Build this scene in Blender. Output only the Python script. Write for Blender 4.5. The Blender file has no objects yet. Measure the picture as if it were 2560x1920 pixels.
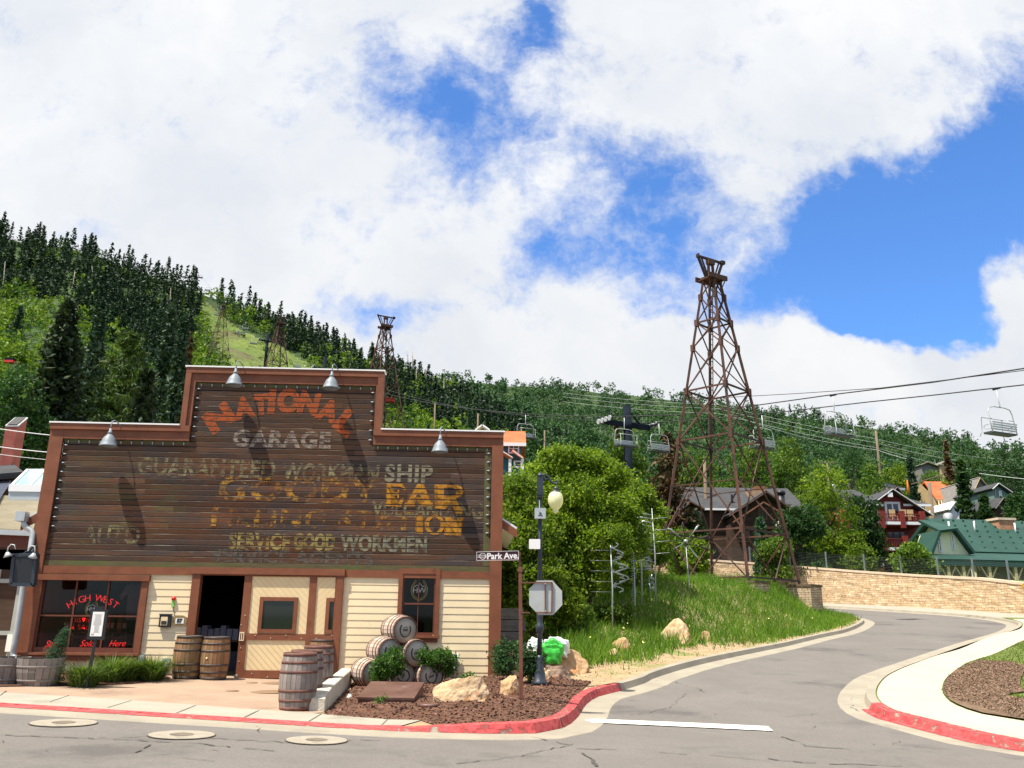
import bpy, bmesh, math, random
import numpy as np
from mathutils import Vector, Matrix
PI = math.pi
R = math.radians
rnd = random.Random(7)
nr = np.random.default_rng(11)
SC = bpy.context.scene
COL = SC.collection

# ------------------------------------------------------------ camera, sky, sun, exposure
FPX, PITCH, ROLL, CZ = 2080.0, R(15.6), R(0.7), 1.65
_F = Vector((0, math.cos(PITCH), math.sin(PITCH)))
_R0 = Vector((1, 0, 0)); _U0 = Vector((0, -math.sin(PITCH), math.cos(PITCH)))
_R = _R0 * math.cos(ROLL) + _U0 * math.sin(ROLL)
_U = -_R0 * math.sin(ROLL) + _U0 * math.cos(ROLL)
CAM = Vector((0, 0, CZ))
cd = bpy.data.cameras.new('camera'); cam = bpy.data.objects.new('camera', cd); COL.objects.link(cam)
cd.sensor_width = 36; cd.lens = FPX / 2560 * 36; cd.clip_start = 0.1; cd.clip_end = 5000
cam.matrix_world = Matrix(((_R.x, _U.x, -_F.x, 0), (_R.y, _U.y, -_F.y, 0), (_R.z, _U.z, -_F.z, CZ), (0, 0, 0, 1)))
SC.camera = cam

def ray(x, y):
    d = _F + _R * ((x - 1280) / FPX) + _U * ((960 - y) / FPX)
    return d / d.y
def at(x, y, Y):
    return CAM + ray(x, y) * Y
def proj(P):
    v = Vector(P) - CAM; w = v.dot(_F)
    return 1280 + FPX * v.dot(_R) / w, 960 - FPX * v.dot(_U) / w

L = Vector((1.5, 1.0, -3.75)).normalized()
sl = bpy.data.lights.new('sun', 'SUN'); sl.energy = 5.0; sl.angle = R(0.53); sl.color = (1.0, 0.93, 0.80)
sun = bpy.data.objects.new('sun', sl); COL.objects.link(sun)
sun.rotation_euler = L.to_track_quat('-Z', 'Y').to_euler()
sun.location = (-30, -20, 75)

W = bpy.data.worlds.new('World'); SC.world = W; W.use_nodes = True
nt = W.node_tree; nt.nodes.clear()
def N(t, **k):
    n = nt.nodes.new(t)
    for a, b in k.items():
        if a.startswith('i_'): n.inputs[a[2:].replace('_', ' ')].default_value = b
        elif a.startswith('n_'): n.inputs[int(a[2:])].default_value = b
        else: setattr(n, a, b)
    return n
def lk(a, b): nt.links.new(a, b)
def M(op, a, b=None, c=None, clamp=False):
    n = nt.nodes.new('ShaderNodeMath'); n.operation = op; n.use_clamp = clamp
    for i, v in enumerate((a, b, c)):
        if v is None: continue
        if isinstance(v, (int, float)): n.inputs[i].default_value = v
        else: lk(v, n.inputs[i])
    return n.outputs[0]
SKY_STRENGTH = 0.1
tc = N('ShaderNodeTexCoord'); sp = N('ShaderNodeSeparateXYZ'); lk(tc.outputs['Generated'], sp.inputs[0])
ay = M('MAXIMUM', M('ABSOLUTE', sp.outputs[1]), 0.08)
uu = M('DIVIDE', sp.outputs[0], ay); vv = M('DIVIDE', sp.outputs[2], ay)
cb = N('ShaderNodeCombineXYZ'); lk(uu, cb.inputs[0]); lk(vv, cb.inputs[1])
wn = N('ShaderNodeTexNoise', n_2=3.2, n_3=5.0, n_4=0.6); lk(cb.outputs[0], wn.inputs['Vector'])
wn2 = N('ShaderNodeTexNoise', n_2=14.0, n_3=4.0, n_4=0.6); lk(cb.outputs[0], wn2.inputs['Vector'])
def vmath(op, a, b):
    n = nt.nodes.new('ShaderNodeVectorMath'); n.operation = op
    for i, v in enumerate((a, b)):
        if isinstance(v, (tuple, list)): n.inputs[i].default_value = v
        else: lk(v, n.inputs[i])
    return n.outputs[0]
off = vmath('MULTIPLY', vmath('SUBTRACT', wn.outputs['Color'], (.5, .5, .5)), (.20, .20, 0))
off2 = vmath('MULTIPLY', vmath('SUBTRACT', wn2.outputs['Color'], (.5, .5, .5)), (.075, .075, 0))
wuv = vmath('ADD', vmath('ADD', cb.outputs[0], off), off2)
def blob(px, py, a, b, ang, amp):
    c = ray(px, py); cx = ray(px + 10, py); cy = ray(px, py - 10)
    su = (cx.x - c.x) / 10; sv = (cy.z - c.z) / 10
    m = N('ShaderNodeMapping', vector_type='TEXTURE')
    m.inputs['Location'].default_value = (c.x, c.z, 0)
    m.inputs['Rotation'].default_value = (0, 0, R(ang))
    k = abs(math.cos(R(ang)))
    m.inputs['Scale'].default_value = (a * (su * k + sv * (1 - k)), b * (sv * k + su * (1 - k)), 1)
    lk(wuv, m.inputs['Vector'])
    g = N('ShaderNodeTexGradient', gradient_type='SPHERICAL'); lk(m.outputs[0], g.inputs[0])
    return M('MULTIPLY', g.outputs['Fac'], amp)
# places of blue sky: (px, py, half length, half width, angle counter-clockwise, strength)
BLUE = [(2450, 560, 580, 350, 25, 3.1), (2130, 650, 390, 290, 10, 2.3), (2520, 330, 320, 170, 30, 1.8), (2040, 570, 300, 160, 40, 1.1),
        (1830, 770, 380, 150, -8, 1.35), (2260, 800, 300, 120, 0, 2.0), (1420, 600, 210, 150, 10, 1.2), (1540, 640, 200, 110, 0, .75),
        (1560, 440, 340, 190, -30, 1.1), (1690, 420, 230, 150, 10, .75), (1450, 350, 230, 100, -10, .65), (1640, 530, 220, 110, -20, .7),
        (1250, 190, 300, 190, 60, 1.5), (1360, 40, 200, 100, 80, 1.2), (1080, 290, 320, 190, -30, 1.1), (880, 240, 260, 130, -25, .75),
        (1100, 370, 240, 130, -10, .6), (955, 110, 130, 110, 0, .75), (930, 800, 280, 80, 5, 1.05), (985, 480, 150, 130, 0, .45), (1330, 470, 180, 130, 0, .5),
        (1290, 690, 280, 110, 30, .7), (1790, 610, 380, 150, 10, .8), (2500, 150, 230, 110, 10, .9),
        (2545, 760, 130, 200, 0, -3.0), (2500, 900, 280, 110, 0, -1.8), (1700, 905, 520, 90, 0, -1.2), (2080, 935, 460, 90, 0, -1.6), (1600, 700, 160, 60, 15, -.3)]
s = None
for b in BLUE:
    o = blob(*b); s = o if s is None else M('ADD', s, o)
fn = N('ShaderNodeTexNoise', n_2=7.5, n_3=11.0, n_4=0.64, n_5=2.2); lk(cb.outputs[0], fn.inputs['Vector'])
fm = M('MULTIPLY', M('SUBTRACT', fn.outputs[0], .54), 3.6)
f2 = N('ShaderNodeTexNoise', n_2=24.0, n_3=8.0, n_4=0.6, n_5=2.2); lk(wuv, f2.inputs['Vector'])
back = N('ShaderNodeMapRange'); lk(sp.outputs[1], back.inputs['Value']); back.inputs['From Min'].default_value = .05; back.inputs['From Max'].default_value = -.35; back.inputs['To Min'].default_value = 0; back.inputs['To Max'].default_value = .75
tot = M('ADD', M('ADD', s, fm), M('ADD', M('MULTIPLY', M('SUBTRACT', f2.outputs[0], .5), 1.5), back.outputs[0]))
mr = N('ShaderNodeMapRange', interpolation_type='SMOOTHSTEP'); lk(tot, mr.inputs['Value'])
mr.inputs['From Min'].default_value = -0.05; mr.inputs['From Max'].default_value = 1.75
# cloud brightness from slow noise, whitest beside the blue
cn = N('ShaderNodeTexNoise', n_2=2.6, n_3=8.0, n_4=0.55); lk(wuv, cn.inputs['Vector'])
cr = N('ShaderNodeValToRGB'); lk(cn.outputs[0], cr.inputs[0])
cr.color_ramp.elements[0].position = .36; cr.color_ramp.elements[0].color = (.70, .735, .79, 1)
cr.color_ramp.elements[1].position = .60; cr.color_ramp.elements[1].color = (.86, .87, .88, 1)
hor = N('ShaderNodeMapRange'); lk(vv, hor.inputs['Value']); hor.inputs['From Min'].default_value = .1; hor.inputs['From Max'].default_value = .6
hor.inputs['To Min'].default_value = .92; hor.inputs['To Max'].default_value = 1.0
cl = N('ShaderNodeMix', data_type='RGBA', blend_type='MULTIPLY', n_0=1.0); lk(cr.outputs[0], cl.inputs[6]); lk(hor.outputs[0], cl.inputs[7])
sky = N('ShaderNodeTexSky', sky_type='NISHITA'); sky.sun_disc = False
sky.sun_elevation = math.asin(-L.z); sky.sun_rotation = math.atan2(-L.x, -L.y); sky.air_density = 1.0; sky.dust_density = .6; sky.ozone_density = 2.5
tint = N('ShaderNodeMix', data_type='RGBA', blend_type='MULTIPLY', n_0=1.0); lk(sky.outputs[0], tint.inputs[6]); tint.inputs[7].default_value = (.62, .98, 1.42, 1)
sk = N('ShaderNodeVectorMath', operation='SCALE'); lk(tint.outputs[2], sk.inputs[0]); sk.inputs['Scale'].default_value = 1.0
cls = N('ShaderNodeVectorMath', operation='SCALE'); lk(cl.outputs[2], cls.inputs[0]); cls.inputs['Scale'].default_value = .68 / SKY_STRENGTH
mx = N('ShaderNodeMix', data_type='RGBA'); lk(mr.outputs[0], mx.inputs[0]); lk(cls.outputs[0], mx.inputs[6]); lk(sk.outputs[0], mx.inputs[7])
bg = N('ShaderNodeBackground'); lk(mx.outputs[2], bg.inputs[0]); bg.inputs[1].default_value = SKY_STRENGTH
wo = N('ShaderNodeOutputWorld'); lk(bg.outputs[0], wo.inputs[0])
vs = SC.view_settings; vs.view_transform = 'Standard'; vs.look = 'None'; vs.exposure = 0.75; vs.gamma = 1.0; vs.use_curve_mapping = False
SC.cycles.max_bounces = 6; SC.cycles.transparent_max_bounces = 12; SC.cycles.use_denoising = True
SC.cycles.caustics_reflective = False; SC.cycles.caustics_refractive = False
SC.cycles.diffuse_bounces = 3; SC.cycles.glossy_bounces = 2; SC.cycles.transmission_bounces = 4

# ------------------------------------------------------------ materials
def mat(name, col, col2=None, scale=4.0, rough=.8, detail=5.0, stretch=(1, 1, 1), metal=0.0, bump=0.0, bscale=None,
        lo=.35, hi=.65, island=0.0, coord='Object', col3=None, s3=.5, t3=.55, spec=.35, rand=0.0, transl=0.0, emit=None, estr=0):
    m = bpy.data.materials.new(name); m.use_nodes = True
    t = m.node_tree; t.nodes.clear()
    out = t.nodes.new('ShaderNodeOutputMaterial'); b = t.nodes.new('ShaderNodeBsdfPrincipled')
    t.links.new(b.outputs[0], out.inputs[0])
    b.inputs['Roughness'].default_value = rough; b.inputs['Metallic'].default_value = metal
    b.inputs['Specular IOR Level'].default_value = spec
    c4 = lambda c: (*c[:3], 1)
    tcn = t.nodes.new('ShaderNodeTexCoord'); mp = t.nodes.new('ShaderNodeMapping'); mp.inputs['Scale'].default_value = stretch
    t.links.new(tcn.outputs[coord], mp.inputs[0])
    cur = None
    if col2 is not None:
        n = t.nodes.new('ShaderNodeTexNoise'); n.inputs['Scale'].default_value = scale; n.inputs['Detail'].default_value = detail; n.inputs['Roughness'].default_value = .6
        t.links.new(mp.outputs[0], n.inputs['Vector'])
        r = t.nodes.new('ShaderNodeMapRange'); r.inputs['From Min'].default_value = lo; r.inputs['From Max'].default_value = hi
        t.links.new(n.outputs[0], r.inputs['Value'])
        x = t.nodes.new('ShaderNodeMix'); x.data_type = 'RGBA'; t.links.new(r.outputs[0], x.inputs[0])
        x.inputs[6].default_value = c4(col); x.inputs[7].default_value = c4(col2); cur = x.outputs[2]
        if col3 is not None:
            n3 = t.nodes.new('ShaderNodeTexNoise'); n3.inputs['Scale'].default_value = s3; n3.inputs['Detail'].default_value = 6; n3.inputs['Roughness'].default_value = .65
            t.links.new(mp.outputs[0], n3.inputs['Vector'])
            r3 = t.nodes.new('ShaderNodeMapRange'); r3.inputs['From Min'].default_value = t3; r3.inputs['From Max'].default_value = t3 + .12
            t.links.new(n3.outputs[0], r3.inputs['Value'])
            x3 = t.nodes.new('ShaderNodeMix'); x3.data_type = 'RGBA'; t.links.new(r3.outputs[0], x3.inputs[0]); t.links.new(cur, x3.inputs[6]); x3.inputs[7].default_value = c4(col3); cur = x3.outputs[2]
    if island or rand:
        hsv = t.nodes.new('ShaderNodeHueSaturation')
        if cur is not None: t.links.new(cur, hsv.inputs['Color'])
        else: hsv.inputs['Color'].default_value = c4(col)
        src = None
        if island:
            g = t.nodes.new('ShaderNodeNewGeometry')
            r1 = t.nodes.new('ShaderNodeMapRange'); t.links.new(g.outputs['Random Per Island'], r1.inputs['Value'])
            r1.inputs['To Min'].default_value = 1 - island; r1.inputs['To Max'].default_value = 1 + island; src = r1.outputs[0]
            rh = t.nodes.new('ShaderNodeMapRange'); t.links.new(g.outputs['Random Per Island'], rh.inputs['Value'])
            rh.inputs['To Min'].default_value = .5 + .02; rh.inputs['To Max'].default_value = .5 - .025
            t.links.new(rh.outputs[0], hsv.inputs['Hue'])
        if rand:
            oi = t.nodes.new('ShaderNodeObjectInfo')
            r2 = t.nodes.new('ShaderNodeMapRange'); t.links.new(oi.outputs['Random'], r2.inputs['Value'])
            r2.inputs['To Min'].default_value = 1 - rand; r2.inputs['To Max'].default_value = 1 + rand
            if src is not None:
                mm = t.nodes.new('ShaderNodeMath'); mm.operation = 'MULTIPLY'; t.links.new(src, mm.inputs[0]); t.links.new(r2.outputs[0], mm.inputs[1]); src = mm.outputs[0]
            else: src = r2.outputs[0]
        t.links.new(src, hsv.inputs['Value']); cur = hsv.outputs[0]
    if cur is not None: t.links.new(cur, b.inputs['Base Color'])
    else: b.inputs['Base Color'].default_value = c4(col)
    if bump:
        nb = t.nodes.new('ShaderNodeTexNoise'); nb.inputs['Scale'].default_value = bscale or scale * 3; nb.inputs['Detail'].default_value = 5
        t.links.new(mp.outputs[0], nb.inputs['Vector'])
        bp = t.nodes.new('ShaderNodeBump'); bp.inputs['Strength'].default_value = bump; bp.inputs['Distance'].default_value = .03
        t.links.new(nb.outputs[0], bp.inputs['Height']); t.links.new(bp.outputs[0], b.inputs['Normal'])
    if transl:
        tr = t.nodes.new('ShaderNodeBsdfTranslucent'); ms = t.nodes.new('ShaderNodeMixShader'); ms.inputs[0].default_value = transl
        br = t.nodes.new('ShaderNodeMix'); br.data_type = 'RGBA'; br.blend_type = 'MULTIPLY'; br.inputs[0].default_value = 1
        if cur is not None: t.links.new(cur, br.inputs[6])
        else: br.inputs[6].default_value = c4(col)
        br.inputs[7].default_value = (1.3, 1.45, .6, 1); t.links.new(br.outputs[2], tr.inputs[0])
        t.links.new(b.outputs[0], ms.inputs[1]); t.links.new(tr.outputs[0], ms.inputs[2]); t.links.new(ms.outputs[0], out.inputs[0])
    if emit:
        b.inputs['Emission Color'].default_value = c4(emit); b.inputs['Emission Strength'].default_value = estr
    return m

def worn(name, col, col2, wear, scale=9.0, soft=.1):
    """old paint with holes worn through it; wear 0..1"""
    m = mat(name, col, col2, scale=6, rough=.85, stretch=(1, 1, 1.3)); t = m.node_tree
    out = [n for n in t.nodes if n.type == 'OUTPUT_MATERIAL'][0]; b = [n for n in t.nodes if n.type == 'BSDF_PRINCIPLED'][0]
    mp = [n for n in t.nodes if n.type == 'MAPPING'][0]
    n = t.nodes.new('ShaderNodeTexNoise'); n.inputs['Scale'].default_value = scale; n.inputs['Detail'].default_value = 6; n.inputs['Roughness'].default_value = .7
    t.links.new(mp.outputs[0], n.inputs['Vector'])
    r = t.nodes.new('ShaderNodeMapRange'); c = .25 + .5 * wear; r.inputs['From Min'].default_value = c - soft; r.inputs['From Max'].default_value = c + soft
    t.links.new(n.outputs[0], r.inputs['Value'])
    tr = t.nodes.new('ShaderNodeBsdfTransparent'); ms = t.nodes.new('ShaderNodeMixShader')
    t.links.new(r.outputs[0], ms.inputs[0]); t.links.new(tr.outputs[0], ms.inputs[1]); t.links.new(b.outputs[0], ms.inputs[2]); t.links.new(ms.outputs[0], out.inputs[0])
    return m

def glass(name, tint=(.02, .03, .03), tr=.55):
    m = bpy.data.materials.new(name); m.use_nodes = True; t = m.node_tree; t.nodes.clear()
    out = t.nodes.new('ShaderNodeOutputMaterial'); a = t.nodes.new('ShaderNodeBsdfTransparent'); a.inputs[0].default_value = (tr, tr, tr, 1)
    g = t.nodes.new('ShaderNodeBsdfGlossy'); g.inputs['Roughness'].default_value = .03; g.inputs[0].default_value = (.9, .9, .9, 1)
    f = t.nodes.new('ShaderNodeFresnel'); f.inputs[0].default_value = 1.33
    ms = t.nodes.new('ShaderNodeMixShader'); t.links.new(f.outputs[0], ms.inputs[0]); t.links.new(a.outputs[0], ms.inputs[1]); t.links.new(g.outputs[0], ms.inputs[2]); t.links.new(ms.outputs[0], out.inputs[0])
    return m

# ------------------------------------------------------------ mesh helpers
class MB:
    def __init__(s): s.v = []; s.f = []; s.sm = []
    def add(s, vs, fs, smooth=False):
        o = len(s.v); s.v += [tuple(v) for v in vs]; s.f += [tuple(i + o for i in f) for f in fs]; s.sm += [smooth] * len(fs); return s
    def box(s, x0, x1, y0, y1, z0, z1):
        if x0 > x1: x0, x1 = x1, x0
        if y0 > y1: y0, y1 = y1, y0
        if z0 > z1: z0, z1 = z1, z0
        v = [(x0, y0, z0), (x1, y0, z0), (x1, y1, z0), (x0, y1, z0), (x0, y0, z1), (x1, y0, z1), (x1, y1, z1), (x0, y1, z1)]
        return s.add(v, [(0, 3, 2, 1), (4, 5, 6, 7), (0, 1, 5, 4), (1, 2, 6, 5), (2, 3, 7, 6), (3, 0, 4, 7)])
    def bar(s, p, q, w, h=None, up=(0, 0, 1)):
        h = h or w; p = Vector(p); q = Vector(q); d = (q - p).normalized(); up = Vector(up)
        if abs(d.dot(up)) > .99: up = Vector((0, 1, 0))
        a = d.cross(up).normalized() * w / 2; b = a.cross(d).normalized() * h / 2
        v = [p - a - b, p + a - b, p + a + b, p - a + b, q - a - b, q + a - b, q + a + b, q - a + b]
        return s.add(v, [(0, 1, 2, 3), (7, 6, 5, 4), (0, 4, 5, 1), (1, 5, 6, 2), (2, 6, 7, 3), (3, 7, 4, 0)])
    def tube(s, pts, r, n=8, caps=True, smooth=True):
        pts = [Vector(p) for p in pts]; m = len(pts); rr = r if isinstance(r, (list, tuple)) else [r] * m
        vs = []; prev = None
        for i, p in enumerate(pts):
            d = (pts[min(i + 1, m - 1)] - pts[max(i - 1, 0)]).normalized()
            if prev is None:
                up = Vector((0, 0, 1)) if abs(d.z) < .9 else Vector((1, 0, 0)); a = d.cross(up).normalized()
            else: a = (prev - d * prev.dot(d)).normalized()
            prev = a; b = d.cross(a)
            for k in range(n):
                t = 2 * PI * k / n; vs.append(p + (a * math.cos(t) + b * math.sin(t)) * rr[i])
        fs = [(i * n + k, i * n + (k + 1) % n, (i + 1) * n + (k + 1) % n, (i + 1) * n + k) for i in range(m - 1) for k in range(n)]
        if caps: fs += [tuple(range(n))[::-1], tuple((m - 1) * n + k for k in range(n))]
        return s.add(vs, fs, smooth)
    def lathe(s, prof, c=(0, 0, 0), n=20, axis=None, smooth=True, caps=True, ring=False):
        """prof = [(r, h)]; axis = direction (default z)"""
        ax = Vector(axis or (0, 0, 1)).normalized(); up = Vector((0, 0, 1)) if abs(ax.z) < .9 else Vector((1, 0, 0))
        a = ax.cross(up).normalized(); b = ax.cross(a); c = Vector(c); vs = []
        for r, h in prof:
            for k in range(n):
                t = 2 * PI * k / n; vs.append(c + ax * h + (a * math.cos(t) + b * math.sin(t)) * r)
        fs = [(i * n + k, i * n + (k + 1) % n, (i + 1) * n + (k + 1) % n, (i + 1) * n + k) for i in range(len(prof) - 1) for k in range(n)]
        if ring: fs += [((len(prof) - 1) * n + k, (len(prof) - 1) * n + (k + 1) % n, (k + 1) % n, k) for k in range(n)]
        elif caps: fs += [tuple(range(n))[::-1], tuple((len(prof) - 1) * n + k for k in range(n))]
        return s.add(vs, fs, smooth)
    def prism(s, poly, y0, y1):
        """poly in (x, z), thickness along y"""
        n = len(poly); vs = [(x, y0, z) for x, z in poly] + [(x, y1, z) for x, z in poly]
        fs = [tuple(range(n)), tuple(range(2 * n - 1, n - 1, -1))] + [(i, i + n, (i + 1) % n + n, (i + 1) % n) for i in range(n)]
        return s.add(vs, fs)
    def slab(s, P, t):
        """flat polygon P (3D points) thickened by t along its normal (downwards)"""
        P = [Vector(p) for p in P]; nn = (P[1] - P[0]).cross(P[2] - P[0]).normalized()
        if nn.z < 0: nn = -nn
        Q = [p - nn * t for p in P]; n = len(P)
        return s.add(P + Q, [tuple(range(n)), tuple(range(2 * n - 1, n - 1, -1))] + [(i, i + n, (i + 1) % n + n, (i + 1) % n) for i in range(n)])
    def build(s, name, m, parent=None, label=None, fix=True):
        me = bpy.data.meshes.new(name); me.from_pydata(s.v, [], s.f); me.update()
        if fix:
            bm = bmesh.new(); bm.from_mesh(me); bmesh.ops.recalc_face_normals(bm, faces=bm.faces); bm.to_mesh(me); bm.free()
        me.polygons.foreach_set('use_smooth', s.sm)
        return mk(name, me, m, parent, label)
def mk(name, me, m, parent=None, label=None):
    o = bpy.data.objects.new(name, me); COL.objects.link(o)
    if m is not None and not me.materials: me.materials.append(m)
    if parent: o.parent = parent
    if label: o['label'] = label
    return o
def tag(o, label, cat=None, group=None, kind=None):
    if label: o['label'] = label
    if cat: o['category'] = cat
    if group: o['group'] = group
    if kind: o['kind'] = kind
    return o
def thing(name, label, cat, loc=(0, 0, 0), rz=0, group=None):
    o = bpy.data.objects.new(name, None); COL.objects.link(o); o.location = loc; o.rotation_euler = (0, 0, rz)
    o.empty_display_size = .2
    return tag(o, label, cat, group)
def struct(name, me_or_mb, m):
    o = me_or_mb.build(name, m) if isinstance(me_or_mb, MB) else mk(name, me_or_mb, m)
    o['kind'] = 'structure'; return o
def kids(o): return [c for c in COL.objects if c.parent == o]
def dup(root, loc=None, rz=None, label=None, group=None, scale=None, tree=None):
    tree = tree or {}
    def rec(o, parent):
        c = o.copy(); COL.objects.link(c); c.parent = parent
        for k in list(o.children): rec(k, c)
        return c
    r = rec(root, None)
    if loc is not None: r.location = loc
    if rz is not None: r.rotation_euler = (0, 0, rz)
    if scale is not None: r.scale = scale if hasattr(scale, '__len__') else (scale,) * 3
    if label: r['label'] = label
    if group: r['group'] = group
    return r
def quads(name, V, m, parent=None, uvless=True):
    """V: (n,4,3) array -> mesh of separate quads"""
    n = len(V); me = bpy.data.meshes.new(name)
    me.vertices.add(n * 4); me.vertices.foreach_set('co', np.ascontiguousarray(V, dtype=np.float32).ravel())
    me.loops.add(n * 4); me.loops.foreach_set('vertex_index', np.arange(n * 4, dtype=np.int32))
    me.polygons.add(n); me.polygons.foreach_set('loop_start', np.arange(n, dtype=np.int32) * 4)
    me.polygons.foreach_set('loop_total', np.full(n, 4, dtype=np.int32))
    me.update(calc_edges=True); me.validate()
    return mk(name, me, m, parent)
def text_data(s, size=1.0, bold=0.0, ex=0.0, shear=0.0, space=1.0, sx=1.0, align='CENTER'):
    cu = bpy.data.curves.new('t', 'FONT'); cu.body = s; cu.size = size; cu.offset = bold; cu.extrude = ex; cu.shear = shear
    cu.space_character = space; cu.align_x = align; cu.align_y = 'CENTER'; cu.resolution_u = 3
    o = bpy.data.objects.new('t', cu); COL.objects.link(o)
    dg = bpy.context.evaluated_depsgraph_get(); me = bpy.data.meshes.new_from_object(o.evaluated_get(dg))
    v = np.array([x.co[:] for x in me.vertices]) if len(me.vertices) else np.zeros((0, 3)); v[:, 0] *= sx
    f = [tuple(p.vertices) for p in me.polygons]
    bpy.data.objects.remove(o); bpy.data.curves.remove(cu); bpy.data.meshes.remove(me)
    return v, f
def text_into(mb, s, x, z, size, y=0.0, rot=0.0, **k):
    """letters standing in the x-z plane of mb, facing -y"""
    v, f = text_data(s, size, **k); c, q = math.cos(rot), math.sin(rot)
    return mb.add([(x + a * c - b * q, y - d, z + a * q + b * c) for a, b, d in v], f)

# zoom-window helpers: photograph pixels from a window's own coordinates
def win(x0, y0, s): return lambda x, y: (x0 + x * s, y0 + y * s)
Z1 = win(0, 1380, .28933); Z2 = win(560, 1380, .28933); Z3 = win(60, 880, .31342); Z4 = win(640, 880, .31342)
Z5 = win(1140, 1100, .28933); Z6 = win(1140, 1500, .28933); Z7 = win(1600, 600, .24108); Z8 = win(1600, 950, .3618)
A1 = win(2000, 900, .25316); A2 = win(2000, 1150, .25316); A3 = win(1920, 1480, .28933); A4 = win(0, 540, .32553)
A5 = win(400, 620, .28933); A6 = win(960, 860, .33454); A7 = win(0, 1020, .24096); A8 = win(1480, 980, .22604); DD = win(0, 0, 1.15732)

# ------------------------------------------------------------ ground height
def sst(a, b, x):
    t = min(1, max(0, (x - a) / (b - a))); return t * t * (3 - 2 * t)
def Hr(x, y):
    return -.025 * min(10, max(-14, x)) + (.01 + .045 * sst(-2, 4, x)) * max(0, y - 14)
def G(p, off=0.0, y0=6.0, H=None):
    """where the photograph's ray meets the road surface"""
    H = H or Hr; d = ray(*p); f = lambda Y: CZ + d.z * Y - H(d.x * Y, Y) - off
    Y = y0; last = f(Y)
    while Y < 95:
        Y2 = Y + .5; c = f(Y2)
        if last > 0 >= c:
            a, b = Y, Y2
            for _ in range(25):
                m = (a + b) / 2
                if f(m) > 0: a = m
                else: b = m
            return (d.x * a, a)
        Y, last = Y2, c
    return None
import mathutils
# ------------------------------------------------------------ the roads' plan, read off the photograph's kerbs
def smooth(P, step=.45):
    P = [Vector((*p[:2], 0)) for p in P]; out = []
    Q = [2 * P[0] - P[1]] + P + [2 * P[-1] - P[-2]]
    for i in range(1, len(Q) - 2):
        a, b, c, d = Q[i - 1:i + 3]; n = max(1, int((c - b).length / step))
        n = min(n, 40)
        for k in range(n):
            t = k / n
            out.append(.5 * ((2 * b) + (-a + c) * t + (2 * a - 5 * b + 4 * c - d) * t * t + (-a + 3 * b - 3 * c + d) * t ** 3))
    out.append(Q[-2]); return [(p.x, p.y) for p in out]
def GG(l, off=0): return [G(p, off) for p in l]
lk_ = GG([(0, 1765), (300, 1784), (640, 1805), (1000, 1826)]) + GG([Z6(600, 1085), Z6(820, 1045), Z6(950, 960), Z6(1030, 860), Z6(1150, 790), Z6(1360, 740), Z6(1560, 680), Z6(1700, 620), Z6(2212, 490), A3(350, 390), A3(650, 325), A3(790, 262)], .1)
lk_ = lk_ + [(19.6, 48.5), (20.2, 52.5), (19.2, 57.5), (15.5, 62), (9, 65), (-6, 67)]
LK = [(-60, lk_[0][1] + 8.2), (-25, lk_[0][1] + 2.7)] + smooth(lk_)
rk_ = GG([A3(700, 130), A3(1350, 170), A3(1900, 215), A3(2150, 255), A3(2190, 290), A3(2100, 340), A3(1800, 430), A3(1400, 570), A3(1090, 690), A3(950, 800), A3(935, 930), A3(1100, 1040), A3(1400, 1115), A3(1900, 1235), A3(2212, 1290)], .12)
rk_ = [(-6, 76), (10, 74.5), (20, 71.5)] + rk_[1:]
RK = smooth(rk_)
RK = RK + [(RK[-1][0] + 3, RK[-1][1] - 2.1), (RK[-1][0] + 10, RK[-1][1] - 4.5), (60, 3.0)]
def offs(P, d):
    """offset a polyline to its right side"""
    out = []
    for i, p in enumerate(P):
        a = Vector(P[max(0, i - 1)]); b = Vector(P[min(len(P) - 1, i + 1)]); t = (b - a).normalized()
        out.append((p[0] + t.y * d, p[1] - t.x * d))
    return out
_LKs = np.array(LK)
def dist_lk(x, y): return float(np.sqrt(((_LKs - (x, y)) ** 2).sum(1).min()))
def khl(x, y): return .012 + .13 * sst(-2.2, .3, x)
def Hl(x, y):
    """the land left of the side road: yard, verge and grass mound"""
    h = Hr(x, y) + khl(x, y)
    if y > 17 and x > -4:
        d = dist_lk(x, y)
        b = 3.0 * sst(.9, 7.5, d) * sst(18, 36, y) * sst(-3, 8, x); top = 3.2 + .35 * sst(42, 47, y) * sst(9, 12, x); h += min(b, max(0, top - h)) if b < 9 else 0
    n = math.sin(x * 1.3 + y * .7) * math.sin(y * 1.1 - x * .4)
    return h + .03 * n * sst(.5, 3, x) * sst(1, 3, dist_lk(x, y) if x > .3 else 0)
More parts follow.
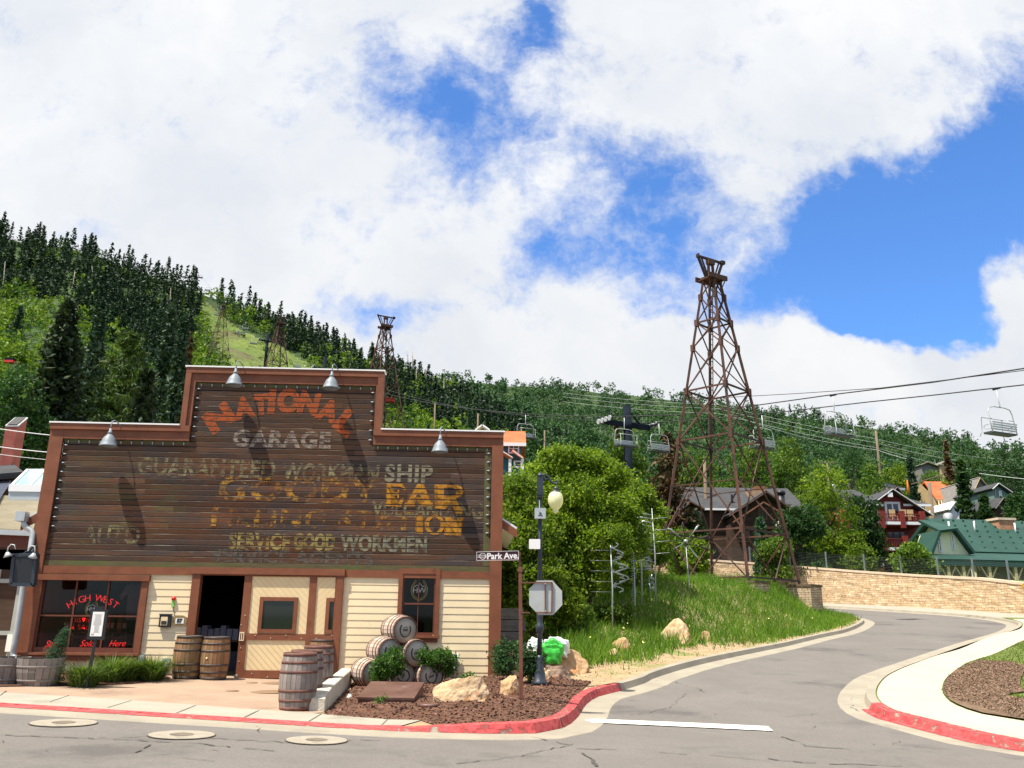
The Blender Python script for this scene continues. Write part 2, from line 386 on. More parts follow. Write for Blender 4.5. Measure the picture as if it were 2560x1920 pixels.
def drape(poly, step, H, off=0.0):
    bm = bmesh.new()
    poly = [p for i, p in enumerate(poly) if math.dist(p[:2], poly[i - 1][:2]) > 1e-3]
    vs = [bm.verts.new((p[0], p[1], 0)) for p in poly]
    for tr_ in mathutils.geometry.tessellate_polygon([[Vector((p[0], p[1], 0)) for p in poly]]):
        try: bm.faces.new([vs[i] for i in tr_])
        except ValueError: pass
    xs = [p[0] for p in poly]; ys = [p[1] for p in poly]
    for ax, lo, hi in ((0, min(xs), max(xs)), (1, min(ys), max(ys))):
        n = int((hi - lo) / step)
        v = lo
        while True:
            v += step * (1 if abs(v) < 30 else 2)
            if v >= hi: break
            co = [0, 0, 0]; co[ax] = v; no = [0, 0, 0]; no[ax] = 1
            bmesh.ops.bisect_plane(bm, geom=bm.verts[:] + bm.edges[:] + bm.faces[:], plane_co=co, plane_no=no, dist=1e-5)
    for v in bm.verts: v.co.z = H(v.co.x, v.co.y) + off
    for f in bm.faces:
        f.normal_update()
        if f.normal.z < 0: f.normal_flip()
        f.smooth = True
    me = bpy.data.meshes.new('sheet'); bm.to_mesh(me); bm.free(); return me
def sweep(name, P, prof, H, m, d_sign=1, zf=None):
    """prof: [(offset, dz)] laid along polyline P"""
    rows = [offs(P, o * d_sign) for o, _ in prof]; n = len(P); vs = []; fs = []
    for j, (o, dz) in enumerate(prof):
        for i in range(n):
            x, y = rows[j][i]; bx, by = P[i]
            vs.append((x, y, H(x, y) + (dz(bx, by) if callable(dz) else dz)))
    for j in range(len(prof) - 1):
        for i in range(n - 1): fs.append((j * n + i, j * n + i + 1, (j + 1) * n + i + 1, (j + 1) * n + i))
    mb = MB(); mb.add(vs, fs); o = mb.build(name, m, fix=False)
    bm = bmesh.new(); bm.from_mesh(o.data); bmesh.ops.recalc_face_normals(bm, faces=bm.faces)
    if sum(f.normal.z * f.calc_area() for f in bm.faces) < 0: bmesh.ops.reverse_faces(bm, faces=bm.faces)
    bm.to_mesh(o.data); bm.free(); return o

m_asph = mat('asphalt', (.150, .137, .127), (.182, .167, .154), scale=.7, rough=.93, detail=9, bump=.25, bscale=90, col3=(.112, .104, .098), s3=.35, t3=.53, spec=.15, lo=.3, hi=.7)
def grainy(m, scale, amt):
    """fine stones in the surface colour"""
    t = m.node_tree; b = [n for n in t.nodes if n.type == 'BSDF_PRINCIPLED'][0]; src = b.inputs['Base Color'].links[0].from_socket
    mp = [n for n in t.nodes if n.type == 'MAPPING'][0]
    n = t.nodes.new('ShaderNodeTexNoise'); n.inputs['Scale'].default_value = scale; n.inputs['Detail'].default_value = 3; n.inputs['Roughness'].default_value = .8; t.links.new(mp.outputs[0], n.inputs['Vector'])
    r = t.nodes.new('ShaderNodeMapRange'); t.links.new(n.outputs[0], r.inputs['Value']); r.inputs['From Min'].default_value = .3; r.inputs['From Max'].default_value = .7; r.inputs['To Min'].default_value = 1 - amt; r.inputs['To Max'].default_value = 1 + amt
    h = t.nodes.new('ShaderNodeHueSaturation'); t.links.new(src, h.inputs['Color']); t.links.new(r.outputs[0], h.inputs['Value']); t.links.new(h.outputs[0], b.inputs['Base Color']); return m
grainy(m_asph, 28, .16)
m_conc = grainy(mat('concrete', (.27, .24, .19), (.33, .295, .23), scale=1.3, rough=.9, detail=8, bump=.15, bscale=60, col3=(.21, .19, .15), s3=.9, t3=.58), 35, .07)
m_walk = grainy(mat('sidewalk_concrete', (.44, .395, .29), (.49, .445, .33), scale=.8, rough=.9, detail=8), 30, .05)
m_walk2 = grainy(mat('old_sidewalk', (.30, .28, .23), (.355, .33, .27), scale=1.1, rough=.9, detail=8, col3=(.24, .22, .175), s3=.7, t3=.57), 32, .08)
m_apron = grainy(mat('apron_concrete', (.31, .215, .155), (.37, .265, .19), scale=1.2, rough=.92, detail=9, col3=(.25, .175, .125), s3=.45, t3=.54), 40, .10)
m_red = worn('kerb_red', (.44, .042, .045), (.54, .10, .10), .33, scale=6, soft=.07)
m_redold = worn('kerb_red_old', (.36, .04, .045), (.50, .09, .09), .38, scale=8, soft=.06)
m_white = worn('road_white', (.85, .83, .78), (.75, .72, .66), .15, scale=16, soft=.05)
m_dirt = grainy(mat('dirt', (.31, .215, .125), (.40, .29, .17), scale=1.5, rough=1, detail=9, bump=.6, bscale=12, col3=(.16, .19, .05), s3=.55, t3=.50), 14, .18)
m_gbase = grainy(mat('grass_soil', (.05, .09, .015), (.08, .13, .02), scale=.9, rough=1, detail=8, col3=(.20, .19, .07), s3=.4, t3=.56), 12, .3)
m_mulch = grainy(mat('mulch', (.085, .036, .021), (.16, .08, .047), scale=6, rough=1, detail=9, bump=1.0, bscale=35, col3=(.06, .025, .018), s3=4, t3=.53), 30, .5)
m_mulch2 = grainy(mat('bark_mulch', (.125, .078, .048), (.21, .14, .088), scale=6, rough=1, detail=9, bump=1.0, bscale=35), 26, .5)
m_lawn = grainy(mat('lawn_green', (.09, .13, .022), (.14, .17, .032), scale=.8, rough=1, detail=9), 25, .25)
m_line = mat('dark_joint', (.10, .085, .07), rough=1)

# asphalt: one sheet under both roads
i_l = len(LK); asph = [(60, -14)] + [(-60, -14)] + LK[:] + RK[:]
struct('road', drape(asph, 1.0, Hr, -.006), m_asph)
# land
i0 = next(i for i, p in enumerate(LK) if p[0] > -59)
Lp = LK + [(-6, 95), (-60, 95)]
struct('ground', drape(Lp[::-1], .8, Hl, 0.0), m_dirt)
khr = lambda x, y: .13
iR = max(i for i, p in enumerate(RK) if p[1] > 50 and p[0] > 25)
Rn = RK[iR:]
Hrr = lambda x, y: Hr(x, y) + .13 + (.05 * math.sin(x * .7) * sst(3, 8, (x - 8)))
struct('ground_verge', drape(Rn + [(60, 45)], 1.0, Hrr, -.004), m_lawn)
# strip between far kerb and stone wall, and the terrace behind the wall
WALLP = [(60, 43), (36, 47.5), (33.6, 51.5), (33, 56), (31.8, 61.5), (29.6, 66), (25.6, 70.6), (20, 73.6), (10, 76.3), (-6, 78)]
WL = [(60, 43), (50, 44.6), (42, 46)] + smooth(WALLP[1:], .6)
Rf = RK[:iR + 1]
struct('path', drape(Rf[::-1] + [(-6, 80), (20, 76.5), (34, 66), (38, 52), (60, 45.2)][0:5], 1.0, lambda x, y: Hr(x, y) + .13, -.002), m_walk2)

kz = lambda x, y: khl(x, y) + .012
iA = next(i for i, p in enumerate(LK) if p[0] > -1.3 and p[1] < 30)          # driveway part / raised part
sweep('kerb', LK, [(-.02, kz), (.15, lambda x, y: khl(x, y) + .006), (.19, .012), (.20, -.02)], Hr, m_conc)['kind'] = 'structure'
sweep('gutter', LK, [(.185, .014), (.45, .004), (.68, .003), (.70, -.02)], Hr, m_conc)['kind'] = 'structure'
sweep('kerb', RK, [(-.02, .145), (.16, .138), (.21, .012), (.22, -.02)], Hr, m_conc)['kind'] = 'structure'
sweep('gutter', RK, [(.205, .014), (.45, .004), (.72, .003), (.74, -.02)], Hr, m_conc)['kind'] = 'structure'
iB = next(i for i, p in enumerate(LK) if p[0] > .45 and p[1] < 30)
sweep('kerb_paint', LK[:iA + 0], [(-.15, lambda x, y: khl(x, y) + .022), (.155, lambda x, y: khl(x, y) + .012), (.205, .02)], Hr, m_red)['kind'] = 'structure'
sweep('kerb_paint', LK[iA - 1:iB + 1], [(-.02, lambda x, y: khl(x, y) + .02), (.153, lambda x, y: khl(x, y) + .012), (.205, .018)], Hr, m_red)['kind'] = 'structure'
iC = next(i for i, p in enumerate(LK) if p[1] > 18.8 and p[0] > 0 and p[1] < 30)
sweep('kerb_paint', LK[iB:iC], [(-.02, lambda x, y: khl(x, y) + .02), (.153, lambda x, y: khl(x, y) + .012), (.205, .018)], Hr, m_redold)['kind'] = 'structure'
iD = next(i for i, p in enumerate(RK) if i > iR and p[1] < 17.3)
sweep('kerb_paint', RK[iD:], [(-.04, .153), (.165, .144), (.214, .018), (.36, .012)], Hr, m_redold)['kind'] = 'structure'
sweep('kerb_paint', RK[iD:], [(.217, .022), (.33, .016)], Hr, m_red)['kind'] = 'structure'

# left sidewalk, apron, mulch bed
sw_in = [p for p in offs(LK, -1.15)]
iS = next(i for i, p in enumerate(LK) if p[0] > -2.2)
sx = [(-60, LK[0][1] + 1.2)] + [G(p) for p in [(0, 1735), (300, 1752), (640, 1778), Z2(740, 1405)]]
corner = G(Z2(1700, 1490)); 
SWP = [q for q in offs(LK, -.14)[:next(i for i, p in enumerate(LK) if p[0] > corner[0])]]
struct('sidewalk', drape([(-60, SWP[0][1])] + SWP[1:] + [corner] + sx[::-1], .6, Hl, .016), m_walk2)
mb = MB()
for a, b in ((Z1(0, 1255), Z1(50, 1215)), (Z1(430, 1310), Z1(590, 1255)), (Z1(930, 1360), Z1(1130, 1300)), (Z1(1520, 1410), Z1(1690, 1340)), (Z1(2100, 1450), Z1(2212, 1395)), (Z2(170, 1450), Z2(300, 1385)), (Z2(700, 1500), Z2(840, 1415)), (Z2(1360, 1520), Z2(1420, 1460))):
    p, q = G(a), G(b); mb.bar((*p, Hl(*p) + .013), (*q, Hl(*q) + .013), .022, .012)
struct('sidewalk_joint', mb, m_line)
apr = sx[:] + [G(Z2(850, 1400)), G(Z2(1000, 1190)), G(Z2(1120, 1060)), (-2.6, 20.4), (-12, 20.3), (-60, 20.3)]
struct('driveway', drape(apr[::-1], .7, Hl, .010), m_apron)
mul = [G(Z2(850, 1420)), corner] + [q for q in offs(LK, -.03) if corner[0] < q[0] < 1.6 and q[1] < 19]
mul += [G(Z6(1170, 770)), G(Z6(920, 740)), G(Z6(750, 700)), (.6, 20.5), (-2.9, 20.6), G(Z2(1150, 1100))]
import mathutils
MULE = [(Vector(a), Vector(b)) for a, b in zip(mul, mul[1:] + mul[:1])]
def Hm(x, y):
    q = Vector((x, y)); d = min((mathutils.geometry.intersect_point_line(q, a, b) and min((q - a).length, (q - b).length, *( [(q - mathutils.geometry.intersect_point_line(q, a, b)[0].to_2d()).length] if 0 <= mathutils.geometry.intersect_point_line(q, a, b)[1] <= 1 else []))) for a, b in MULE)
    return Hl(x, y) + .014 + (.10 + .02 * math.sin(x * 5) * math.sin(y * 4.3)) * sst(0, .8, d)
struct('mulch_bed', drape(mul, .25, Hm, 0), m_mulch)
# right sidewalk, lawn and bark bed
swo = [G(A3(*q), .13) for q in [(2212, 430), (1800, 580), (1620, 680), (1530, 760), (1505, 850), (1540, 920), (1620, 980), (1850, 1060), (2212, 1120)]]
swr = [(60, 52), (27.5, 43.5)] + smooth(swo) + [(14, 13.2), (20, 10.8), (60, 5.6)]
rb = [q for q in offs(RK, -.05)[iR + 4:]]
struct('sidewalk', drape(rb + swr[::-1], 1.0, Hrr, .010), m_walk)
bk = [G(A3(*q), .13) for q in [(1830, 590), (1620, 690), (1540, 770), (1513, 850), (1548, 915), (1630, 975), (1860, 1055), (2240, 1115), (2600, 1170)]] + [G(A3(*q), .13) for q in [(2600, 930), (2140, 925), (2050, 895), (2212, 870), (2180, 800), (2212, 640), (2100, 600)]]
struct('bark_bed', drape(smooth(bk + [bk[0]])[:-1], .7, Hrr, .03), m_mulch2)
# stop line, manhole collars, cracks
a, b, c, d = G(Z6(1110, 1040)), G(Z6(1190, 1033)), G(A3(0, 1165)), G(A3(45, 1205)); e = G(Z6(1180, 1063))
struct('stop_line', drape([e, a, b, c, d], 1.0, Hr, .010), m_white)
m_collar = grainy(mat('manhole_collar', (.27, .24, .19), (.34, .30, .24), scale=3, rough=.9, col3=(.2, .18, .14), s3=2), 20, .12)
m_hole = mat('cast_iron', (.12, .10, .085), (.2, .16, .12), scale=12, rough=.7)
for (cx, cy, ax, px2) in ((Z1(550, 1478)[0], Z1(550, 1478)[1], 1, Z1(275, 1470)), (Z1(1570, 1582)[0], Z1(1570, 1582)[1], 1, Z1(1300, 1570)), (Z2(800, 1628)[0], Z2(800, 1628)[1], 1, Z2(545, 1615))):
    c = G((cx, cy)); r = abs(G(px2)[0] - c[0])
    o = MB(); ring = [(c[0] + r * math.cos(2 * PI * k / 28), c[1] + r * .95 * math.sin(2 * PI * k / 28)) for k in range(28)]
    t = thing('manhole', 'round %s manhole cover in pale concrete, %s' % (('dark', 'leftmost of three in the street') if cx < 300 else ('iron', 'middle one of three in the street') if cx < 600 else ('brown', 'rightmost of three in the street')), 'manhole', (c[0], c[1], Hr(*c)), 0, 'manholes in the street')
    mk('collar', drape([(x - c[0], y - c[1]) for x, y in ring], 5, lambda x, y: Hr(x + c[0], y + c[1]) - Hr(*c), .009), m_collar, t)
    mk('collar_edge', drape([((x - c[0]) * 1.03, (y - c[1]) * 1.05) for x, y in ring], 5, lambda x, y: Hr(x + c[0], y + c[1]) - Hr(*c), .004), m_line, t)
    mk('cover', drape([((x - c[0]) * .36, (y - c[1]) * .36) for x, y in ring], 5, lambda x, y: Hr(x + c[0], y + c[1]) - Hr(*c), .013), m_hole, t)
def crack(pts, w):
    P = [G(p) for p in pts]; mb = MB()
    Q = []
    for a, b in zip(P, P[1:]):
        n = max(2, int(math.dist(a, b) / .12))
        for k in range(n): t = k / n; Q.append((a[0] + (b[0] - a[0]) * t + rnd.gauss(0, .022), a[1] + (b[1] - a[1]) * t + rnd.gauss(0, .03)))
    for a, b in zip(Q, Q[1:]):
        ww = w * rnd.uniform(.3, 1.2)
        if rnd.random() < .12: continue
        d = Vector((b[1] - a[1], a[0] - b[0])).normalized() * ww / 2
        mb.add([(a[0] - d.x, a[1] - d.y, Hr(*a) + .004), (a[0] + d.x, a[1] + d.y, Hr(*a) + .004), (b[0] + d.x, b[1] + d.y, Hr(*b) + .004), (b[0] - d.x, b[1] - d.y, Hr(*b) + .004)], [(0, 1, 2, 3)])
    return mb
ck = MB()
m_crack = mat('crack_tar', (.075, .066, .06), rough=.9)
for pts, w in (([Z6(430, 1155), Z6(700, 1195), Z6(860, 1225), Z6(1060, 1260)], .035), ([Z6(1100, 1325), Z6(1160, 1365), Z6(1215, 1405), Z6(1200, 1452)], .045), ([Z6(1060, 1280), Z6(1270, 1288), Z6(1460, 1300)], .03),
               ([Z6(1740, 1315), Z6(1900, 1330), Z6(2080, 1345)], .03), ([Z6(1880, 705), Z6(2000, 740), Z6(2100, 765), Z6(2140, 800)], .03), ([A3(100, 1240), A3(350, 1330), A3(560, 1350), A3(820, 1368)], .03), ([A3(0, 1440), A3(400, 1478), A3(800, 1492), A3(1250, 1510)], .035),
               ([(0, 1838), (240, 1846), (500, 1858), (700, 1880)], .03), ([(250, 1850), (460, 1832), (520, 1845), (760, 1858), (900, 1850), (1000, 1856)], .025), ([(340, 1880), (380, 1862), (440, 1860)], .03), ([(1660, 1520), (1700, 1760)], .0), ([(2180, 1700), (2135, 1740), (2130, 1770), (2190, 1800)], .05), ([(2050, 1690), (2300, 1625), (2440, 1590)], .0),
               ([Z6(1500, 1000), Z6(1850, 930), Z6(1990, 800)], .012), ([(640, 1815), (655, 1835)], .02), ([(1430, 1860), (1300, 1890), (1100, 1915)], .02), ([(1700, 1880), (1950, 1905)], .02)):
    if w:
        m = crack(pts, w); ck.add(m.v, m.f)
for _ in range(26):
    x0, y0 = rnd.uniform(0, 2500), rnd.uniform(1790, 1915)
    if 1420 < x0 < 2150 and rnd.random() < .5: y0 = rnd.uniform(1640, 1790)
    q = (x0 + rnd.uniform(-130, 130), y0 + rnd.uniform(-12, 12))
    a, b = G((x0, y0)), G(q)
    if a and b and all(p[1] < 12.2 or p[0] > 1.8 for p in (a, b)) and all(p[0] < 6.2 for p in (a, b)): m = crack([(x0, y0), q], rnd.uniform(.008, .018)); ck.add(m.v, m.f)
struct('road_crack', ck, m_crack)

# ------------------------------------------------------------ hills: one sheet seen from the street up to the skyline
RA = [(-700, 500, 330), (-300, 530, 330), (0, 590, 330), (200, 622, 325), (400, 692, 315), (560, 750, 310), (700, 805, 305), (800, 850, 300), (950, 912, 300), (1100, 975, 300), (1200, 1005, 300), (1300, 1062, 300), (1400, 1125, 290), (1550, 1200, 280), (1750, 1280, 270), (2100, 1400, 260), (3200, 1500, 260)]
RB = [(-700, 900, 560), (0, 900, 560), (900, 925, 560), (1100, 950, 570), (1250, 960, 580), (1400, 968, 590), (1600, 990, 600), (1800, 1012, 600), (2000, 1042, 600), (2200, 1072, 600), (2400, 1108, 600), (2560, 1138, 590), (2900, 1180, 580), (3300, 1220, 560)]
def prep(T):
    o = []
    for x, y, r in T:
        d = ray(x, y); o.append((math.atan2(d.x, 1), math.atan2(d.z, math.hypot(d.x, 1)), r))
    return np.array(o)
PA, PB = prep(RA), prep(RB)
def hz_one(az, r, P, ex, z60):
    Er = np.interp(az, P[:, 0], P[:, 1]); Rr = np.interp(az, P[:, 0], P[:, 2]); R0 = 90.0
    E0 = np.arctan2(z60 - CZ, R0); t = np.clip((r - R0) / (Rr - R0), 0, 1)
    E = E0 + (Er - E0) * t ** ex
    z = CZ + r * np.tan(E)
    return np.where(r > Rr, CZ + Rr * np.tan(Er) - (r - Rr) * .35, z)
def z60f(az): return float(np.interp(az, [-1.3, -.1, .12, .2, 1.3], [1.3, 1.6, 4.6, 5.2, 5.2]))
def Hh(az, r):
    z = z60f(az); a = hz_one(az, r, PA, .55, z); b = hz_one(az, r, PB, .85, z)
    n = 1.2 * math.sin(az * 40 + r * .05) * math.sin(r * .09 - az * 25) * min(1, max(0, (r - 120) / 100)) * (1 if r < 290 else .3)
    return float(max(a, b)) + n
def Hxy(x, y): return Hh(math.atan2(x, y), math.hypot(x, y))
azs = np.linspace(-1.25, 1.25, 230); rs = np.concatenate([np.linspace(88, 120, 16), np.linspace(124, 330, 50), np.linspace(338, 640, 44)])
vs = []; fs = []
for r in rs:
    for a in azs: vs.append((r * math.sin(a), r * math.cos(a), Hh(a, r) - .05))
na = len(azs)
for i in range(len(rs) - 1):
    for j in range(na - 1): fs.append((i * na + j, i * na + j + 1, (i + 1) * na + j + 1, (i + 1) * na + j))
m_hill = grainy(mat('hillside_grass', (.022, .050, .012), (.04, .075, .018), scale=.05, rough=1, detail=9, col3=(.05, .06, .022), s3=.03, t3=.58, lo=.4, hi=.6), 1.2, .35)
mbh = MB(); mbh.add(vs, fs, True); oh = mbh.build('hillside', m_hill, fix=False); oh['kind'] = 'structure'
def px_to_hill(p, r0=91, r1=620):
    d = ray(*p); h = math.hypot(d.x, 1); az = math.atan2(d.x, 1)
    lr = r0; last = CZ + d.z / h * r0 - Hh(az, r0)
    r = r0
    while r < r1:
        r += 3; c = CZ + d.z / h * r - Hh(az, r)
        if last > 0 >= c:
            r -= 3 * (-c) / (last - c + 1e-9); return (r * math.sin(az), r * math.cos(az), Hh(az, r))
        last = c
    return None
RUN = [(508, 755), (535, 775), (600, 830), (700, 868), (780, 920), (820, 1000), (560, 1000), (560, 900), (520, 830), (495, 770)]
mz = MB(); ag, rgd = np.linspace(-.42, -.2, 60), np.linspace(150, 312, 70); idx = {}
def inpl(x, y, P_):
    c = False
    for (x1, y1), (x2, y2) in zip(P_, P_[1:] + P_[:1]):
        if (y1 > y) != (y2 > y) and x < (x2 - x1) * (y - y1) / (y2 - y1) + x1: c = not c
    return c
for i in range(59):
    for j in range(69):
        q = [(a, r) for a, r in ((ag[i], rgd[j]), (ag[i + 1], rgd[j]), (ag[i + 1], rgd[j + 1]), (ag[i], rgd[j + 1]))]; v = [(r * math.sin(a), r * math.cos(a), Hh(a, r) + .25) for a, r in q]
        if inpl(*proj(v[0]), RUN): mz.add(v, [(0, 1, 2, 3)], True)
m_run = grainy(mat('ski_run_grass', (.08, .125, .024), (.135, .175, .034), scale=.07, rough=1, detail=9, col3=(.10, .095, .04), s3=.06, t3=.52), .8, .4)
orun = mz.build('ski_run', m_run, fix=False); orun['kind'] = 'structure'
# base sheet to the horizon
mb = MB(); mb.add([(-3000, -3000, -4), (3000, -3000, -4), (3000, 3000, -4), (-3000, 3000, -4)], [(0, 1, 2, 3)]); struct('terrain', mb, m_hill)
# ------------------------------------------------------------ the old garage building
BA = R(2.4); BO = Vector((-6, 20, 0)); BE = Vector((math.cos(BA), math.sin(BA), 0)); BN = Vector((-math.sin(BA), math.cos(BA), 0))
def P(p, out=0.0):
    """photograph pixel -> (u, z) on the facade plane, 'out' metres in front of it"""
    d = ray(*p); o = BO - BN * out; t = (o - CAM).dot(BN) / d.dot(BN); q = CAM + d * t
    return (q - BO).dot(BE), q.z
def BW(u, v, z): return BO + BE * u + BN * v + Vector((0, 0, z))
def U(x, y=1450, o=0): return P((x, y), o)[0]
bld = thing('garage_building', 'brown boarded old garage front with stepped parapet and faded painted advertising over cream siding', 'building', BO, BA)
m_trim = mat('trim_brown', (.165, .054, .024), (.215, .074, .033), scale=3, rough=.6, detail=8, bump=.1, col3=(.11, .03, .016), s3=2, t3=.62)
m_trimd = mat('sash_brown', (.12, .036, .02), (.15, .046, .025), scale=3, rough=.55)
m_cream = mat('cream_paint', (.74, .60, .37), (.80, .66, .42), scale=1.5, rough=.6, detail=8, col3=(.68, .53, .30), s3=1.2, t3=.6)
m_creamd = mat('cream_panel', (.72, .56, .31), (.77, .61, .35), scale=2, rough=.65)
m_cap = mat('white_flashing', (.8, .8, .77), rough=.4)
m_found = mat('foundation', (.48, .45, .38), (.56, .53, .45), scale=3, rough=.9)
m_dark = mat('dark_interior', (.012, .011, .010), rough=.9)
m_black = mat('black_paint', (.018, .02, .024), rough=.4)
m_green = mat('mossy_board', (.075, .07, .03), (.12, .095, .045), scale=2.5, rough=.9, stretch=(1, 1, 6), col3=(.085, .11, .03), s3=.9, t3=.52)
# weathered boards: brown to grey, reddish towards the middle, with stains
def board_mat():
    m = mat('weathered_boards', (.066, .040, .027), (.125, .064, .036), scale=1.6, rough=.75, detail=9, stretch=(.8, 1, 9), spec=.12, lo=.3, hi=.7, bump=.35, bscale=14)
    t = m.node_tree; b = [n for n in t.nodes if n.type == 'BSDF_PRINCIPLED'][0]; src = b.inputs['Base Color'].links[0].from_socket
    tcc = [n for n in t.nodes if n.type == 'TEX_COORD'][0]
    def blend(src, col, scale, lo, hi, stretch, amt=1.0, band=None):
        mp = t.nodes.new('ShaderNodeMapping'); mp.inputs['Scale'].default_value = stretch; t.links.new(tcc.outputs['Object'], mp.inputs[0])
        n = t.nodes.new('ShaderNodeTexNoise'); n.inputs['Scale'].default_value = scale; n.inputs['Detail'].default_value = 8; n.inputs['Roughness'].default_value = .65; t.links.new(mp.outputs[0], n.inputs['Vector'])
        r = t.nodes.new('ShaderNodeMapRange'); r.inputs['From Min'].default_value = lo; r.inputs['From Max'].default_value = hi; r.inputs['To Max'].default_value = amt; t.links.new(n.outputs[0], r.inputs['Value'])
        f = r.outputs[0]
        if band:
            m2 = t.nodes.new('ShaderNodeMapping'); m2.vector_type = 'TEXTURE'; m2.inputs['Location'].default_value = (band[0], 0, band[1]); m2.inputs['Scale'].default_value = (band[2], 50, band[3]); t.links.new(tcc.outputs['Object'], m2.inputs[0])
            g = t.nodes.new('ShaderNodeTexGradient'); g.gradient_type = 'SPHERICAL'; t.links.new(m2.outputs[0], g.inputs[0])
            a = t.nodes.new('ShaderNodeMath'); a.operation = 'MULTIPLY'; t.links.new(g.outputs['Fac'], a.inputs[0]); a.inputs[1].default_value = 2.2; a.use_clamp = True
            c = t.nodes.new('ShaderNodeMath'); c.operation = 'MULTIPLY'; t.links.new(f, c.inputs[0]); t.links.new(a.outputs[0], c.inputs[1]); f = c.outputs[0]
        x = t.nodes.new('ShaderNodeMix'); x.data_type = 'RGBA'; t.links.new(f, x.inputs[0]); t.links.new(src, x.inputs[6]); x.inputs[7].default_value = (*col, 1); return x.outputs[2]
    src = blend(src, (.130, .052, .025), .9, .35, .6, (1, 1, 3), .9, (-.2, 4.1, 4.6, 1.7))
    src = blend(src, (.050, .046, .046), .8, .45, .6, (.6, 1, 3), .8)
    src = blend(src, (.085, .085, .035), 1.2, .5, .66, (1, 1, 2), .8, (-3.6, 4.3, 2.4, 1.3))
    src = blend(src, (.22, .19, .13), 5, .60, .70, (1, 1, 3), .55, (.2, 3.9, 5.5, 2.2))
    src = blend(src, (.26, .11, .04), 6, .62, .72, (1, 1, 4), .6, (0, 4.1, 4.4, 1.5))
    g = t.nodes.new('ShaderNodeNewGeometry'); r = t.nodes.new('ShaderNodeMapRange'); t.links.new(g.outputs['Random Per Island'], r.inputs['Value']); r.inputs['To Min'].default_value = .7; r.inputs['To Max'].default_value = 1.45
    h = t.nodes.new('ShaderNodeHueSaturation'); t.links.new(src, h.inputs['Color']); t.links.new(r.outputs[0], h.inputs['Value']); t.links.new(h.outputs[0], b.inputs['Base Color'])
    return m
m_board = board_mat()
m_edge = mat('worn_board_edge', (.045, .030, .022), (.20, .165, .13), scale=1.2, rough=.85, stretch=(1, 1, 7), detail=8, lo=.55, hi=.72)
uL, uR = -5.15, 5.81; zT, zM, zB = 6.03, 7.52, 2.66
pL, pR = -2.08, 2.79
iuL = U(190, 1350) ; iuL = -4.83; iuR = 5.53
izT = P(Z3(700, 700))[1]; izM = P(Z4(500, 265))[1]
ipL = P(Z3(1350, 480))[0]; ipR = P(Z4(950, 480))[0]
# stepped outline of the boarded field
PITCHB = (izT - zB) / 23.0
GAP, BEV = .013, .012
def field(z):
    return (iuL, iuR) if z < izT - .01 else (ipL, ipR)
mb = MB(); ed = MB(); nb_ = int((izM - zB - .13) / PITCHB) + 1
Zb0 = zB + .13
def bd(z):
    """how far the board face stands out at height z, or None in a gap"""
    k = math.floor((z - Zb0) / PITCHB); f = z - Zb0 - k * PITCHB; h = PITCHB - GAP - BEV
    return None if f > h else .004 + .010 * f / h
for k in range(nb_):
    z0 = Zb0 + k * PITCHB; z1 = z0 + PITCHB - GAP; z1 = min(z1, izM)
    if z1 - z0 < .04: continue
    a, b = field(z0 + PITCHB / 2); u = a + .004
    while u < b - .01:
        n = min(b, u + rnd.uniform(1.6, 4.8))
        if b - n < .7: n = b
        dz = rnd.uniform(-.004, .004); dd = rnd.uniform(-.002, .003)
        zb = z1 - BEV
        q = [(u, -.004 - dd, z0 + dz), (n - .004, -.004 - dd, z0 + dz), (n - .004, -.014 - dd, zb + dz), (u, -.014 - dd, zb + dz), (u, -.002, z1 + dz), (n - .004, -.002, z1 + dz), (u, .02, z0 + dz), (n - .004, .02, z0 + dz)]
        mb.add(q, [(0, 1, 2, 3), (0, 6, 7, 1), (0, 3, 4), (1, 5, 2)])
        ed.add([q[3], q[2], q[5], q[4]], [(0, 1, 2, 3)])
        u = n
bo = mb.build('board_cladding', m_board, bld)
ed.build('board_edges', m_edge, bo)
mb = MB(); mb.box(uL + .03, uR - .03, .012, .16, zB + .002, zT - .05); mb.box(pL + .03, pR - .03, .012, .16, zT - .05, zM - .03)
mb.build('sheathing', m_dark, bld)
mb = MB(); mb.box(iuL, iuR, -.012, .005, zB, zB + .125); mb.build('base_board', m_green, bld)
# mossy strip below the parapet trim and beside the frame
mb = MB(); mb.box(iuL + .0, ipL, -.018, .005, izT - .09, izT); mb.box(ipR, iuR, -.018, .005, izT - .09, izT); mb.box(ipL, ipR, -.018, .005, izM - .09, izM)
mb.box(iuR - .17, iuR, -.017, .005, zB + .13, izT - .09)
mb.build('edge_board', m_green, bld)
# frame
mb = MB(); D1, D2 = .075, .12
gz0 = .12
mb.box(uL, iuL, -D1, .15, gz0 + .12, zT - .12); mb.box(iuR, uR, -D1, .15, gz0, zT - .12)
for a, b, z0, z1 in ((uL, ipL, izT, zT), (ipR, uR, izT, zT), (pL, pR, izM, zM)):
    mb.box(a + (.0 if a == uL else 0), b, -D1 + .004, .15, z0, z1 - .14)
    mb.box(a - .0, b, -D2, .16, z1 - .145, z1)
mb.box(pL + .13, ipL, -D1, .15, zT - .001, izM); mb.box(pL, pL + .135, -D2 + .001, .16, zT + .002, zM - .15)
mb.box(ipR, pR - .13, -D1, .15, zT - .001, izM); mb.box(pR - .135, pR, -D2 + .001, .16, zT + .002, zM - .15)
mb.box(ipL - .25, ipL - .001, -D1 + .002, .15, izT - .002, zT + .02); mb.box(ipR + .001, ipR + .25, -D1 + .002, .15, izT - .002, zT + .02)
mb.build('frame_trim', m_trim, bld)
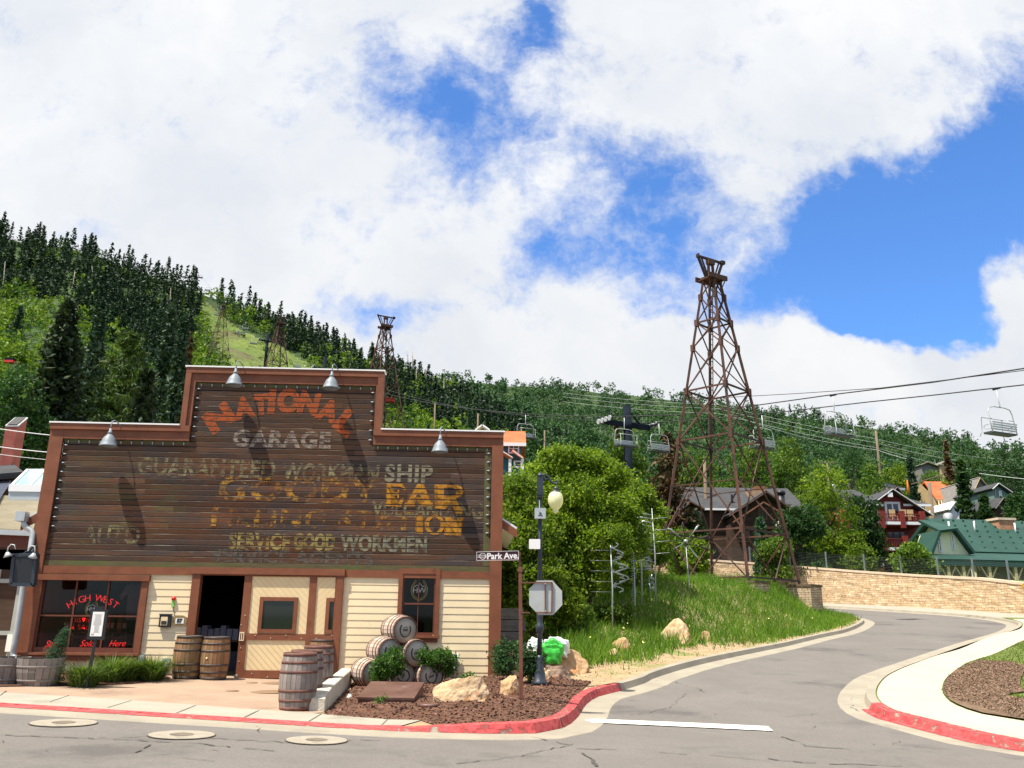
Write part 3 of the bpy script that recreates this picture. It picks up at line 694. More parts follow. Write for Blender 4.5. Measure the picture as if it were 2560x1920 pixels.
mb = MB(); mb.box(uL - .03, pL, -D2 - .02, .2, zT, zT + .035); mb.box(pR, uR + .03, -D2 - .02, .2, zT, zT + .035); mb.box(pL - .03, pR + .03, -D2 - .02, .2, zM, zM + .035); mb.build('cap_flashing', m_cap, bld)
mb = MB()
dzb = zB - P(Z2(600, 185))[1]
mb.box(iuL, iuR, -.055, .02, zB - .17, zB - .001)
mb.build('belt_board', m_trim, bld)
# openings on the ground floor, from the photograph
wx0, wx1 = P(Z1(335, 560))[0], P(Z1(1200, 560))[0]; wz0, wz1 = P(Z1(700, 845))[1], P(Z1(700, 245))[1]      # display window opening
dx0, dx1 = P(Z1(1705, 500))[0], P(Z2(1010, 600))[0]; dz1 = P(Z2(500, 205))[1]; dz0 = .17
sx0, sx1 = P(Z2(1540, 420))[0], P(Z2(1825, 420))[0]; sz0, sz1 = P(Z2(1700, 715))[1], P(Z2(1700, 190))[1]
SB = P((900, 1689))[1]
mb = MB(); pit = .161; z = zB - .17; LB = iuL
def siding(mb, a, b, z0, z1):
    """lap siding between heights, on the common course lines"""
    k = 0; top = zB - .17
    while True:
        t = top - k * pit; bt = t - pit; k += 1
        if bt > z1: continue
        if t < z0 + .005: break
        t2, b2 = min(t, z1), max(bt, z0)
        if t2 - b2 < .01: continue
        f = lambda zz: -(.012 + .010 * (t - zz) / pit)
        mb.add([(a, f(t2), t2), (b, f(t2), t2), (b, f(b2), b2), (a, f(b2), b2), (a, .02, b2), (b, .02, b2)], [(0, 1, 2, 3), (3, 2, 5, 4)])
zs_ = zB - .17
for q in ((LB, wx0, SB, zs_), (wx0, wx1, wz1, zs_), (wx0, wx1, SB, wz0), (wx1, dx0, SB, zs_), (dx1, sx0, SB, zs_), (sx0, sx1, sz1, zs_), (sx0, sx1, SB, sz0), (sx1, iuR, SB, zs_)):
    mb = MB(); siding(mb, *q)
    if mb.v: mb.build('siding', m_cream, bld)
for q in ((uL + .05, dx0), (dx1, uR - .002)): mb = MB(); mb.box(*q, .0, .3, -.5, SB - .002); mb.build('foundation', m_found, bld)
# room shell
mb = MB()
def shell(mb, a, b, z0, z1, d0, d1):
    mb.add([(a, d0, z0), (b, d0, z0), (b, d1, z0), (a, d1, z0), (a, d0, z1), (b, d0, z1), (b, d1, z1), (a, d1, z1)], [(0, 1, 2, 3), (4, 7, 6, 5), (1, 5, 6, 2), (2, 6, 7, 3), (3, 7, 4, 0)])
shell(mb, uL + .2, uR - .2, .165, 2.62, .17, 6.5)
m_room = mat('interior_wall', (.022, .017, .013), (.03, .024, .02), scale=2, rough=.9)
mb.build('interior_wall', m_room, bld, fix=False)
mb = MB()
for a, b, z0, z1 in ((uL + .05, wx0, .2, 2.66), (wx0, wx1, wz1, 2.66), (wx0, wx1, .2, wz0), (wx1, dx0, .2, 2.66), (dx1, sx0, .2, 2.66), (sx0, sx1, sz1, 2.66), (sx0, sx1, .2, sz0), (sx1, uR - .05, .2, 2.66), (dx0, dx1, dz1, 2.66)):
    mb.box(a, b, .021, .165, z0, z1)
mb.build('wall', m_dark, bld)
# side walls, roof behind the parapet
for q in (uL + .15, uR - .3): mb = MB(); mb.box(q, q + .15, .31, 16, -.4, 3.95); mb.build('side_wall', m_cream, bld)
m_roofw = mat('pale_metal_roof', (.70, .70, .68), rough=.5)
mb = MB(); ev = P(Z5(515, 735), -.3); rz = 7.45; um = .05 + (uL + uR) / 2
eu = 6.18; ez = 3.72; rm = (uL + uR) / 2
mb.slab([(rm, .05, rz), (eu, .05, ez), (eu, 16, ez), (rm, 16, rz)], .06)
lu = 2 * rm - eu
mb.slab([(rm, .05, rz), (rm, 16, rz), (lu, 16, ez), (lu, .05, ez)], .06)
mb.build('roof', m_roofw, bld)
for sgn in (1, -1):
    mb = MB(); e = eu if sgn > 0 else lu
    mb.add([(e, .02, ez - .06), (e, .02, ez - .26), (e - sgn * .7, .02, ez - .26 + .7 * (rz - ez) / (eu - rm)), (e - sgn * .7, .02, ez - .06 + .7 * (rz - ez) / (eu - rm)),
            (e, .07, ez - .06), (e, .07, ez - .26), (e - sgn * .7, .07, ez - .26 + .7 * (rz - ez) / (eu - rm)), (e - sgn * .7, .07, ez - .06 + .7 * (rz - ez) / (eu - rm))],
           [(0, 1, 2, 3), (4, 7, 6, 5), (0, 4, 5, 1), (1, 5, 6, 2), (3, 2, 6, 7)]); mb.build('eave_board', m_trim, bld)
# --- display window
mb = MB(); fw = .27
ox0, ox1 = P(Z1(262, 560))[0], P(Z1(1255, 560))[0]; oz1 = P(Z1(700, 195))[1]; oz0 = P(Z1(700, 935))[1]
mb.box(ox0, wx0, -.09, .03, wz0 - .06, oz1 - .13); mb.box(wx1, ox1, -.09, .03, wz0 - .06, oz1 - .13); mb.box(wx0, wx1, -.088, .03, wz1, oz1 - .13)
mb.box(ox0 - .02, ox1 + .03, -.13, .03, oz1 - .132, oz1)
mb.box(ox0 - .06, ox1 + .01, -.19, .03, wz0 - .11, wz0 - .058)
mb.box(ox0 - .02, ox1 - .02, -.11, .03, oz0, wz0 - .112)
win_ = mb.build('window', m_trim, bld)
mb = MB()
for px in (648, 925): c = P(Z1(px, 430))[0]; mb.box(c - .018, c + .018, -.03, .02, wz0, wz1)
zt = P(Z1(700, 551))[1]; mb.box(wx0, wx1, -.032, .02, zt - .018, zt + .018)
mb.box(wx0, wx1, -.04, .02, wz0 - .05, wz0 + .05); mb.box(wx0, wx0 + .04, -.031, .02, wz0, wz1); mb.box(wx1 - .04, wx1, -.031, .02, wz0, wz1)
mb.build('mullion', m_trimd, win_)
m_glass = glass('window_glass', tr=.5)
mb = MB(); mb.box(wx0, wx1, .0, .008, wz0, wz1); mb.build('pane', m_glass, win_)
def neon(name, mbx, col, est, par): return mbx.build(name, mat(name + '_tube', col, rough=.4, emit=col, estr=est), par)
RED = (1.0, .03, .03)
mb = MB(); W_ = 'HIGH WEST'; c = P(Z1(800, 480), -.08); Rr_ = .92
for i, chh in enumerate(W_):
    a = (i - 4) * .148
    if chh != ' ': text_into(mb, chh, c[0] + Rr_ * math.sin(a) * 1.0, c[1] - Rr_ * .75 + Rr_ * math.cos(a) * .98, .215, y=.07, rot=-a, bold=-.004, ex=.004)
d1 = P(Z1(770, 592), -.08); text_into(mb, 'DISTILLERY', d1[0], d1[1], .16, y=.07, bold=-.008, ex=.004, sx=.95, space=1.05)
d2 = P(Z1(770, 652), -.08); text_into(mb, '& SALOON', d2[0], d2[1], .16, y=.07, bold=-.008, ex=.004, space=1.05)
for s_, px, rot in (('Spirits', 475, .06), ('Sold', 750, 0), ('Here', 1010, .03)):
    q = P(Z1(px, 792), -.08); text_into(mb, s_, q[0], q[1], .20, y=.07, rot=rot, bold=-.002, ex=.004, shear=.45, sx=.9)
neon('neon_lettering', mb, RED, 2.6, win_)
def horseshoe(mb, cx, cz, w, h, y, r):
    pts = []
    for k in range(25):
        t = R(-235 + 290 * k / 24) + 0
        a = R(125) - (R(125) + R(235) - R(180) * 0) * 0
    for k in range(27):
        t = R(118 + 304 * k / 26); pts.append((cx + w / 2 * math.cos(t) * (1 if math.sin(t) < .3 else .93), y, cz + h / 2 * math.sin(t)))
    mb.tube(pts, r, 6)
def logo(cx, cz, sc, y, par, est=.6):
    mb = MB(); horseshoe(mb, cx, cz, .36 * sc, .46 * sc, y, .011 * sc); horseshoe(mb, cx, cz, .30 * sc, .38 * sc, y, .006 * sc)
    mb.build('horseshoe_emblem', mat('brass_tube', (.55, .42, .10), rough=.4, emit=(.55, .42, .10), estr=.35), par)
    mb = MB(); text_into(mb, 'HW', cx, cz - .02 * sc, .17 * sc, y=y - .005, ex=.003)
    mb.tube([(cx - .12 * sc, y, cz + .05 * sc), (cx - .06 * sc, y, cz + .10 * sc), (cx - .03 * sc, y, cz + .08 * sc), (cx + .01 * sc, y, cz + .135 * sc), (cx + .06 * sc, y, cz + .08 * sc), (cx + .12 * sc, y, cz + .06 * sc)], .007 * sc, 5)
    mb.build('emblem_lettering', mat('white_tube', (.7, .7, .7), rough=.4, emit=(.8, .8, .8), estr=est), par)
q = P(Z1(795, 490), -.08); logo(q[0], q[1], .78, .07, win_)
# goods seen in the display
m_card = mat('cardboard', (.30, .16, .06), (.36, .20, .08), scale=3, rough=.8); m_wood = mat('shelf_wood', (.19, .09, .04), (.25, .13, .06), scale=3, rough=.7, stretch=(1, 1, 8))
sh = thing('display_shelf', 'low brown shelf unit behind the display window glass', 'shelf', BW(0, 0, 0), BA)
mb = MB(); a, b = P(Z1(530, 690), -.3)[0], P(Z1(1100, 690), -.3)[0]; zt_ = P(Z1(700, 688), -.3)[1]; zm = P(Z1(700, 735), -.3)[1]
for zz in (zt_, zm, zm - .28): mb.box(a, b, .25, .6, zz - .025, zz)
mb.build('shelf_board', m_wood, sh)
mb = MB()
for k in range(6): x = a + (b - a) * k / 5; mb.box(x - .015, x + .015, .245, .6, zm - .5, zt_ - .026)
mb.build('divider', m_wood, sh)
bx0 = None
m_paperw = mat('paper_white', (.75, .75, .72), rough=.7); m_blk2 = mat('dark_label', (.03, .03, .03), rough=.6)
for i, (px, w, h) in enumerate(((590, .13, .42), (940, .12, .42), (980, .11, .4), (1040, .12, .42), (1085, .13, .4))):
    u = P(Z1(px, 620), -.35)[0]; t = thing('gift_box', ['pale tan upright box on the left end of the window shelf', 'tan upright bottle box, first one right of the window emblem', 'dark upright bottle box with round label, second right of the emblem', 'bright tan bottle box standing fourth from the shelf left', 'black upright bottle box on the right end of the window shelf'][i], 'box', BW(u, .36, zt_ + .002), BA, 'boxes on the window shelf')
    mb = MB(); mb.box(-w / 2, w / 2, -.06, .06, 0, h); mb.build('carton', m_card if i in (0, 1, 3) else m_blk2, t)
    mb = MB(); mb.box(-w / 2 + .02, w / 2 - .02, -.066, -.0605, .08, .2); mb.build('label_patch', m_paperw if i != 3 else m_creamd, t)
u, z = P(Z1(1150, 430), -.25)
t = thing('hanging_shirt', 'pale grey shirt hanging inside the display window', 'shirt', BW(u, .25, z), BA)
mb = MB(); mb.prism([(-.12, -.42), (-.14, .2), (-.28, .05), (-.33, .12), (-.2, .38), (-.07, .42), (0, .38), (.07, .42), (.2, .38), (.33, .12), (.28, .05), (.14, .2), (.12, -.42)], 0, .05); mb.build('cloth', mat('shirt_cloth', (.5, .52, .56), rough=.9), t)
# --- tall sash window
mb = MB(); tx0, tx1 = P(Z2(1503, 420))[0], P(Z2(1864, 420))[0]; tz1 = P(Z2(1700, 145))[1]; tz0 = P(Z2(1700, 780))[1]
mb.box(tx0, sx0, -.07, .03, sz0 - .02, tz1); mb.box(sx1, tx1, -.07, .03, sz0 - .02, tz1); mb.box(sx0, sx1, -.068, .03, sz1, tz1)
mb.box(tx0 - .02, tx1 + .02, -.12, .03, sz0 - .07, sz0 - .018); mb.box(tx0 + .02, tx1 - .02, -.06, .03, tz0, sz0 - .071)
w2 = mb.build('window', m_trim, bld)
mb = MB(); zr = P(Z2(1700, 448))[1]; cm = (sx0 + sx1) / 2 - .01
mb.box(sx0, sx0 + .035, -.02, .02, sz0, sz1); mb.box(sx1 - .035, sx1, -.02, .02, sz0, sz1); mb.box(sx0 + .035, sx1 - .035, -.022, .02, sz0 - .018, sz0 + .05); mb.box(sx0 + .035, sx1 - .035, -.021, .02, sz1 - .04, sz1); mb.box(sx0 + .035, sx1 - .035, -.03, .02, zr - .02, zr + .02)
mb.box(cm - .008, cm + .008, -.018, .02, sz0 + .05, sz1 - .04)
mb.build('sash', m_trimd, w2)
mb = MB(); mb.box(sx0, sx1, .0, .008, sz0, sz1); mb.build('pane', m_glass, w2)
q = P(Z2(1688, 325), -.06); logo(q[0], q[1], 1.05, .05, w2, .5)
# --- doorway and sliding door
mb = MB(); f0 = P(Z1(1640, 500))[0]; f1 = P(Z2(1035, 300))[0]; fd = P(Z2(975, 300))[0]
i0 = P(Z1(1712, 500))[0]
mb.box(f0, i0, -.09, .1, dz0, zB - .14); mb.box(fd, f1, -.10, .1, dz0, zB - .14); mb.box(f0 - .03, f1 + .02, -.12, .1, zB - .142, zB + .01)
mb.build('door_frame', m_trim, bld)
mb = MB(); mb.box(i0, dx1, -.2, .17, .02, .175); mb.build('door_sill', m_found, bld)
door = bpy.data.objects.new('sliding_door', None); COL.objects.link(door); door.parent = bld
dl, dr = P(Z2(165, 400), .05)[0], fd - .005; zt2 = zB - .15; zbm = P(Z2(350, 1095), .05)[1] + .01
st = .17
m1 = P(Z2(190, 400), .05)[0] + .03
ms0, ms1 = P(Z2(728, 450), .05)[0], P(Z2(790, 450), .05)[0]
rz0, rz1 = P(Z2(450, 762), .05)[1], P(Z2(450, 706), .05)[1]
mb = MB()
for a, b in ((dl, dl + st), (ms0, ms1), (dr - .02, dr)): mb.box(a, b, -.075, -.03, zbm, zt2)
for z0, z1 in ((zbm, zbm + .17), (rz0, rz1), (zt2 - .03, zt2)):
    mb.box(dl + st, ms0, -.073, -.03, z0, z1); mb.box(ms1, dr - .02, -.073, -.03, z0, z1)
mb.build('door_rails', m_trim, door)
# diagonal boards as narrow clipped strips
def diag(mb, a, b, z0, z1, slope, hole=None, pitch=.105):
    bm = bmesh.new()
    rects = [(a, b, z0, z1)]
    if hole:
        h0, h1, y0, y1 = hole; rects = [(a, h0, z0, z1), (min(h1, b), b, z0, z1), (h0, min(h1, b), z0, y0), (h0, min(h1, b), y1, z1)]
    for r in rects:
        if r[1] - r[0] < .01: continue
        bm.faces.new([bm.verts.new((x, 0, z)) for x, z in ((r[0], r[2]), (r[1], r[2]), (r[1], r[3]), (r[0], r[3]))])
    nrm = Vector((1, 0, slope)).normalized(); g = .004
    lo = min(nrm.x * x + nrm.z * z for x in (a, b) for z in (z0, z1)); hi = max(nrm.x * x + nrm.z * z for x in (a, b) for z in (z0, z1))
    t = lo + .03
    while t < hi:
        for dd in (0, g * 2): bmesh.ops.bisect_plane(bm, geom=bm.verts[:] + bm.edges[:] + bm.faces[:], plane_co=nrm * (t + dd), plane_no=nrm, dist=1e-6)
        t += pitch
    for f in bm.faces:
        c = f.calc_center_median().dot(nrm); k = (c - lo - .03) % pitch
        y = -.040 if (c > lo + .03 and k < g * 2) else -.047
        mb.add([(v.co.x, y, v.co.z) for v in f.verts], [tuple(range(len(f.verts)))])
    bm.free()
hw = (P(Z2(305, 500), .05)[0], P(Z2(635, 500), .05)[0], P(Z2(450, 700), .05)[1], P(Z2(450, 390), .05)[1])
hw2 = (P(Z2(880, 500), .05)[0], dr + .1, hw[2], hw[3])
mb = MB(); diag(mb, dl + st, ms0, zbm + .17, rz0, 1, None); diag(mb, dl + st, ms0, rz1, zt2 - .03, 1, hw); diag(mb, ms1, dr - .02, zbm + .17, rz0, -1); diag(mb, ms1, dr - .02, rz1, zt2 - .03, -1, hw2)
mb.box(dl + .05, dr - .01, -.038, -.03, zbm + .05, rz0 + .02)
mb.build('door_boards', m_creamd, door)
t_ = .085
for a, b in ((hw[0], hw[1]), (hw2[0], dr - .021)):
    mb = MB(); mb.box(a, a + t_, -.085, -.03, hw[2], hw[3]); mb.box(a + t_, b, -.084, -.03, hw[3] - t_, hw[3]); mb.box(a + t_, b, -.084, -.03, hw[2], hw[2] + t_)
    if b == hw[1]: mb.box(hw[1] - t_, hw[1], -.0835, -.03, hw[2] + t_, hw[3] - t_)
    mb.build('window_surround', m_trim, door)
m_dglass = mat('dark_glass', (.015, .02, .015), rough=.05, spec=.5)
for q in ((hw[0] + t_, hw[1] - t_), (hw2[0] + t_, dr - .022)): mb = MB(); mb.box(*q, -.056, -.05, hw[2] + t_, hw[3] - t_); mb.build('door_pane', m_dglass, door)
mb = MB(); q = P(Z2(152, 730), .1)
for dx in (-.045, .0, .045): mb.box(q[0] + dx - .008, q[0] + dx + .008, -.10, -.075, q[1] - .09, q[1] + .09)
mb.box(q[0] - .053, q[0] + .053, -.099, -.075, q[1] + .075, q[1] + .095); mb.box(q[0] - .053, q[0] + .053, -.099, -.075, q[1] - .095, q[1] - .075)
mb.build('handle', m_cream, door)
mb = MB()
for (x, y) in [(270, 722), (403, 745), (536, 722), (668, 748), (797, 748), (932, 722), (183, 548), (148, 630), (143, 830), (128, 945), (240, 1050), (375, 1080)]:
    q = P(Z2(x, y), .08); mb.lathe([(0, 0), (.012, .002), (.012, .01)], (q[0], -.077, q[1]), 6, axis=(0, -1, 0))
mb.build('bolt', m_found, door)
mb = MB(); q = P(Z2(105, 1078), .08); mb.lathe([(.001, 0), (.04, 0), (.04, .05), (.001, .05)], (q[0], -.08, q[1] + .01), 14, axis=(0, -1, 0)); mb.build('door_roller', m_found, door)
# things just inside the doorway: table with folded shirts
t = thing('shop_table', 'dark table stacked with folded white shirts inside the doorway', 'table', BW(P(Z1(1930, 760), -2)[0], 2.2, .166), BA)
mb = MB(); mb.box(-.8, .8, -.3, .3, .78, .82); mb.build('table_top', m_wood, t)
for sx_ in (-.75, .75):
    for sy_ in (-.26, .26): mb = MB(); mb.box(sx_ - .03, sx_ + .03, sy_ - .03, sy_ + .03, 0, .779); mb.build('leg', m_wood, t)
m_shirt = mat('shirt_fabric', (.45, .46, .52), rough=.9)
for k in range(9):
    mb = MB(); x = -.7 + k * .155; mb.box(x, x + .13, -.25, .1, .822, .822 + .3 + .05 * math.sin(k * 2)); mb.build('folded_shirts', m_shirt, t)
for k, (x, z0, w, h) in enumerate(((.1, .2, .3, .35), (-.3, .2, .25, .3), (.45, .2, .22, .4))):
    mb = MB(); mb.box(x, x + w, -.2, .1, .05, z0 + h); mb.build('stacked_stock', mat('stock_cloth', (.16, .17, .2), rough=.9) if k == 0 else bpy.data.materials['stock_cloth'], t)

# --- painted advertising, cut to the boards
def paint(name, items, m, ulim=None):
    """items: (text, px centre, height m, rot deg, bold, sx[, serif])"""
    bm = bmesh.new()
    for it in items:
        s_, p, h, rot, bold, sxx = it[:6]
        fit = len(p) == 3
        if fit: ul, ur = P((p[0], p[2]), .01)[0], P((p[1], p[2]), .01)[0]; u, z = P(((p[0] + p[1]) / 2, p[2]), .01)
        else: u, z = P(p, .01)
        v, f = text_data(s_, h * 1.37, bold=bold, sx=sxx, space=it[6] if len(it) > 6 else 1.0)
        if fit: v[:, 0] = (v[:, 0] - v[:, 0].min()) / (v[:, 0].max() - v[:, 0].min()) * (ur - ul) - (ur - ul) / 2
        c, q = math.cos(R(rot)), math.sin(R(rot))
        vs = [bm.verts.new((u + a * c - b * q, 0, z + a * q + b * c)) for a, b, _ in v]
        for ff in f:
            try: bm.faces.new([vs[i] for i in ff])
            except ValueError: pass
    zs = [v.co.z for v in bm.verts]
    k0 = int((min(zs) - Zb0) / PITCHB) - 1; k1 = int((max(zs) - Zb0) / PITCHB) + 1
    for k in range(k0, k1 + 1):
        for zz in (Zb0 + k * PITCHB + .002, Zb0 + (k + 1) * PITCHB - GAP - BEV - .002):
            bmesh.ops.bisect_plane(bm, geom=bm.verts[:] + bm.edges[:] + bm.faces[:], plane_co=(0, 0, zz), plane_no=(0, 0, 1), dist=1e-6)
    mb = MB()
    for f in bm.faces:
        c = f.calc_center_median(); k = math.floor((c.z - Zb0) / PITCHB); fr = c.z - Zb0 - k * PITCHB; h = PITCHB - GAP - BEV
        if fr > h - .001 or fr < .001: continue
        if not (field(c.z)[0] < c.x < field(c.z)[1]): continue
        mb.add([(v.co.x, -(.004 + .010 * min(h, max(0, (v.co.z - Zb0 - k * PITCHB))) / h) - .0055, v.co.z) for v in f.verts], [tuple(range(len(f.verts)))])
    bm.free(); return mb.build(name, m, bld)
C1 = win(500, 940, .18083); C2 = win(850, 1130, .18083); C3 = win(480, 1130, .18083); C4 = win(120, 1130, .18083)
m_or = worn('orange_paint', (.52, .125, .035), (.42, .085, .022), .34, scale=6, soft=.16)
paint('painted_letter', [('N', C1(275, 590), .52, 37, .05, 1.25), ('A', C1(610, 455), .50, 14, .05, .85), ('T', C1(845, 405), .47, 7, .05, .8), ('I', C1(992, 370), .56, 0, .05, 1.0), ('O', C1(1222, 362), .56, 0, .055, .82),
      ('N', C1(1505, 392), .54, -9, .05, .88), ('A', C1(1770, 495), .50, -17, .05, .9), ('L', C1(2010, 650), .56, -36, .05, 1.2)], m_or)
m_gr = worn('grey_paint', (.30, .25, .20), (.36, .28, .22), .42, scale=8, soft=.12)
paint('painted_word', [('GARAGE', (582, 828, 1100), .40, -.4, .022, 1, 1.08)], m_gr)
m_be1 = worn('beige_paint', (.25, .225, .145), (.31, .27, .11), .54, scale=3.4, soft=.10)
paint('painted_word', [('GUARANTEED', (345, 690, 1172), .42, -.4, .018, 1, 1.05)], m_be1)
paint('painted_word', [('WORKMAN', (706, 948, 1184), .42, -.4, .018, 1, 1.05)], m_be1)
paint('painted_word', [('AUTO', (206, 350, 1340), .44, 0, .02, 1, 1.05)], m_be1)
m_be2 = worn('beige_paint_fresh', (.27, .25, .18), (.33, .29, .18), .30, scale=6, soft=.16)
paint('painted_word', [('SHIP', (962, 1082, 1186), .42, -.4, .02, 1, 1.1)], m_be2)
m_ye = worn('yellow_paint', (.58, .28, .025), (.48, .19, .022), .30, scale=5, soft=.14)
m_ye2 = worn('yellow_paint_worn', (.50, .30, .04), (.46, .17, .03), .60, scale=3.2, soft=.07)
m_ye3 = worn('yellow_paint_faded', (.40, .33, .10), (.36, .27, .08), .48, scale=3, soft=.1)
paint('painted_word', [('GOODY', (545, 948, 1228), .56, -.4, .03, 1, 1.15)], m_ye2)
# slab-serif letters: drawn strokes
def serif(name, strokes, m):
    """strokes: polygons in window-C2 coordinates"""
    bm = bmesh.new()
    for s_ in strokes:
        if s_[0] == 'ring':
            _, cx, cy, ax, ay, w = s_; n = 28
            o = [P(C2(cx + ax * math.cos(2 * PI * k / n), cy - ay * math.sin(2 * PI * k / n)), .01) for k in range(n)]
            i = [P(C2(cx + (ax - w) * math.cos(2 * PI * k / n), cy - (ay - w * .55) * math.sin(2 * PI * k / n)), .01) for k in range(n)]
            vo = [bm.verts.new((a, 0, b)) for a, b in o]; vi = [bm.verts.new((a, 0, b)) for a, b in i]
            for k in range(n): bm.faces.new([vo[k], vo[(k + 1) % n], vi[(k + 1) % n], vi[k]])
        else:
            vs = [bm.verts.new((a, 0, b)) for a, b in (P(C2(*q), .01) for q in s_)]
            f = bm.faces.new(vs); bmesh.ops.triangulate(bm, faces=[f], ngon_method='EAR_CLIP')
    zs = [v.co.z for v in bm.verts]
    for k in range(int((min(zs) - Zb0) / PITCHB) - 1, int((max(zs) - Zb0) / PITCHB) + 2):
        for zz in (Zb0 + k * PITCHB + .002, Zb0 + (k + 1) * PITCHB - GAP - BEV - .002):
            bmesh.ops.bisect_plane(bm, geom=bm.verts[:] + bm.edges[:] + bm.faces[:], plane_co=(0, 0, zz), plane_no=(0, 0, 1), dist=1e-6)
    mb = MB(); lay = 0
    for f in bm.faces:
        c = f.calc_center_median(); k = math.floor((c.z - Zb0) / PITCHB); fr = c.z - Zb0 - k * PITCHB; h = PITCHB - GAP - BEV
        if fr > h - .001 or fr < .001: continue
        mb.add([(v.co.x, -(.004 + .010 * min(h, max(0, (v.co.z - Zb0 - k * PITCHB))) / h) - .008, v.co.z) for v in f.verts], [tuple(range(len(f.verts)))])
    bm.free(); mb.build(name, m, bld)
E_ = [(645, 435), (860, 440), (905, 500), (905, 530), (880, 520), (840, 480), (708, 478), (700, 560), (790, 560), (800, 520), (820, 530), (815, 640), (795, 640), (785, 600), (700, 600), (695, 700), (800, 705), (850, 640), (885, 640), (845, 760), (630, 745), (632, 700), (650, 690), (655, 470), (645, 465)]
A_ = [(1070, 440), (1160, 445), (1245, 690), (1280, 700), (1285, 750), (1115, 750), (1115, 705), (1165, 690), (1150, 640), (1040, 630), (1015, 690), (1040, 705), (1040, 750), (890, 750), (895, 700), (940, 690), (1030, 520)]
R_ = [(1305, 450), (1600, 455), (1680, 480), (1710, 540), (1680, 610), (1600, 640), (1670, 780), (1700, 800), (1690, 850), (1600, 850), (1530, 700), (1500, 690), (1425, 690), (1425, 740), (1460, 750), (1460, 790), (1310, 780), (1310, 740), (1350, 730), (1350, 500), (1305, 490)]
serif('painted_letter', [E_, A_, R_], m_ye)
m_hole_ = mat('board_ground', (.062, .04, .030), (.09, .055, .038), scale=1.6, rough=.75, stretch=(.8, 1, 9))
def holes(polys):
    bm = bmesh.new(); mb = MB()
    for s_ in polys:
        vs = [bm.verts.new((a, 0, b)) for a, b in (P(C2(*q), .01) for q in s_)]; bm.faces.new(vs)
    for k in range(0, 40):
        for zz in (Zb0 + k * PITCHB + .002, Zb0 + (k + 1) * PITCHB - GAP - BEV - .002):
            bmesh.ops.bisect_plane(bm, geom=bm.verts[:] + bm.edges[:] + bm.faces[:], plane_co=(0, 0, zz), plane_no=(0, 0, 1), dist=1e-6)
    for f in bm.faces:
        c = f.calc_center_median(); k = math.floor((c.z - Zb0) / PITCHB); fr = c.z - Zb0 - k * PITCHB; h = PITCHB - GAP - BEV
        if fr > h - .001 or fr < .001: continue
        mb.add([(v.co.x, -(.004 + .010 * min(h, max(0, (v.co.z - Zb0 - k * PITCHB))) / h) - .0105, v.co.z) for v in f.verts], [tuple(range(len(f.verts)))])
    mb.build('letter_counter', m_hole_, bld)
holes([[(1435, 495), (1560, 490), (1610, 530), (1600, 580), (1540, 605), (1440, 605)], [(1085, 560), (1125, 625), (1045, 622)]])
I_ = [(1050, 870), (1150, 870), (1150, 900), (1142, 910), (1140, 1080), (1150, 1085), (1150, 1130), (1040, 1125), (1040, 1085), (1065, 1080), (1065, 920), (1050, 905)]
N_ = [(1450, 900), (1530, 905), (1640, 1030), (1640, 960), (1620, 950), (1620, 905), (1710, 905), (1705, 950), (1680, 960), (1670, 1165), (1620, 1160), (1525, 1010), (1525, 1105), (1550, 1115), (1550, 1150), (1440, 1145), (1440, 1110), (1465, 1100), (1465, 950), (1450, 940)]
serif('painted_letter', [I_, ('ring', 1308, 1005, 138, 140, 62), N_], m_ye)
paint('painted_word', [('FILLING STAT', (530, 1034, 1300), .42, -.4, .025, 1, 1.2)], m_ye2)
paint('painted_word', [('VULCANIZING', (930, 1208, 1277), .36, -.4, .015, 1, 1.05)], m_be1)
paint('painted_word', [('SERVICE', (572, 726, 1355), .36, -.4, .022, 1, 1.05)], m_ye3)
paint('painted_word', [('GOOD', (734, 838, 1357), .36, -.4, .03, 1, 1.05)], m_ye3)
m_be3 = worn('pale_blue_paint', (.25, .26, .20), (.31, .29, .15), .40, scale=5, soft=.16)
paint('painted_word', [('WORKMEN', (850, 1068, 1361), .36, -.4, .022, 1, 1.05)], m_be3)
m_be4 = worn('ghost_paint', (.12, .115, .10), (.15, .135, .11), .5, scale=5, soft=.14)
paint('painted_word', [('SERVICE AGENTS', (530, 935, 1396), .32, -.4, .02, 1, 1.05)], m_be4)

# --- little bulbs on clips round the boarded field
m_bulb = mat('clear_bulb', (.32, .34, .34), rough=.3, spec=.5)
sl_ = thing('light_string', 'string of small clear bulbs on clips round the edge of the painted boards', 'string lights', BO, BA)
mw = MB(); pts = []
def bulb(u, z, dx, dz):
    mb = MB(); p0 = Vector((u, -.03, z)); a = Vector((dx, 0, dz))
    mb.lathe([(.006, 0), (.016, .012), (.018, .035), (.010, .07), (.002, .085)], p0 + a * .02, 6, axis=a); mb.build('bulb', m_bulb, sl_)
    c = MB(); c.bar(p0 - a * .03, p0 + a * .02, .016, .03); mw.add(c.v, c.f)
def row(u0, z0, u1, z1, n, dx, dz):
    for k in range(n): t = (k + .5) / n; bulb(u0 + (u1 - u0) * t, z0 + (z1 - z0) * t, dx, dz)
    mw.tube([(u0, -.03, z0 + (.02 if dz else 0)), (u1, -.03, z1 + (.02 if dz else 0))], .006, 4)
row(iuL, izT - .01, ipL, izT - .01, 12, 0, -1); row(ipL, izM - .01, ipR, izM - .01, 17, 0, -1); row(ipR, izT - .01, iuR, izT - .01, 12, 0, -1)
row(iuL + .02, zB + .8, iuL + .02, izT - .05, 10, 1, 0); row(ipL + .02, izT, ipL + .02, izM - .05, 6, 1, 0); row(ipR - .02, izT, ipR - .02, izM - .05, 6, -1, 0); row(iuR - .02, zB + .8, iuR - .02, izT - .05, 10, -1, 0)
mw.build('wire', m_black, sl_)

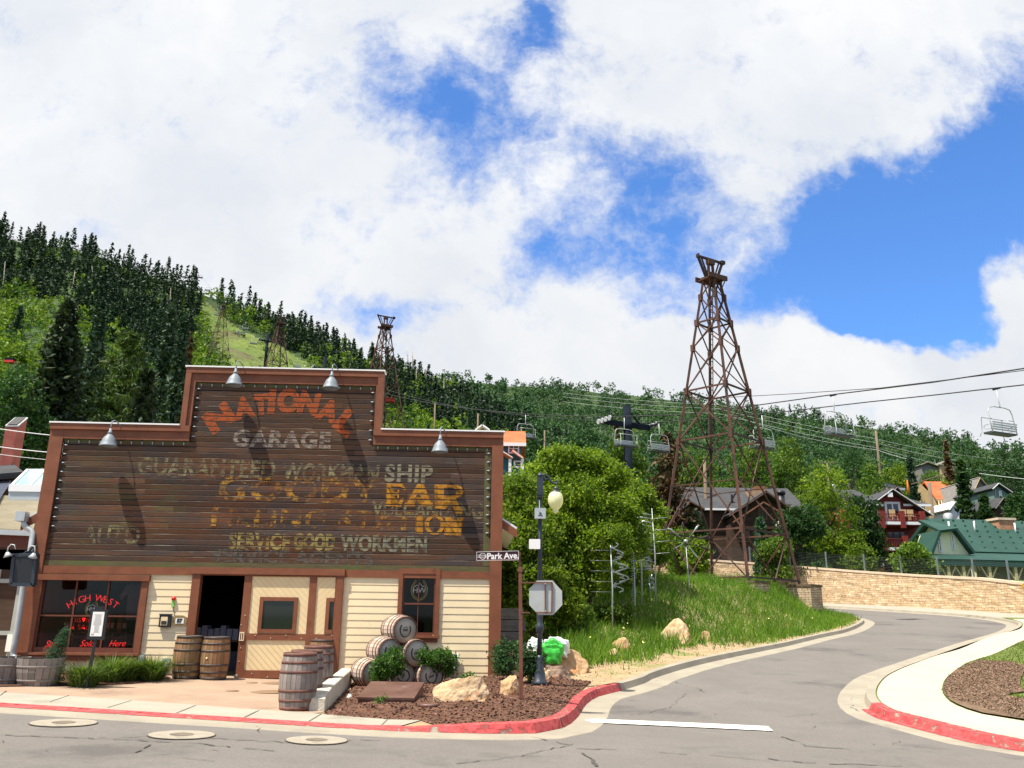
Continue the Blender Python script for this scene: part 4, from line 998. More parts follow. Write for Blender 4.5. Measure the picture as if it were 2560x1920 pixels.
# --- goose-neck lamps over the parapet
m_zinc = mat('galvanised', (.17, .20, .225), (.22, .25, .28), scale=6, rough=.55, metal=.1, spec=.4)
def goose():
    t = thing('gooseneck_lamp', 'grey lamp', 'wall lamp')
    mb = MB(); mb.tube([(.12, .14, -.02), (.12, .08, .10), (.10, .0, .20), (.06, -.09, .27), (.03, -.18, .29), (0, -.24, .24), (0, -.26, .14), (0, -.26, .02)], .014, 8)
    mb.build('arm', m_zinc, t)
    mb = MB(); mb.lathe([(.001, .05), (.028, .05), (.032, -.02), (.05, -.03), (.055, -.07), (.04, -.085), (.04, -.09)], (0, -.26, .02), 14); mb.build('socket', m_zinc, t)
    mb = MB(); mb.lathe([(.042, 0), (.07, -.03), (.13, -.10), (.165, -.19), (.19, -.27), (.215, -.30), (.212, -.305), (.185, -.275), (.16, -.19), (.125, -.105), (.06, -.035), (.001, -.02)], (0, -.26, -.06), 24)
    mb.build('lamp_shade', m_zinc, t)
    mb = MB(); mb.lathe([(.001, 0), (.07, 0), (.07, .02), (.001, .02)], (.12, .14, -.04), 12, axis=(0, 0, 1)); mb.build('wall_plate', m_zinc, t)
    return t
g0 = goose(); LAB = ['grey bell lamp on a gooseneck over the left low parapet', 'left grey gooseneck lamp on the raised middle parapet', 'right grey gooseneck lamp on the raised middle parapet', 'grey bell lamp on a gooseneck over the right low parapet']
for i, (p, zt0) in enumerate(((Z3(688, 640), zT), (Z3(1688, 160), zM), (Z4(605, 185), zM), (Z4(1470, 690), zT))):
    u, z = P(p, .38)
    g = g0 if i == 0 else dup(g0); g.location = BW(u, -D2 - .002 + .0, z + .02); g.rotation_euler = (0, 0, BA); g['label'] = LAB[i]; g['group'] = 'gooseneck lamps along the parapet'
# --- small fittings on the wall
def wallthing(name, label, cat, p, out=.02): u, z = P(p, out); return thing(name, label, cat, BW(u, -out, z), BA)
t = wallthing('mailbox', 'small square black box with a pale label beside the garage door', 'notice box', Z1(1432, 595), .03)
mb = MB(); mb.box(-.13, .13, -.06, 0, -.14, .13); mb.box(-.14, .14, -.075, 0, .131, .155); mb.build('case', m_black, t)
mb = MB(); mb.box(-.09, .06, -.066, -.0605, -.1, .09); mb.build('label_patch', m_creamd, t)
mb = MB(); mb.box(-.075, .045, -.072, -.067, -.08, .0); mb.build('dark_field', m_blk2, t)
t = wallthing('house_number_plate', 'small brass plate with scrollwork beside the black notice box', 'plaque', Z1(1555, 595), .03)
mb = MB(); mb.prism([(-.15, -.09), (.15, -.09), (.17, 0), (.15, .08), (.06, .12), (-.12, .12), (-.15, .03)], -.03, 0); mb.build('plate', mat('old_brass', (.30, .21, .09), rough=.5, metal=.4), t)
mb = MB(); mb.box(-.09, .10, -.036, -.0305, -.06, .06); mb.build('number_field', m_paperw, t)
mb = MB(); text_into(mb, '57', 0, 0, .11, y=-.041, bold=.01); mb.build('number', m_blk2, t)
t = wallthing('alarm_beacon', 'small round red beacon with a green drop below on cream siding', 'beacon', Z1(1503, 402), .02)
mb = MB(); mb.lathe([(.001, 0), (.05, 0), (.05, .03), (.035, .06), (.001, .07)], (0, 0, 0), 14, axis=(0, -1, 0)); mb.build('lens', mat('red_lens', (.65, .04, .03), rough=.25), t)
mb = MB(); mb.prism([(-.035, -.05), (.035, -.05), (.03, -.18), (0, -.20), (-.03, -.18)], -.03, 0); mb.build('green_tag', mat('lime_plastic', (.25, .55, .12), rough=.4), t)
mb = MB(); mb.tube([(.02, -.01, -.2), (.05, -.01, -.35), (.09, -.01, -.46)], .005, 5); mb.build('wire', m_black, t)
m_gmet = mat('grey_metal_box', (.38, .41, .42), (.44, .47, .48), scale=4, rough=.45, metal=.2)
t = wallthing('electric_meter_box', 'grey electric box on pipes fixed low on the cream siding', 'meter box', Z2(1960, 930), .03)
mb = MB(); mb.box(-.13, .11, -.16, 0, -.18, .14); mb.build('case', m_gmet, t)
mb = MB(); mb.box(-.05, .0, -.168, -.161, -.04, .07); mb.box(-.05, .03, -.167, -.161, .07, .09); mb.box(-.02, .03, -.169, -.161, -.08, -.03); mb.build('marking', m_blk2, t)
mb = MB(); mb.tube([(.16, -.06, .14), (.16, -.06, -.2), (.15, -.06, -.75)], .022, 8); mb.tube([(.11, -.06, .10), (.17, -.06, .11)], .02, 6); mb.build('conduit', m_gmet, t)
mb = MB(); mb.tube([(-.13, -.05, .13), (-.5, -.05, .13), (-.52, -.05, .1), (-.52, -.05, -.3)], .018, 8); mb.tube([(-.5, -.05, .13), (-.55, -.05, .1), (-.55, -.05, -.06)], .016, 6); mb.build('conduit', m_gmet, t)
mb = MB(); mb.box(-.62, -.54, -.1, 0, -.02, .12); mb.box(-.20, .02, -.12, 0, -.55, -.52); mb.build('junction_box', m_gmet, t)
for p, lb, s_ in ((Z1(1230, 915), 'small grey outlet box at the corner of the big window', .06), (Z1(1440, 955), 'pale grey outlet box low on the siding left of the barrels', .085)):
    t = wallthing('outlet_box', lb, 'outlet box', p, .02); mb = MB(); mb.box(-s_, s_, -.09, 0, -s_ * 1.1, s_ * 1.1); mb.build('case', m_gmet, t)
    mb = MB(); mb.box(-s_ * .5, s_ * .5, -.097, -.0905, -s_ * .6, s_ * .6); mb.build('flap', m_gmet, t)
# ------------------------------------------------------------ foliage makers
def leaf_quads(C, size, up=.35, asp=.55, var=.4, rng=nr):
    n = len(C); d = rng.normal(size=(n, 3)); d[:, 2] += up; d /= np.linalg.norm(d, axis=1, keepdims=True)
    a = rng.normal(size=(n, 3)); a -= d * (a * d).sum(1, keepdims=True); a /= np.linalg.norm(a, axis=1, keepdims=True) + 1e-9
    b = np.cross(d, a); s = size * rng.uniform(1 - var, 1 + var, (n, 1))
    return np.stack([C - a * s, C - b * s * asp, C + a * s, C + b * s * asp], 1)
def clump_crown(lobes, n_clump, per, leaf, clump_r, rng=nr, shell=.55, up=.35):
    """lobes: (x,y,z,rx,ry,rz). clumps sit towards the outside of every lobe"""
    L_ = np.array(lobes, float); w = (L_[:, 3] * L_[:, 4] * L_[:, 5]) ** .67; w /= w.sum()
    k = rng.choice(len(L_), n_clump, p=w); d = rng.normal(size=(n_clump, 3)); d /= np.linalg.norm(d, axis=1, keepdims=True)
    r = shell + (1.06 - shell) * rng.uniform(0, 1, (n_clump, 1)) ** .7
    c = L_[k, :3] + d * r * L_[k, 3:]
    cr = clump_r * rng.uniform(.5, 1.3, (n_clump, 1, 1))
    q = rng.normal(size=(n_clump, per, 3)) * cr * (.55, .55, .42) + c[:, None, :]
    return leaf_quads(q.reshape(-1, 3), leaf, up=up, rng=rng)
def blades(P_, h, w, lean=.35, rng=nr, hv=.4):
    """grass blades: n x 4 x 3, narrow at the tip"""
    n = len(P_); a = rng.uniform(0, 2 * PI, n); hh = h * rng.uniform(1 - hv, 1 + hv, n) if np.isscalar(h) else h
    s = np.stack([np.cos(a), np.sin(a), 0 * a], 1) * (w / 2); l = rng.normal(size=(n, 3)) * lean; l[:, 2] = 0
    tip = P_ + np.stack([0 * a, 0 * a, hh], 1) + l * hh[:, None]; mid = P_ + np.stack([0 * a, 0 * a, hh * .55], 1) + l * hh[:, None] * .3
    return np.stack([P_ - s, P_ + s, tip + s * .15, tip - s * .15], 1)
def foliage(name, c1, c2, scale=.8, rand=.12, island=.30, transl=.35, c3=None, t3=.58, rough=.6):
    return mat(name, c1, c2, scale=scale, rough=rough, island=island, rand=rand, transl=transl, col3=c3, s3=scale * 1.7, t3=t3, spec=.25)
f_maple = foliage('maple_leaves', (.095, .165, .014), (.17, .25, .022), .55, transl=.45, island=.42, c3=(.07, .14, .02), t3=.62)
f_bush = foliage('bush_leaves', (.050, .125, .020), (.085, .175, .03), 2)
f_juni = foliage('juniper_leaves', (.040, .095, .035), (.07, .14, .05), 2)
f_spruce = foliage('blue_spruce_needles', (.035, .085, .050), (.06, .12, .075), 2)
f_grass = foliage('tall_grass', (.080, .175, .016), (.125, .235, .022), .25, island=.4, transl=.4, c3=(.17, .20, .05), t3=.60)
f_tuft = foliage('ornamental_grass', (.060, .115, .022), (.115, .175, .04), 1.2, island=.4)
f_dark = foliage('dark_conifer_needles', (.012, .028, .012), (.026, .045, .016), .5, transl=.12, island=.45, c3=(.05, .045, .018), t3=.60)
m_bark = mat('bark', (.085, .06, .045), (.14, .105, .08), scale=6, rough=.95, stretch=(1, 1, .3))

# ------------------------------------------------------------ whisky barrels
m_stave = mat('barrel_oak', (.20, .105, .048), (.30, .17, .085), scale=5, rough=.8, stretch=(1, 1, .25), island=.3, detail=8, col3=(.09, .055, .03), s3=3, t3=.56)
m_staveg = mat('barrel_grey_oak', (.20, .165, .145), (.30, .26, .235), scale=5, rough=.9, stretch=(1, 1, .25), island=.25, detail=8, col3=(.12, .075, .06), s3=3, t3=.56)
m_stavep = mat('barrel_pale_oak', (.42, .34, .27), (.54, .45, .37), scale=5, rough=.9, stretch=(1, 1, .25), island=.25, detail=8, col3=(.28, .19, .14), s3=3, t3=.6)
m_hoop = mat('hoop_iron', (.055, .045, .04), (.09, .07, .06), scale=8, rough=.6, metal=.3)
m_hoopr = mat('rusty_hoop', (.12, .052, .038), (.18, .085, .062), scale=8, rough=.75, col3=(.08, .05, .05), s3=5)
m_heads = mat('barrel_head', (.36, .32, .26), (.48, .42, .34), scale=4, rough=.85, stretch=(.4, 1, 5), detail=8)
def br(h, H=.9, rb=.315, rh=.268): t = (h / H - .5) * 2; return rb - (rb - rh) * t * t
def barrel(ms, mh, hd=None):
    t = thing('barrel', 'x', 'barrel'); H = .9; mb = MB(); n = 24
    hs = [H * k / 10 for k in range(11)]
    for k in range(n):
        a0 = 2 * PI * k / n + .012; a1 = 2 * PI * (k + 1) / n - .012; vs = []
        for h in hs: vs += [(br(h) * math.cos(a0), br(h) * math.sin(a0), h), (br(h) * math.cos(a1), br(h) * math.sin(a1), h)]
        mb.add(vs, [(2 * i, 2 * i + 1, 2 * i + 3, 2 * i + 2) for i in range(10)], False)
    mb.add([(br(h) * .985 * math.cos(2 * PI * k / n), br(h) * .985 * math.sin(2 * PI * k / n), h) for h in hs for k in range(n)], [(i * n + k, i * n + (k + 1) % n, (i + 1) * n + (k + 1) % n, (i + 1) * n + k) for i in range(10) for k in range(n)])
    mb.build('body', ms, t, fix=False)
    for h0, w in ((.0, .055), (.13, .045), (.28, .045), (.575, .045), (.725, .045), (.845, .055)):
        mb = MB(); r0, r1 = br(h0) + .006, br(h0 + w) + .006
        mb.lathe([(r0 - .012, h0 + .001), (r0, h0 + .001), (r1, h0 + w), (r1 - .012, h0 + w)], (0, 0, 0), 24, ring=True); mb.build('hoop', mh, t)
    for z in (.87, .03):
        mb = MB(); mb.lathe([(.001, 0), (.258, 0), (.258, -.015 if z > .5 else .015), (.001, -.015 if z > .5 else .015)], (0, 0, z), 24); mb.build('head', hd or m_heads, t)
    return t
bw = barrel(m_stave, m_hoop); bgr = barrel(m_staveg, m_hoopr)
def place_standing(src, p, rz, label, group, H=Hl, first=False, z=None):
    x, y = G(p); b = src if first else dup(src); b.location = (x, y, H(x, y) + .012 if z is None else z); b.rotation_euler = (0, 0, rz); b['label'] = label; b['group'] = group; return b
def stand_at(src, u, v, z, rz, label, group, first=False):
    b = src if first else dup(src); b.location = BW(u, v, z); b.rotation_euler = (0, 0, rz); b['label'] = label; b['group'] = group; return b
q1 = P(Z1(1605, 1110), .6)[0]; q2 = P(Z1(1838, 1110), .6)[0]
stand_at(bw, q1, -.62, Hl(BW(q1, -.62, 0).x, BW(q1, -.62, 0).y) + .013, .4, 'brown oak barrel against the siding left of the open doorway', 'barrels standing on the forecourt', True)
b = stand_at(bw, q2, -.6, Hl(BW(q2, -.6, 0).x, BW(q2, -.6, 0).y) + .013, 2.0, 'brown oak barrel with a pale bung in front of the open doorway', 'barrels standing on the forecourt')
mb = MB(); mb.lathe([(.001, 0), (.022, 0), (.02, .012), (.001, .014)], (.314 * math.cos(-PI / 2 - .25 - 2.0), .314 * math.sin(-PI / 2 - .25 - 2.0), .45), 10, axis=(math.cos(-PI / 2 - .25 - 2.0), math.sin(-PI / 2 - .25 - 2.0), 0)); mb.build('bung', m_cream, b)
place_standing(bgr, Z2(622, 1372), .9, 'weathered grey barrel nearest the street, front of its row', 'barrels standing on the forecourt', first=True)
place_standing(bgr, Z2(682, 1322), 2.4, 'grey barrel second in the row beside the sloping kerb wall, mostly hidden', 'barrels standing on the forecourt')
b3 = place_standing(bgr, Z2(790, 1235), 3.9, 'grey barrel with a hanging hook, third in the row by the sloping wall', 'barrels standing on the forecourt')
mb = MB(); pts = [(.03 * math.cos(R(a)), -.33, .52 + .05 * math.sin(R(a))) for a in range(0, 361, 30)]; mb.tube(pts, .007, 6); o = mb.build('hook', m_hoop, b3); o.rotation_euler = (0, 0, -3.9)
place_standing(bw, Z2(830, 1120), 5.0, 'brown barrel at the back of the row, against the sliding door', 'barrels standing on the forecourt')
# the pile of lying barrels
blp = barrel(m_stavep, m_hoopr)
def emblem(t):
    mb = MB(); pts = [(.12 * math.cos(R(a)), .145 * math.sin(R(a)), .876) for a in range(-222, 43, 16)]; mb.tube(pts, .013, 5)
    mb.build('horseshoe_brand', m_blk2, t)
    mb = MB(); mb.tube([(-.05, .03, .873), (-.02, .06, .873), (0, .04, .873), (.02, .07, .873), (.05, .03, .873)], .005, 4); v, f = text_data('HW', .065, bold=.004); mb.add([(a, c - .01, .874) for a, c, _ in v], f); mb.build('brand_lettering', m_blk2, t)
yaw = R(27)
def lying(p, Y, label, first=False, roll=0.0, em=True):
    c = at(*p, Y); ax = Vector((math.sin(yaw), -math.cos(yaw), 0))
    b = blp if first else dup(blp); z = ax; x = Vector((math.cos(yaw), math.sin(yaw), 0)); y = Vector((0, 0, 1))
    rm_ = Matrix((x, y, z)).transposed().to_4x4() @ Matrix.Rotation(roll, 4, 'Z')
    b.matrix_world = Matrix.Translation(c - ax * .87) @ rm_; b['label'] = label; b['group'] = 'pile of lying barrels'
    return b
emblem(blp)
c0 = at(*Z2(1552, 1065), 18.6)
lying(Z2(1567, 672), 18.75, 'top barrel of the lying pile, silver grey head with horseshoe', True)
lying(Z2(1438, 862), 18.72, 'left barrel in the middle row of the pile, tan head with horseshoe')
lying(Z2(1665, 872), 18.78, 'right barrel in the middle row of the pile, brown head with horseshoe', roll=.05)
lying(Z2(1300, 1052), 18.7, 'leftmost bottom barrel of the pile, half behind a bush')
lying(Z2(1548, 1066), 18.75, 'middle bottom barrel of the pile with a plain grey head', roll=1.2)
lying(Z2(1790, 1072), 18.8, 'rightmost bottom barrel of the pile, hidden behind the right bush', roll=.4)

# ------------------------------------------------------------ bed: wall, steel plate, boulders, bushes
m_wallc = grainy(mat('weathered_concrete', (.50, .46, .37), (.60, .55, .45), scale=2.5, rough=.95, detail=9, bump=.4, bscale=25, col3=(.38, .35, .28), s3=1.5, t3=.57), 20, .1)
t = MB(); a = G(Z2(790, 1395)); bq = BW(P(Z2(1060, 1060), .45)[0], -.45, 0); za, zb = Hl(*a) - .05, Hl(bq.x, bq.y)
dx = Vector((bq.x - a[0], bq.y - a[1], 0)); nn = Vector((dx.y, -dx.x, 0)).normalized() * .125
pa = Vector((a[0], a[1], 0)) + dx.normalized() * .12; pb = Vector((bq.x, bq.y, 0))
prof = [(0, .20), (.06, .27), (.25, .31), (1.0, .33)]
vs = []
for k, (tt, h) in enumerate(prof):
    c = pa + dx * tt * .97; g_ = Hl(c.x, c.y)
    for s_, z in ((-1, g_ - .15), (-1, g_ + h - .015), (-.88, g_ + h), (.88, g_ + h), (1, g_ + h - .015), (1, g_ - .15)): vs.append(c + nn * s_ + Vector((0, 0, z)))
n = 6; fs = [(i * n + k, i * n + (k + 1) % n, (i + 1) * n + (k + 1) % n, (i + 1) * n + k) for i in range(len(prof) - 1) for k in range(n)] + [tuple(range(n)), tuple(range(18, 24))]
t.add(vs, fs); tag(t.build('retaining_wall', m_wallc), 'low sloping pale concrete wall between the forecourt and the bark bed', 'wall')
m_steel = mat('rusty_steel_plate', (.12, .06, .045), (.18, .10, .08), scale=3, rough=.45, metal=.3, detail=8, col3=(.25, .19, .17), s3=2, t3=.60)
c = G(Z2(1385, 1355)); t = thing('steel_hatch', 'flat rusty brown steel plate box lying in the bark bed', 'hatch', (c[0] + .05, c[1] + .15, Hm(*c) + .0), R(-3))
t.rotation_euler = (R(9), 0, R(-3)); mb = MB(); mb.box(-.50, .50, -.30, .85, .10, .135); mb.build('lid', m_steel, t)
mb = MB(); mb.box(-.485, .485, -.285, .83, -.1, .098); mb.build('box', m_steel, t)
m_rock = mat('orange_rock', (.36, .21, .10), (.50, .35, .20), scale=2.2, rough=.9, detail=9, bump=.5, bscale=12, col3=(.42, .17, .06), s3=1.6, t3=.54)
m_rockp = mat('pale_rock', (.46, .31, .17), (.58, .43, .27), scale=2.2, rough=.9, detail=9, bump=.5, bscale=12, col3=(.38, .17, .06), s3=1.8, t3=.55)
m_rockb = mat('brown_rock', (.26, .17, .12), (.36, .26, .19), scale=2.2, rough=.9, detail=9, bump=.5, bscale=12, col3=(.34, .15, .07), s3=1.6, t3=.56)
def rock(p, w, h, d, seed, m, label, H=Hl, sink=.15, Yoff=0, rz=0, cuts=17, name='boulder', group='boulders along the kerb and bed'):
    rg = random.Random(seed); bm = bmesh.new(); bmesh.ops.create_icosphere(bm, subdivisions=5, radius=1)
    pl = []; sv = Vector((seed * 3.1, seed * 1.7, 0))
    for v in bm.verts: v.co *= 1 + .16 * mathutils.noise.noise(v.co * 1.6 + sv) 
    for _ in range(cuts):
        v = Vector((rg.gauss(0, 1), rg.gauss(0, 1), rg.gauss(0, .7) + .25)).normalized(); pl.append((v, rg.uniform(.62, .92)))
    ph = [rg.uniform(0, 6) for _ in range(6)]
    for v in bm.verts:
        c = v.co
        for nrm, k in pl:
            e = c.dot(nrm) - k
            if e > 0: c -= nrm * e * .99
        nz = math.sin(c.x * 5 + ph[0]) * math.sin(c.y * 6 + ph[1]) * math.sin(c.z * 5 + ph[2]); c *= 1 + .035 * nz + .012 * math.sin(c.x * 17 + ph[3]) * math.sin(c.z * 15 + ph[4]) + .07 * mathutils.noise.noise(c * 5 + sv) + .035 * mathutils.noise.noise(c * 13 + sv)
        v.co = c
    mx_ = max(v.co.x for v in bm.verts); mn = min(v.co.x for v in bm.verts); zz = max(v.co.z for v in bm.verts)
    for v in bm.verts: v.co = Vector((v.co.x * w / (mx_ - mn), v.co.y * d / 2 / .8, v.co.z / zz * h * (1 if v.co.z > 0 else .5)))
    for f in bm.faces: f.smooth = False
    me = bpy.data.meshes.new(name); bm.to_mesh(me); bm.free()
    x, y = G(p); y += Yoff; o = mk(name, me, m); o.location = (x, y, H(x, y) - h * sink); o.rotation_euler = (0, 0, rz); tag(o, label, 'boulder', group); return o
rock(Z2(2060, 1405), 1.0, .44, .6, 3, m_rockp, 'largest pale orange boulder in the dark bark bed', Hm, .08, .22)
rock(Z6(470, 945), .42, .34, .36, 5, m_rock, 'small knobbly orange boulder beside the street sign post', Hm, .05, .1)
rock(Z6(700, 800), .62, .34, .3, 8, m_rockp, 'jagged pale yellow rock behind the lamp post base', Hm, .05, .05)
rock(Z6(830, 760), 1.0, .36, .6, 9, m_rockb, 'long flat grey brown rock leaning behind the lamp post', Hl, .1, .3, rz=-.1)
rock(Z6(985, 700), 1.02, .60, .7, 12, m_rock, 'big orange brown block boulder at the edge of the verge', Hl, .05, .3)
rock(Z6(1370, 560), .56, .27, .4, 15, m_rockp, 'low pale rock in the grass, front one of the leaning pair', Hl, .08, .2)
rock(Z6(1450, 520), .60, .42, .4, 17, m_rock, 'pinkish wedge rock behind the low pale rock in the grass', Hl, .08, .5)
rock(Z6(1895, 445), 1.15, .80, .9, 21, m_rockp, 'tall blocky pale and orange boulder standing alone below the grass', Hl, .05, .4)
rock(Z6(2165, 415), .5, .35, .4, 23, m_rock, 'small rounded orange rock right of the tall blocky boulder', Hl, .08, .2)
for i, (p, s_) in enumerate(((Z2(1170, 1170), .13), (Z2(1222, 1172), .10), (Z2(1085, 1210), .10), (Z2(1570, 955), .08), (Z2(1080, 1275), .13))):
    if i == 3: continue
    rock(p, s_, s_ * .55, s_ * .8, 40 + i, m_rockp if i < 4 else m_gmet, ['small pale stone by the lowest left barrel, left of two', 'small pale stone by the lowest left barrel, right of two', 'little tan stone at the foot of the sloping wall', '', 'flat grey pebble lying in the bark by the sloping wall'][i], Hm, .1, 0, name='stone', group='small stones in the bark')['category'] = 'stone'
def tree_thing(name, label, cat, loc, fol, fm, trunk, group=None, tm=None, rz=0, part='foliage', tn='trunk'):
    t = thing(name, label, cat, loc, rz, group); quads(part, fol, fm, t)
    if trunk: trunk.build(tn, tm or m_bark, t)
    return t
def stems(n, h, spread, r, rng=rnd):
    mb = MB()
    for k in range(n):
        a = rng.uniform(0, 2 * PI); s_ = spread * rng.uniform(.3, 1); mb.tube([(0, 0, -.05), (.3 * s_ * math.cos(a), .3 * s_ * math.sin(a), h * .4), (s_ * math.cos(a), s_ * math.sin(a), h * rng.uniform(.75, 1))], [r, r * .7, r * .3], 5)
    return mb
for i, (p, w, h, m, lb) in enumerate(((Z2(1370, 1215), .46, .74, f_bush, 'bright green bush in front of the leftmost lying barrels'), (Z2(1830, 1205), .50, .70, f_bush, 'dark green bush between the barrel pile and the meter box'), (Z6(455, 800), .52, .78, f_juni, 'spreading juniper bush at the right corner of the building, left of the sign post'), (Z6(640, 845), .36, .72, f_juni, 'upright juniper bush between the sign post and the lamp post'))):
    x, y = G(p); rg = np.random.default_rng(60 + i)
    lobes = [(rg.uniform(-.45, .45) * w, rg.uniform(-.4, .4) * w, h * rg.uniform(.35, .8), w * .42, w * .42, h * .27) for _ in range(9)]
    tree_thing('bush', lb, 'bush', (x, y + .1, Hm(x, y)), clump_crown(lobes, 430, 13, .028, .085, rg, .35), m, stems(9, h * .8, w * .6, .012), 'bushes in the bark bed')
for i, (p, lb) in enumerate(((Z6(75, 760), 'tiny weed at the foot of the foundation, left of two'), (Z6(135, 765), 'tiny weed at the foot of the foundation, right of two'), (Z2(1345, 1385), 'tiny green sprig in front of the steel plate'))):
    x, y = G(p); tag(quads('weed', leaf_quads(nr.normal(size=(70, 3)) * (.07, .05, .04) + (0, 0, .05), .028), f_bush), lb, 'plant', 'weeds in the bark').location = (x, y, Hm(x, y))
x, y = G(Z2(1762, 1425)); mb = MB(); mb.lathe([(.001, 0), (.17, 0), (.17, .05), (.15, .06), (.001, .06)], (0, 0, 0), 18)
tag(mb.build('valve_cover', m_steel), 'round rusty lid lying in the bark left of the big boulder', 'cover').location = (x, y, Hm(x, y) - .01)

for i, (p, r) in enumerate(((Z2(240, 1140), .12), (Z2(430, 1143), .28), (Z2(385, 1220), .36), (Z2(70, 1212), .13), (Z1(2005, 1212), .1))):
    x, y = G(p); mb = MB(); mb.lathe([(.001, 0), (r, 0), (r * .97, .006), (.001, .006)], n=22); o = mb.build('drain_cover', mat('bronze_cover', (.20, .12, .07), (.26, .17, .10), scale=9, rough=.7) if i == 0 else bpy.data.materials['bronze_cover']); o.location = (x, y, Hl(x, y) + .012)
    tag(o, ['small round brown cover in the forecourt before the sliding door', 'mid sized round cover near the back of the barrel row', 'largest round brown cover in the forecourt, beside the front barrels', 'small oval brown cover in the middle of the forecourt', 'tiny round cover left of the middle forecourt'][i], 'cover', 'round covers in the forecourt')

# ------------------------------------------------------------ planting bed and planters on the left
bedp = [G(Z1(820, 1165)), G(Z1(1150, 1150)), G(Z1(1480, 1100)), (-7.9, 19.9), (-12.5, 19.7), G(Z1(-200, 1180))]
struct('mulch_bed', drape(bedp, .4, lambda x, y: Hl(x, y) + .03, 0), m_mulch)
for i, (p, r, h, n, lb) in enumerate(((Z1(680, 1180), .42, .62, 420, 'leafy grass clump left of the menu stand, under the big window'), (Z1(740, 1185), .22, .42, 200, 'short grass tuft at the foot of the menu stand'), (Z1(920, 1140), .42, .70, 480, 'tall grass clump just right of the menu stand'), (Z1(1060, 1130), .38, .58, 380, 'middle grass clump under the right half of the big window'), (Z1(1270, 1125), .50, .66, 560, 'broad arching grass clump at the right end of the bed'))):
    x, y = G(p); rg = np.random.default_rng(80 + i); n = int(n * 1.4); h *= .74
    a = rg.uniform(0, 2 * PI, n); rr = r * .5 * np.sqrt(rg.uniform(0, 1, n)); base = np.stack([rr * np.cos(a), rr * np.sin(a), 0 * a], 1)
    hh = h * rg.uniform(.3, 1.15, n); V = []; out = np.stack([np.cos(a), np.sin(a), 0 * a], 1); sw = rg.uniform(.1, 1.3, (n, 1)) * r
    p0 = base; p1 = base + out * sw * .35 + np.stack([0 * a, 0 * a, hh * .65], 1); p2 = base + out * sw + np.stack([0 * a, 0 * a, hh * rg.uniform(.7, 1.0, n)], 1)
    s_ = np.stack([-np.sin(a), np.cos(a), 0 * a], 1) * .008
    V = np.concatenate([np.stack([p0 - s_, p0 + s_, p1 + s_, p1 - s_], 1), np.stack([p1 - s_, p1 + s_, p2 + s_ * .2, p2 - s_ * .2], 1)])
    tag(quads('grass_clump', V, f_tuft), lb, 'grass clump', 'grass clumps under the display window').location = (x, y + .15, Hl(x, y) + .02)
x, y = G(Z1(520, 1170)); rg = np.random.default_rng(91); C_ = []
for k in range(230):
    zz = rg.uniform(.05, 1.45); rr = (1.5 - zz) * .34 * rg.uniform(.5, 1); a = rg.uniform(0, 2 * PI); lean = .28 * zz
    C_.append((rr * math.cos(a) + lean, rr * math.sin(a), zz))
C_ = np.array(C_); q = (rg.normal(size=(len(C_), 26, 3)) * (.055, .055, .045) + C_[:, None, :]).reshape(-1, 3)
tb = MB(); tb.tube([(0, 0, -.05), (.11, 0, .43), (.29, 0, 1.0)], [.03, .02, .008], 6)
tree_thing('spruce', 'small leaning blue green spruce in front of the display window', 'tree', (x - .42, y + .15, Hl(x, y)), leaf_quads(q * .72, .024, asp=.22, rng=rg), f_spruce, tb)
m_pgrey = mat('planter_oak', (.16, .14, .125), (.24, .215, .19), scale=4, rough=.95, stretch=(1, 1, .3), island=.25, detail=8)
def planter():
    t = thing('planter', 'x', 'planter'); mb = MB(); n = 20
    for k in range(n):
        a0 = 2 * PI * k / n + .01; a1 = 2 * PI * (k + 1) / n - .01; vs = []
        for h, r in ((0, .34), (.25, .40), (.5, .42)): vs += [(r * math.cos(a0), r * math.sin(a0), h), (r * math.cos(a1), r * math.sin(a1), h)]
        mb.add(vs, [(0, 1, 3, 2), (2, 3, 5, 4)])
        mb.add([(.385 * math.cos(a0), .385 * math.sin(a0), .5), (.385 * math.cos(a1), .385 * math.sin(a1), .5), (.42 * math.cos(a1), .42 * math.sin(a1), .5), (.42 * math.cos(a0), .42 * math.sin(a0), .5)], [(0, 1, 2, 3)])
    mb.build('body', m_pgrey, t, fix=False)
    for h0, r in ((.08, .372), (.33, .416)): mb = MB(); mb.lathe([(r - .02, h0), (r - .004, h0), (r + .006, h0 + .045), (r - .012, h0 + .045)], (0, 0, 0), 20, ring=True); mb.build('hoop', m_pgrey, t)
    mb = MB(); mb.lathe([(.001, .44), (.39, .44), (.39, .43), (.001, .43)], (0, 0, 0), 20); mb.build('soil', m_mulch, t)
    return t
p0 = planter(); x, y = G(Z1(285, 1165)); p0.location = (x, y + .15, Hl(x, y)); p0['label'] = 'grey half barrel planter below the downpipe, right one of two'; p0['group'] = 'half barrel planters'
x, y = G(Z1(10, 1160)); dup(p0, (x - .12, y + .25, Hl(x, y)), 1.1, 'grey half barrel planter cut off by the left edge of the picture')
t = thing('flexible_pipe', 'short red capped pipe end lying across the left planter', 'pipe', at(*Z1(90, 960), 17.9), 0)
mb = MB(); mb.tube([(-.35, 0, 0), (.1, 0, 0)], .058, 12); mb.build('cap', mat('red_plastic', (.62, .03, .025), rough=.35), t)
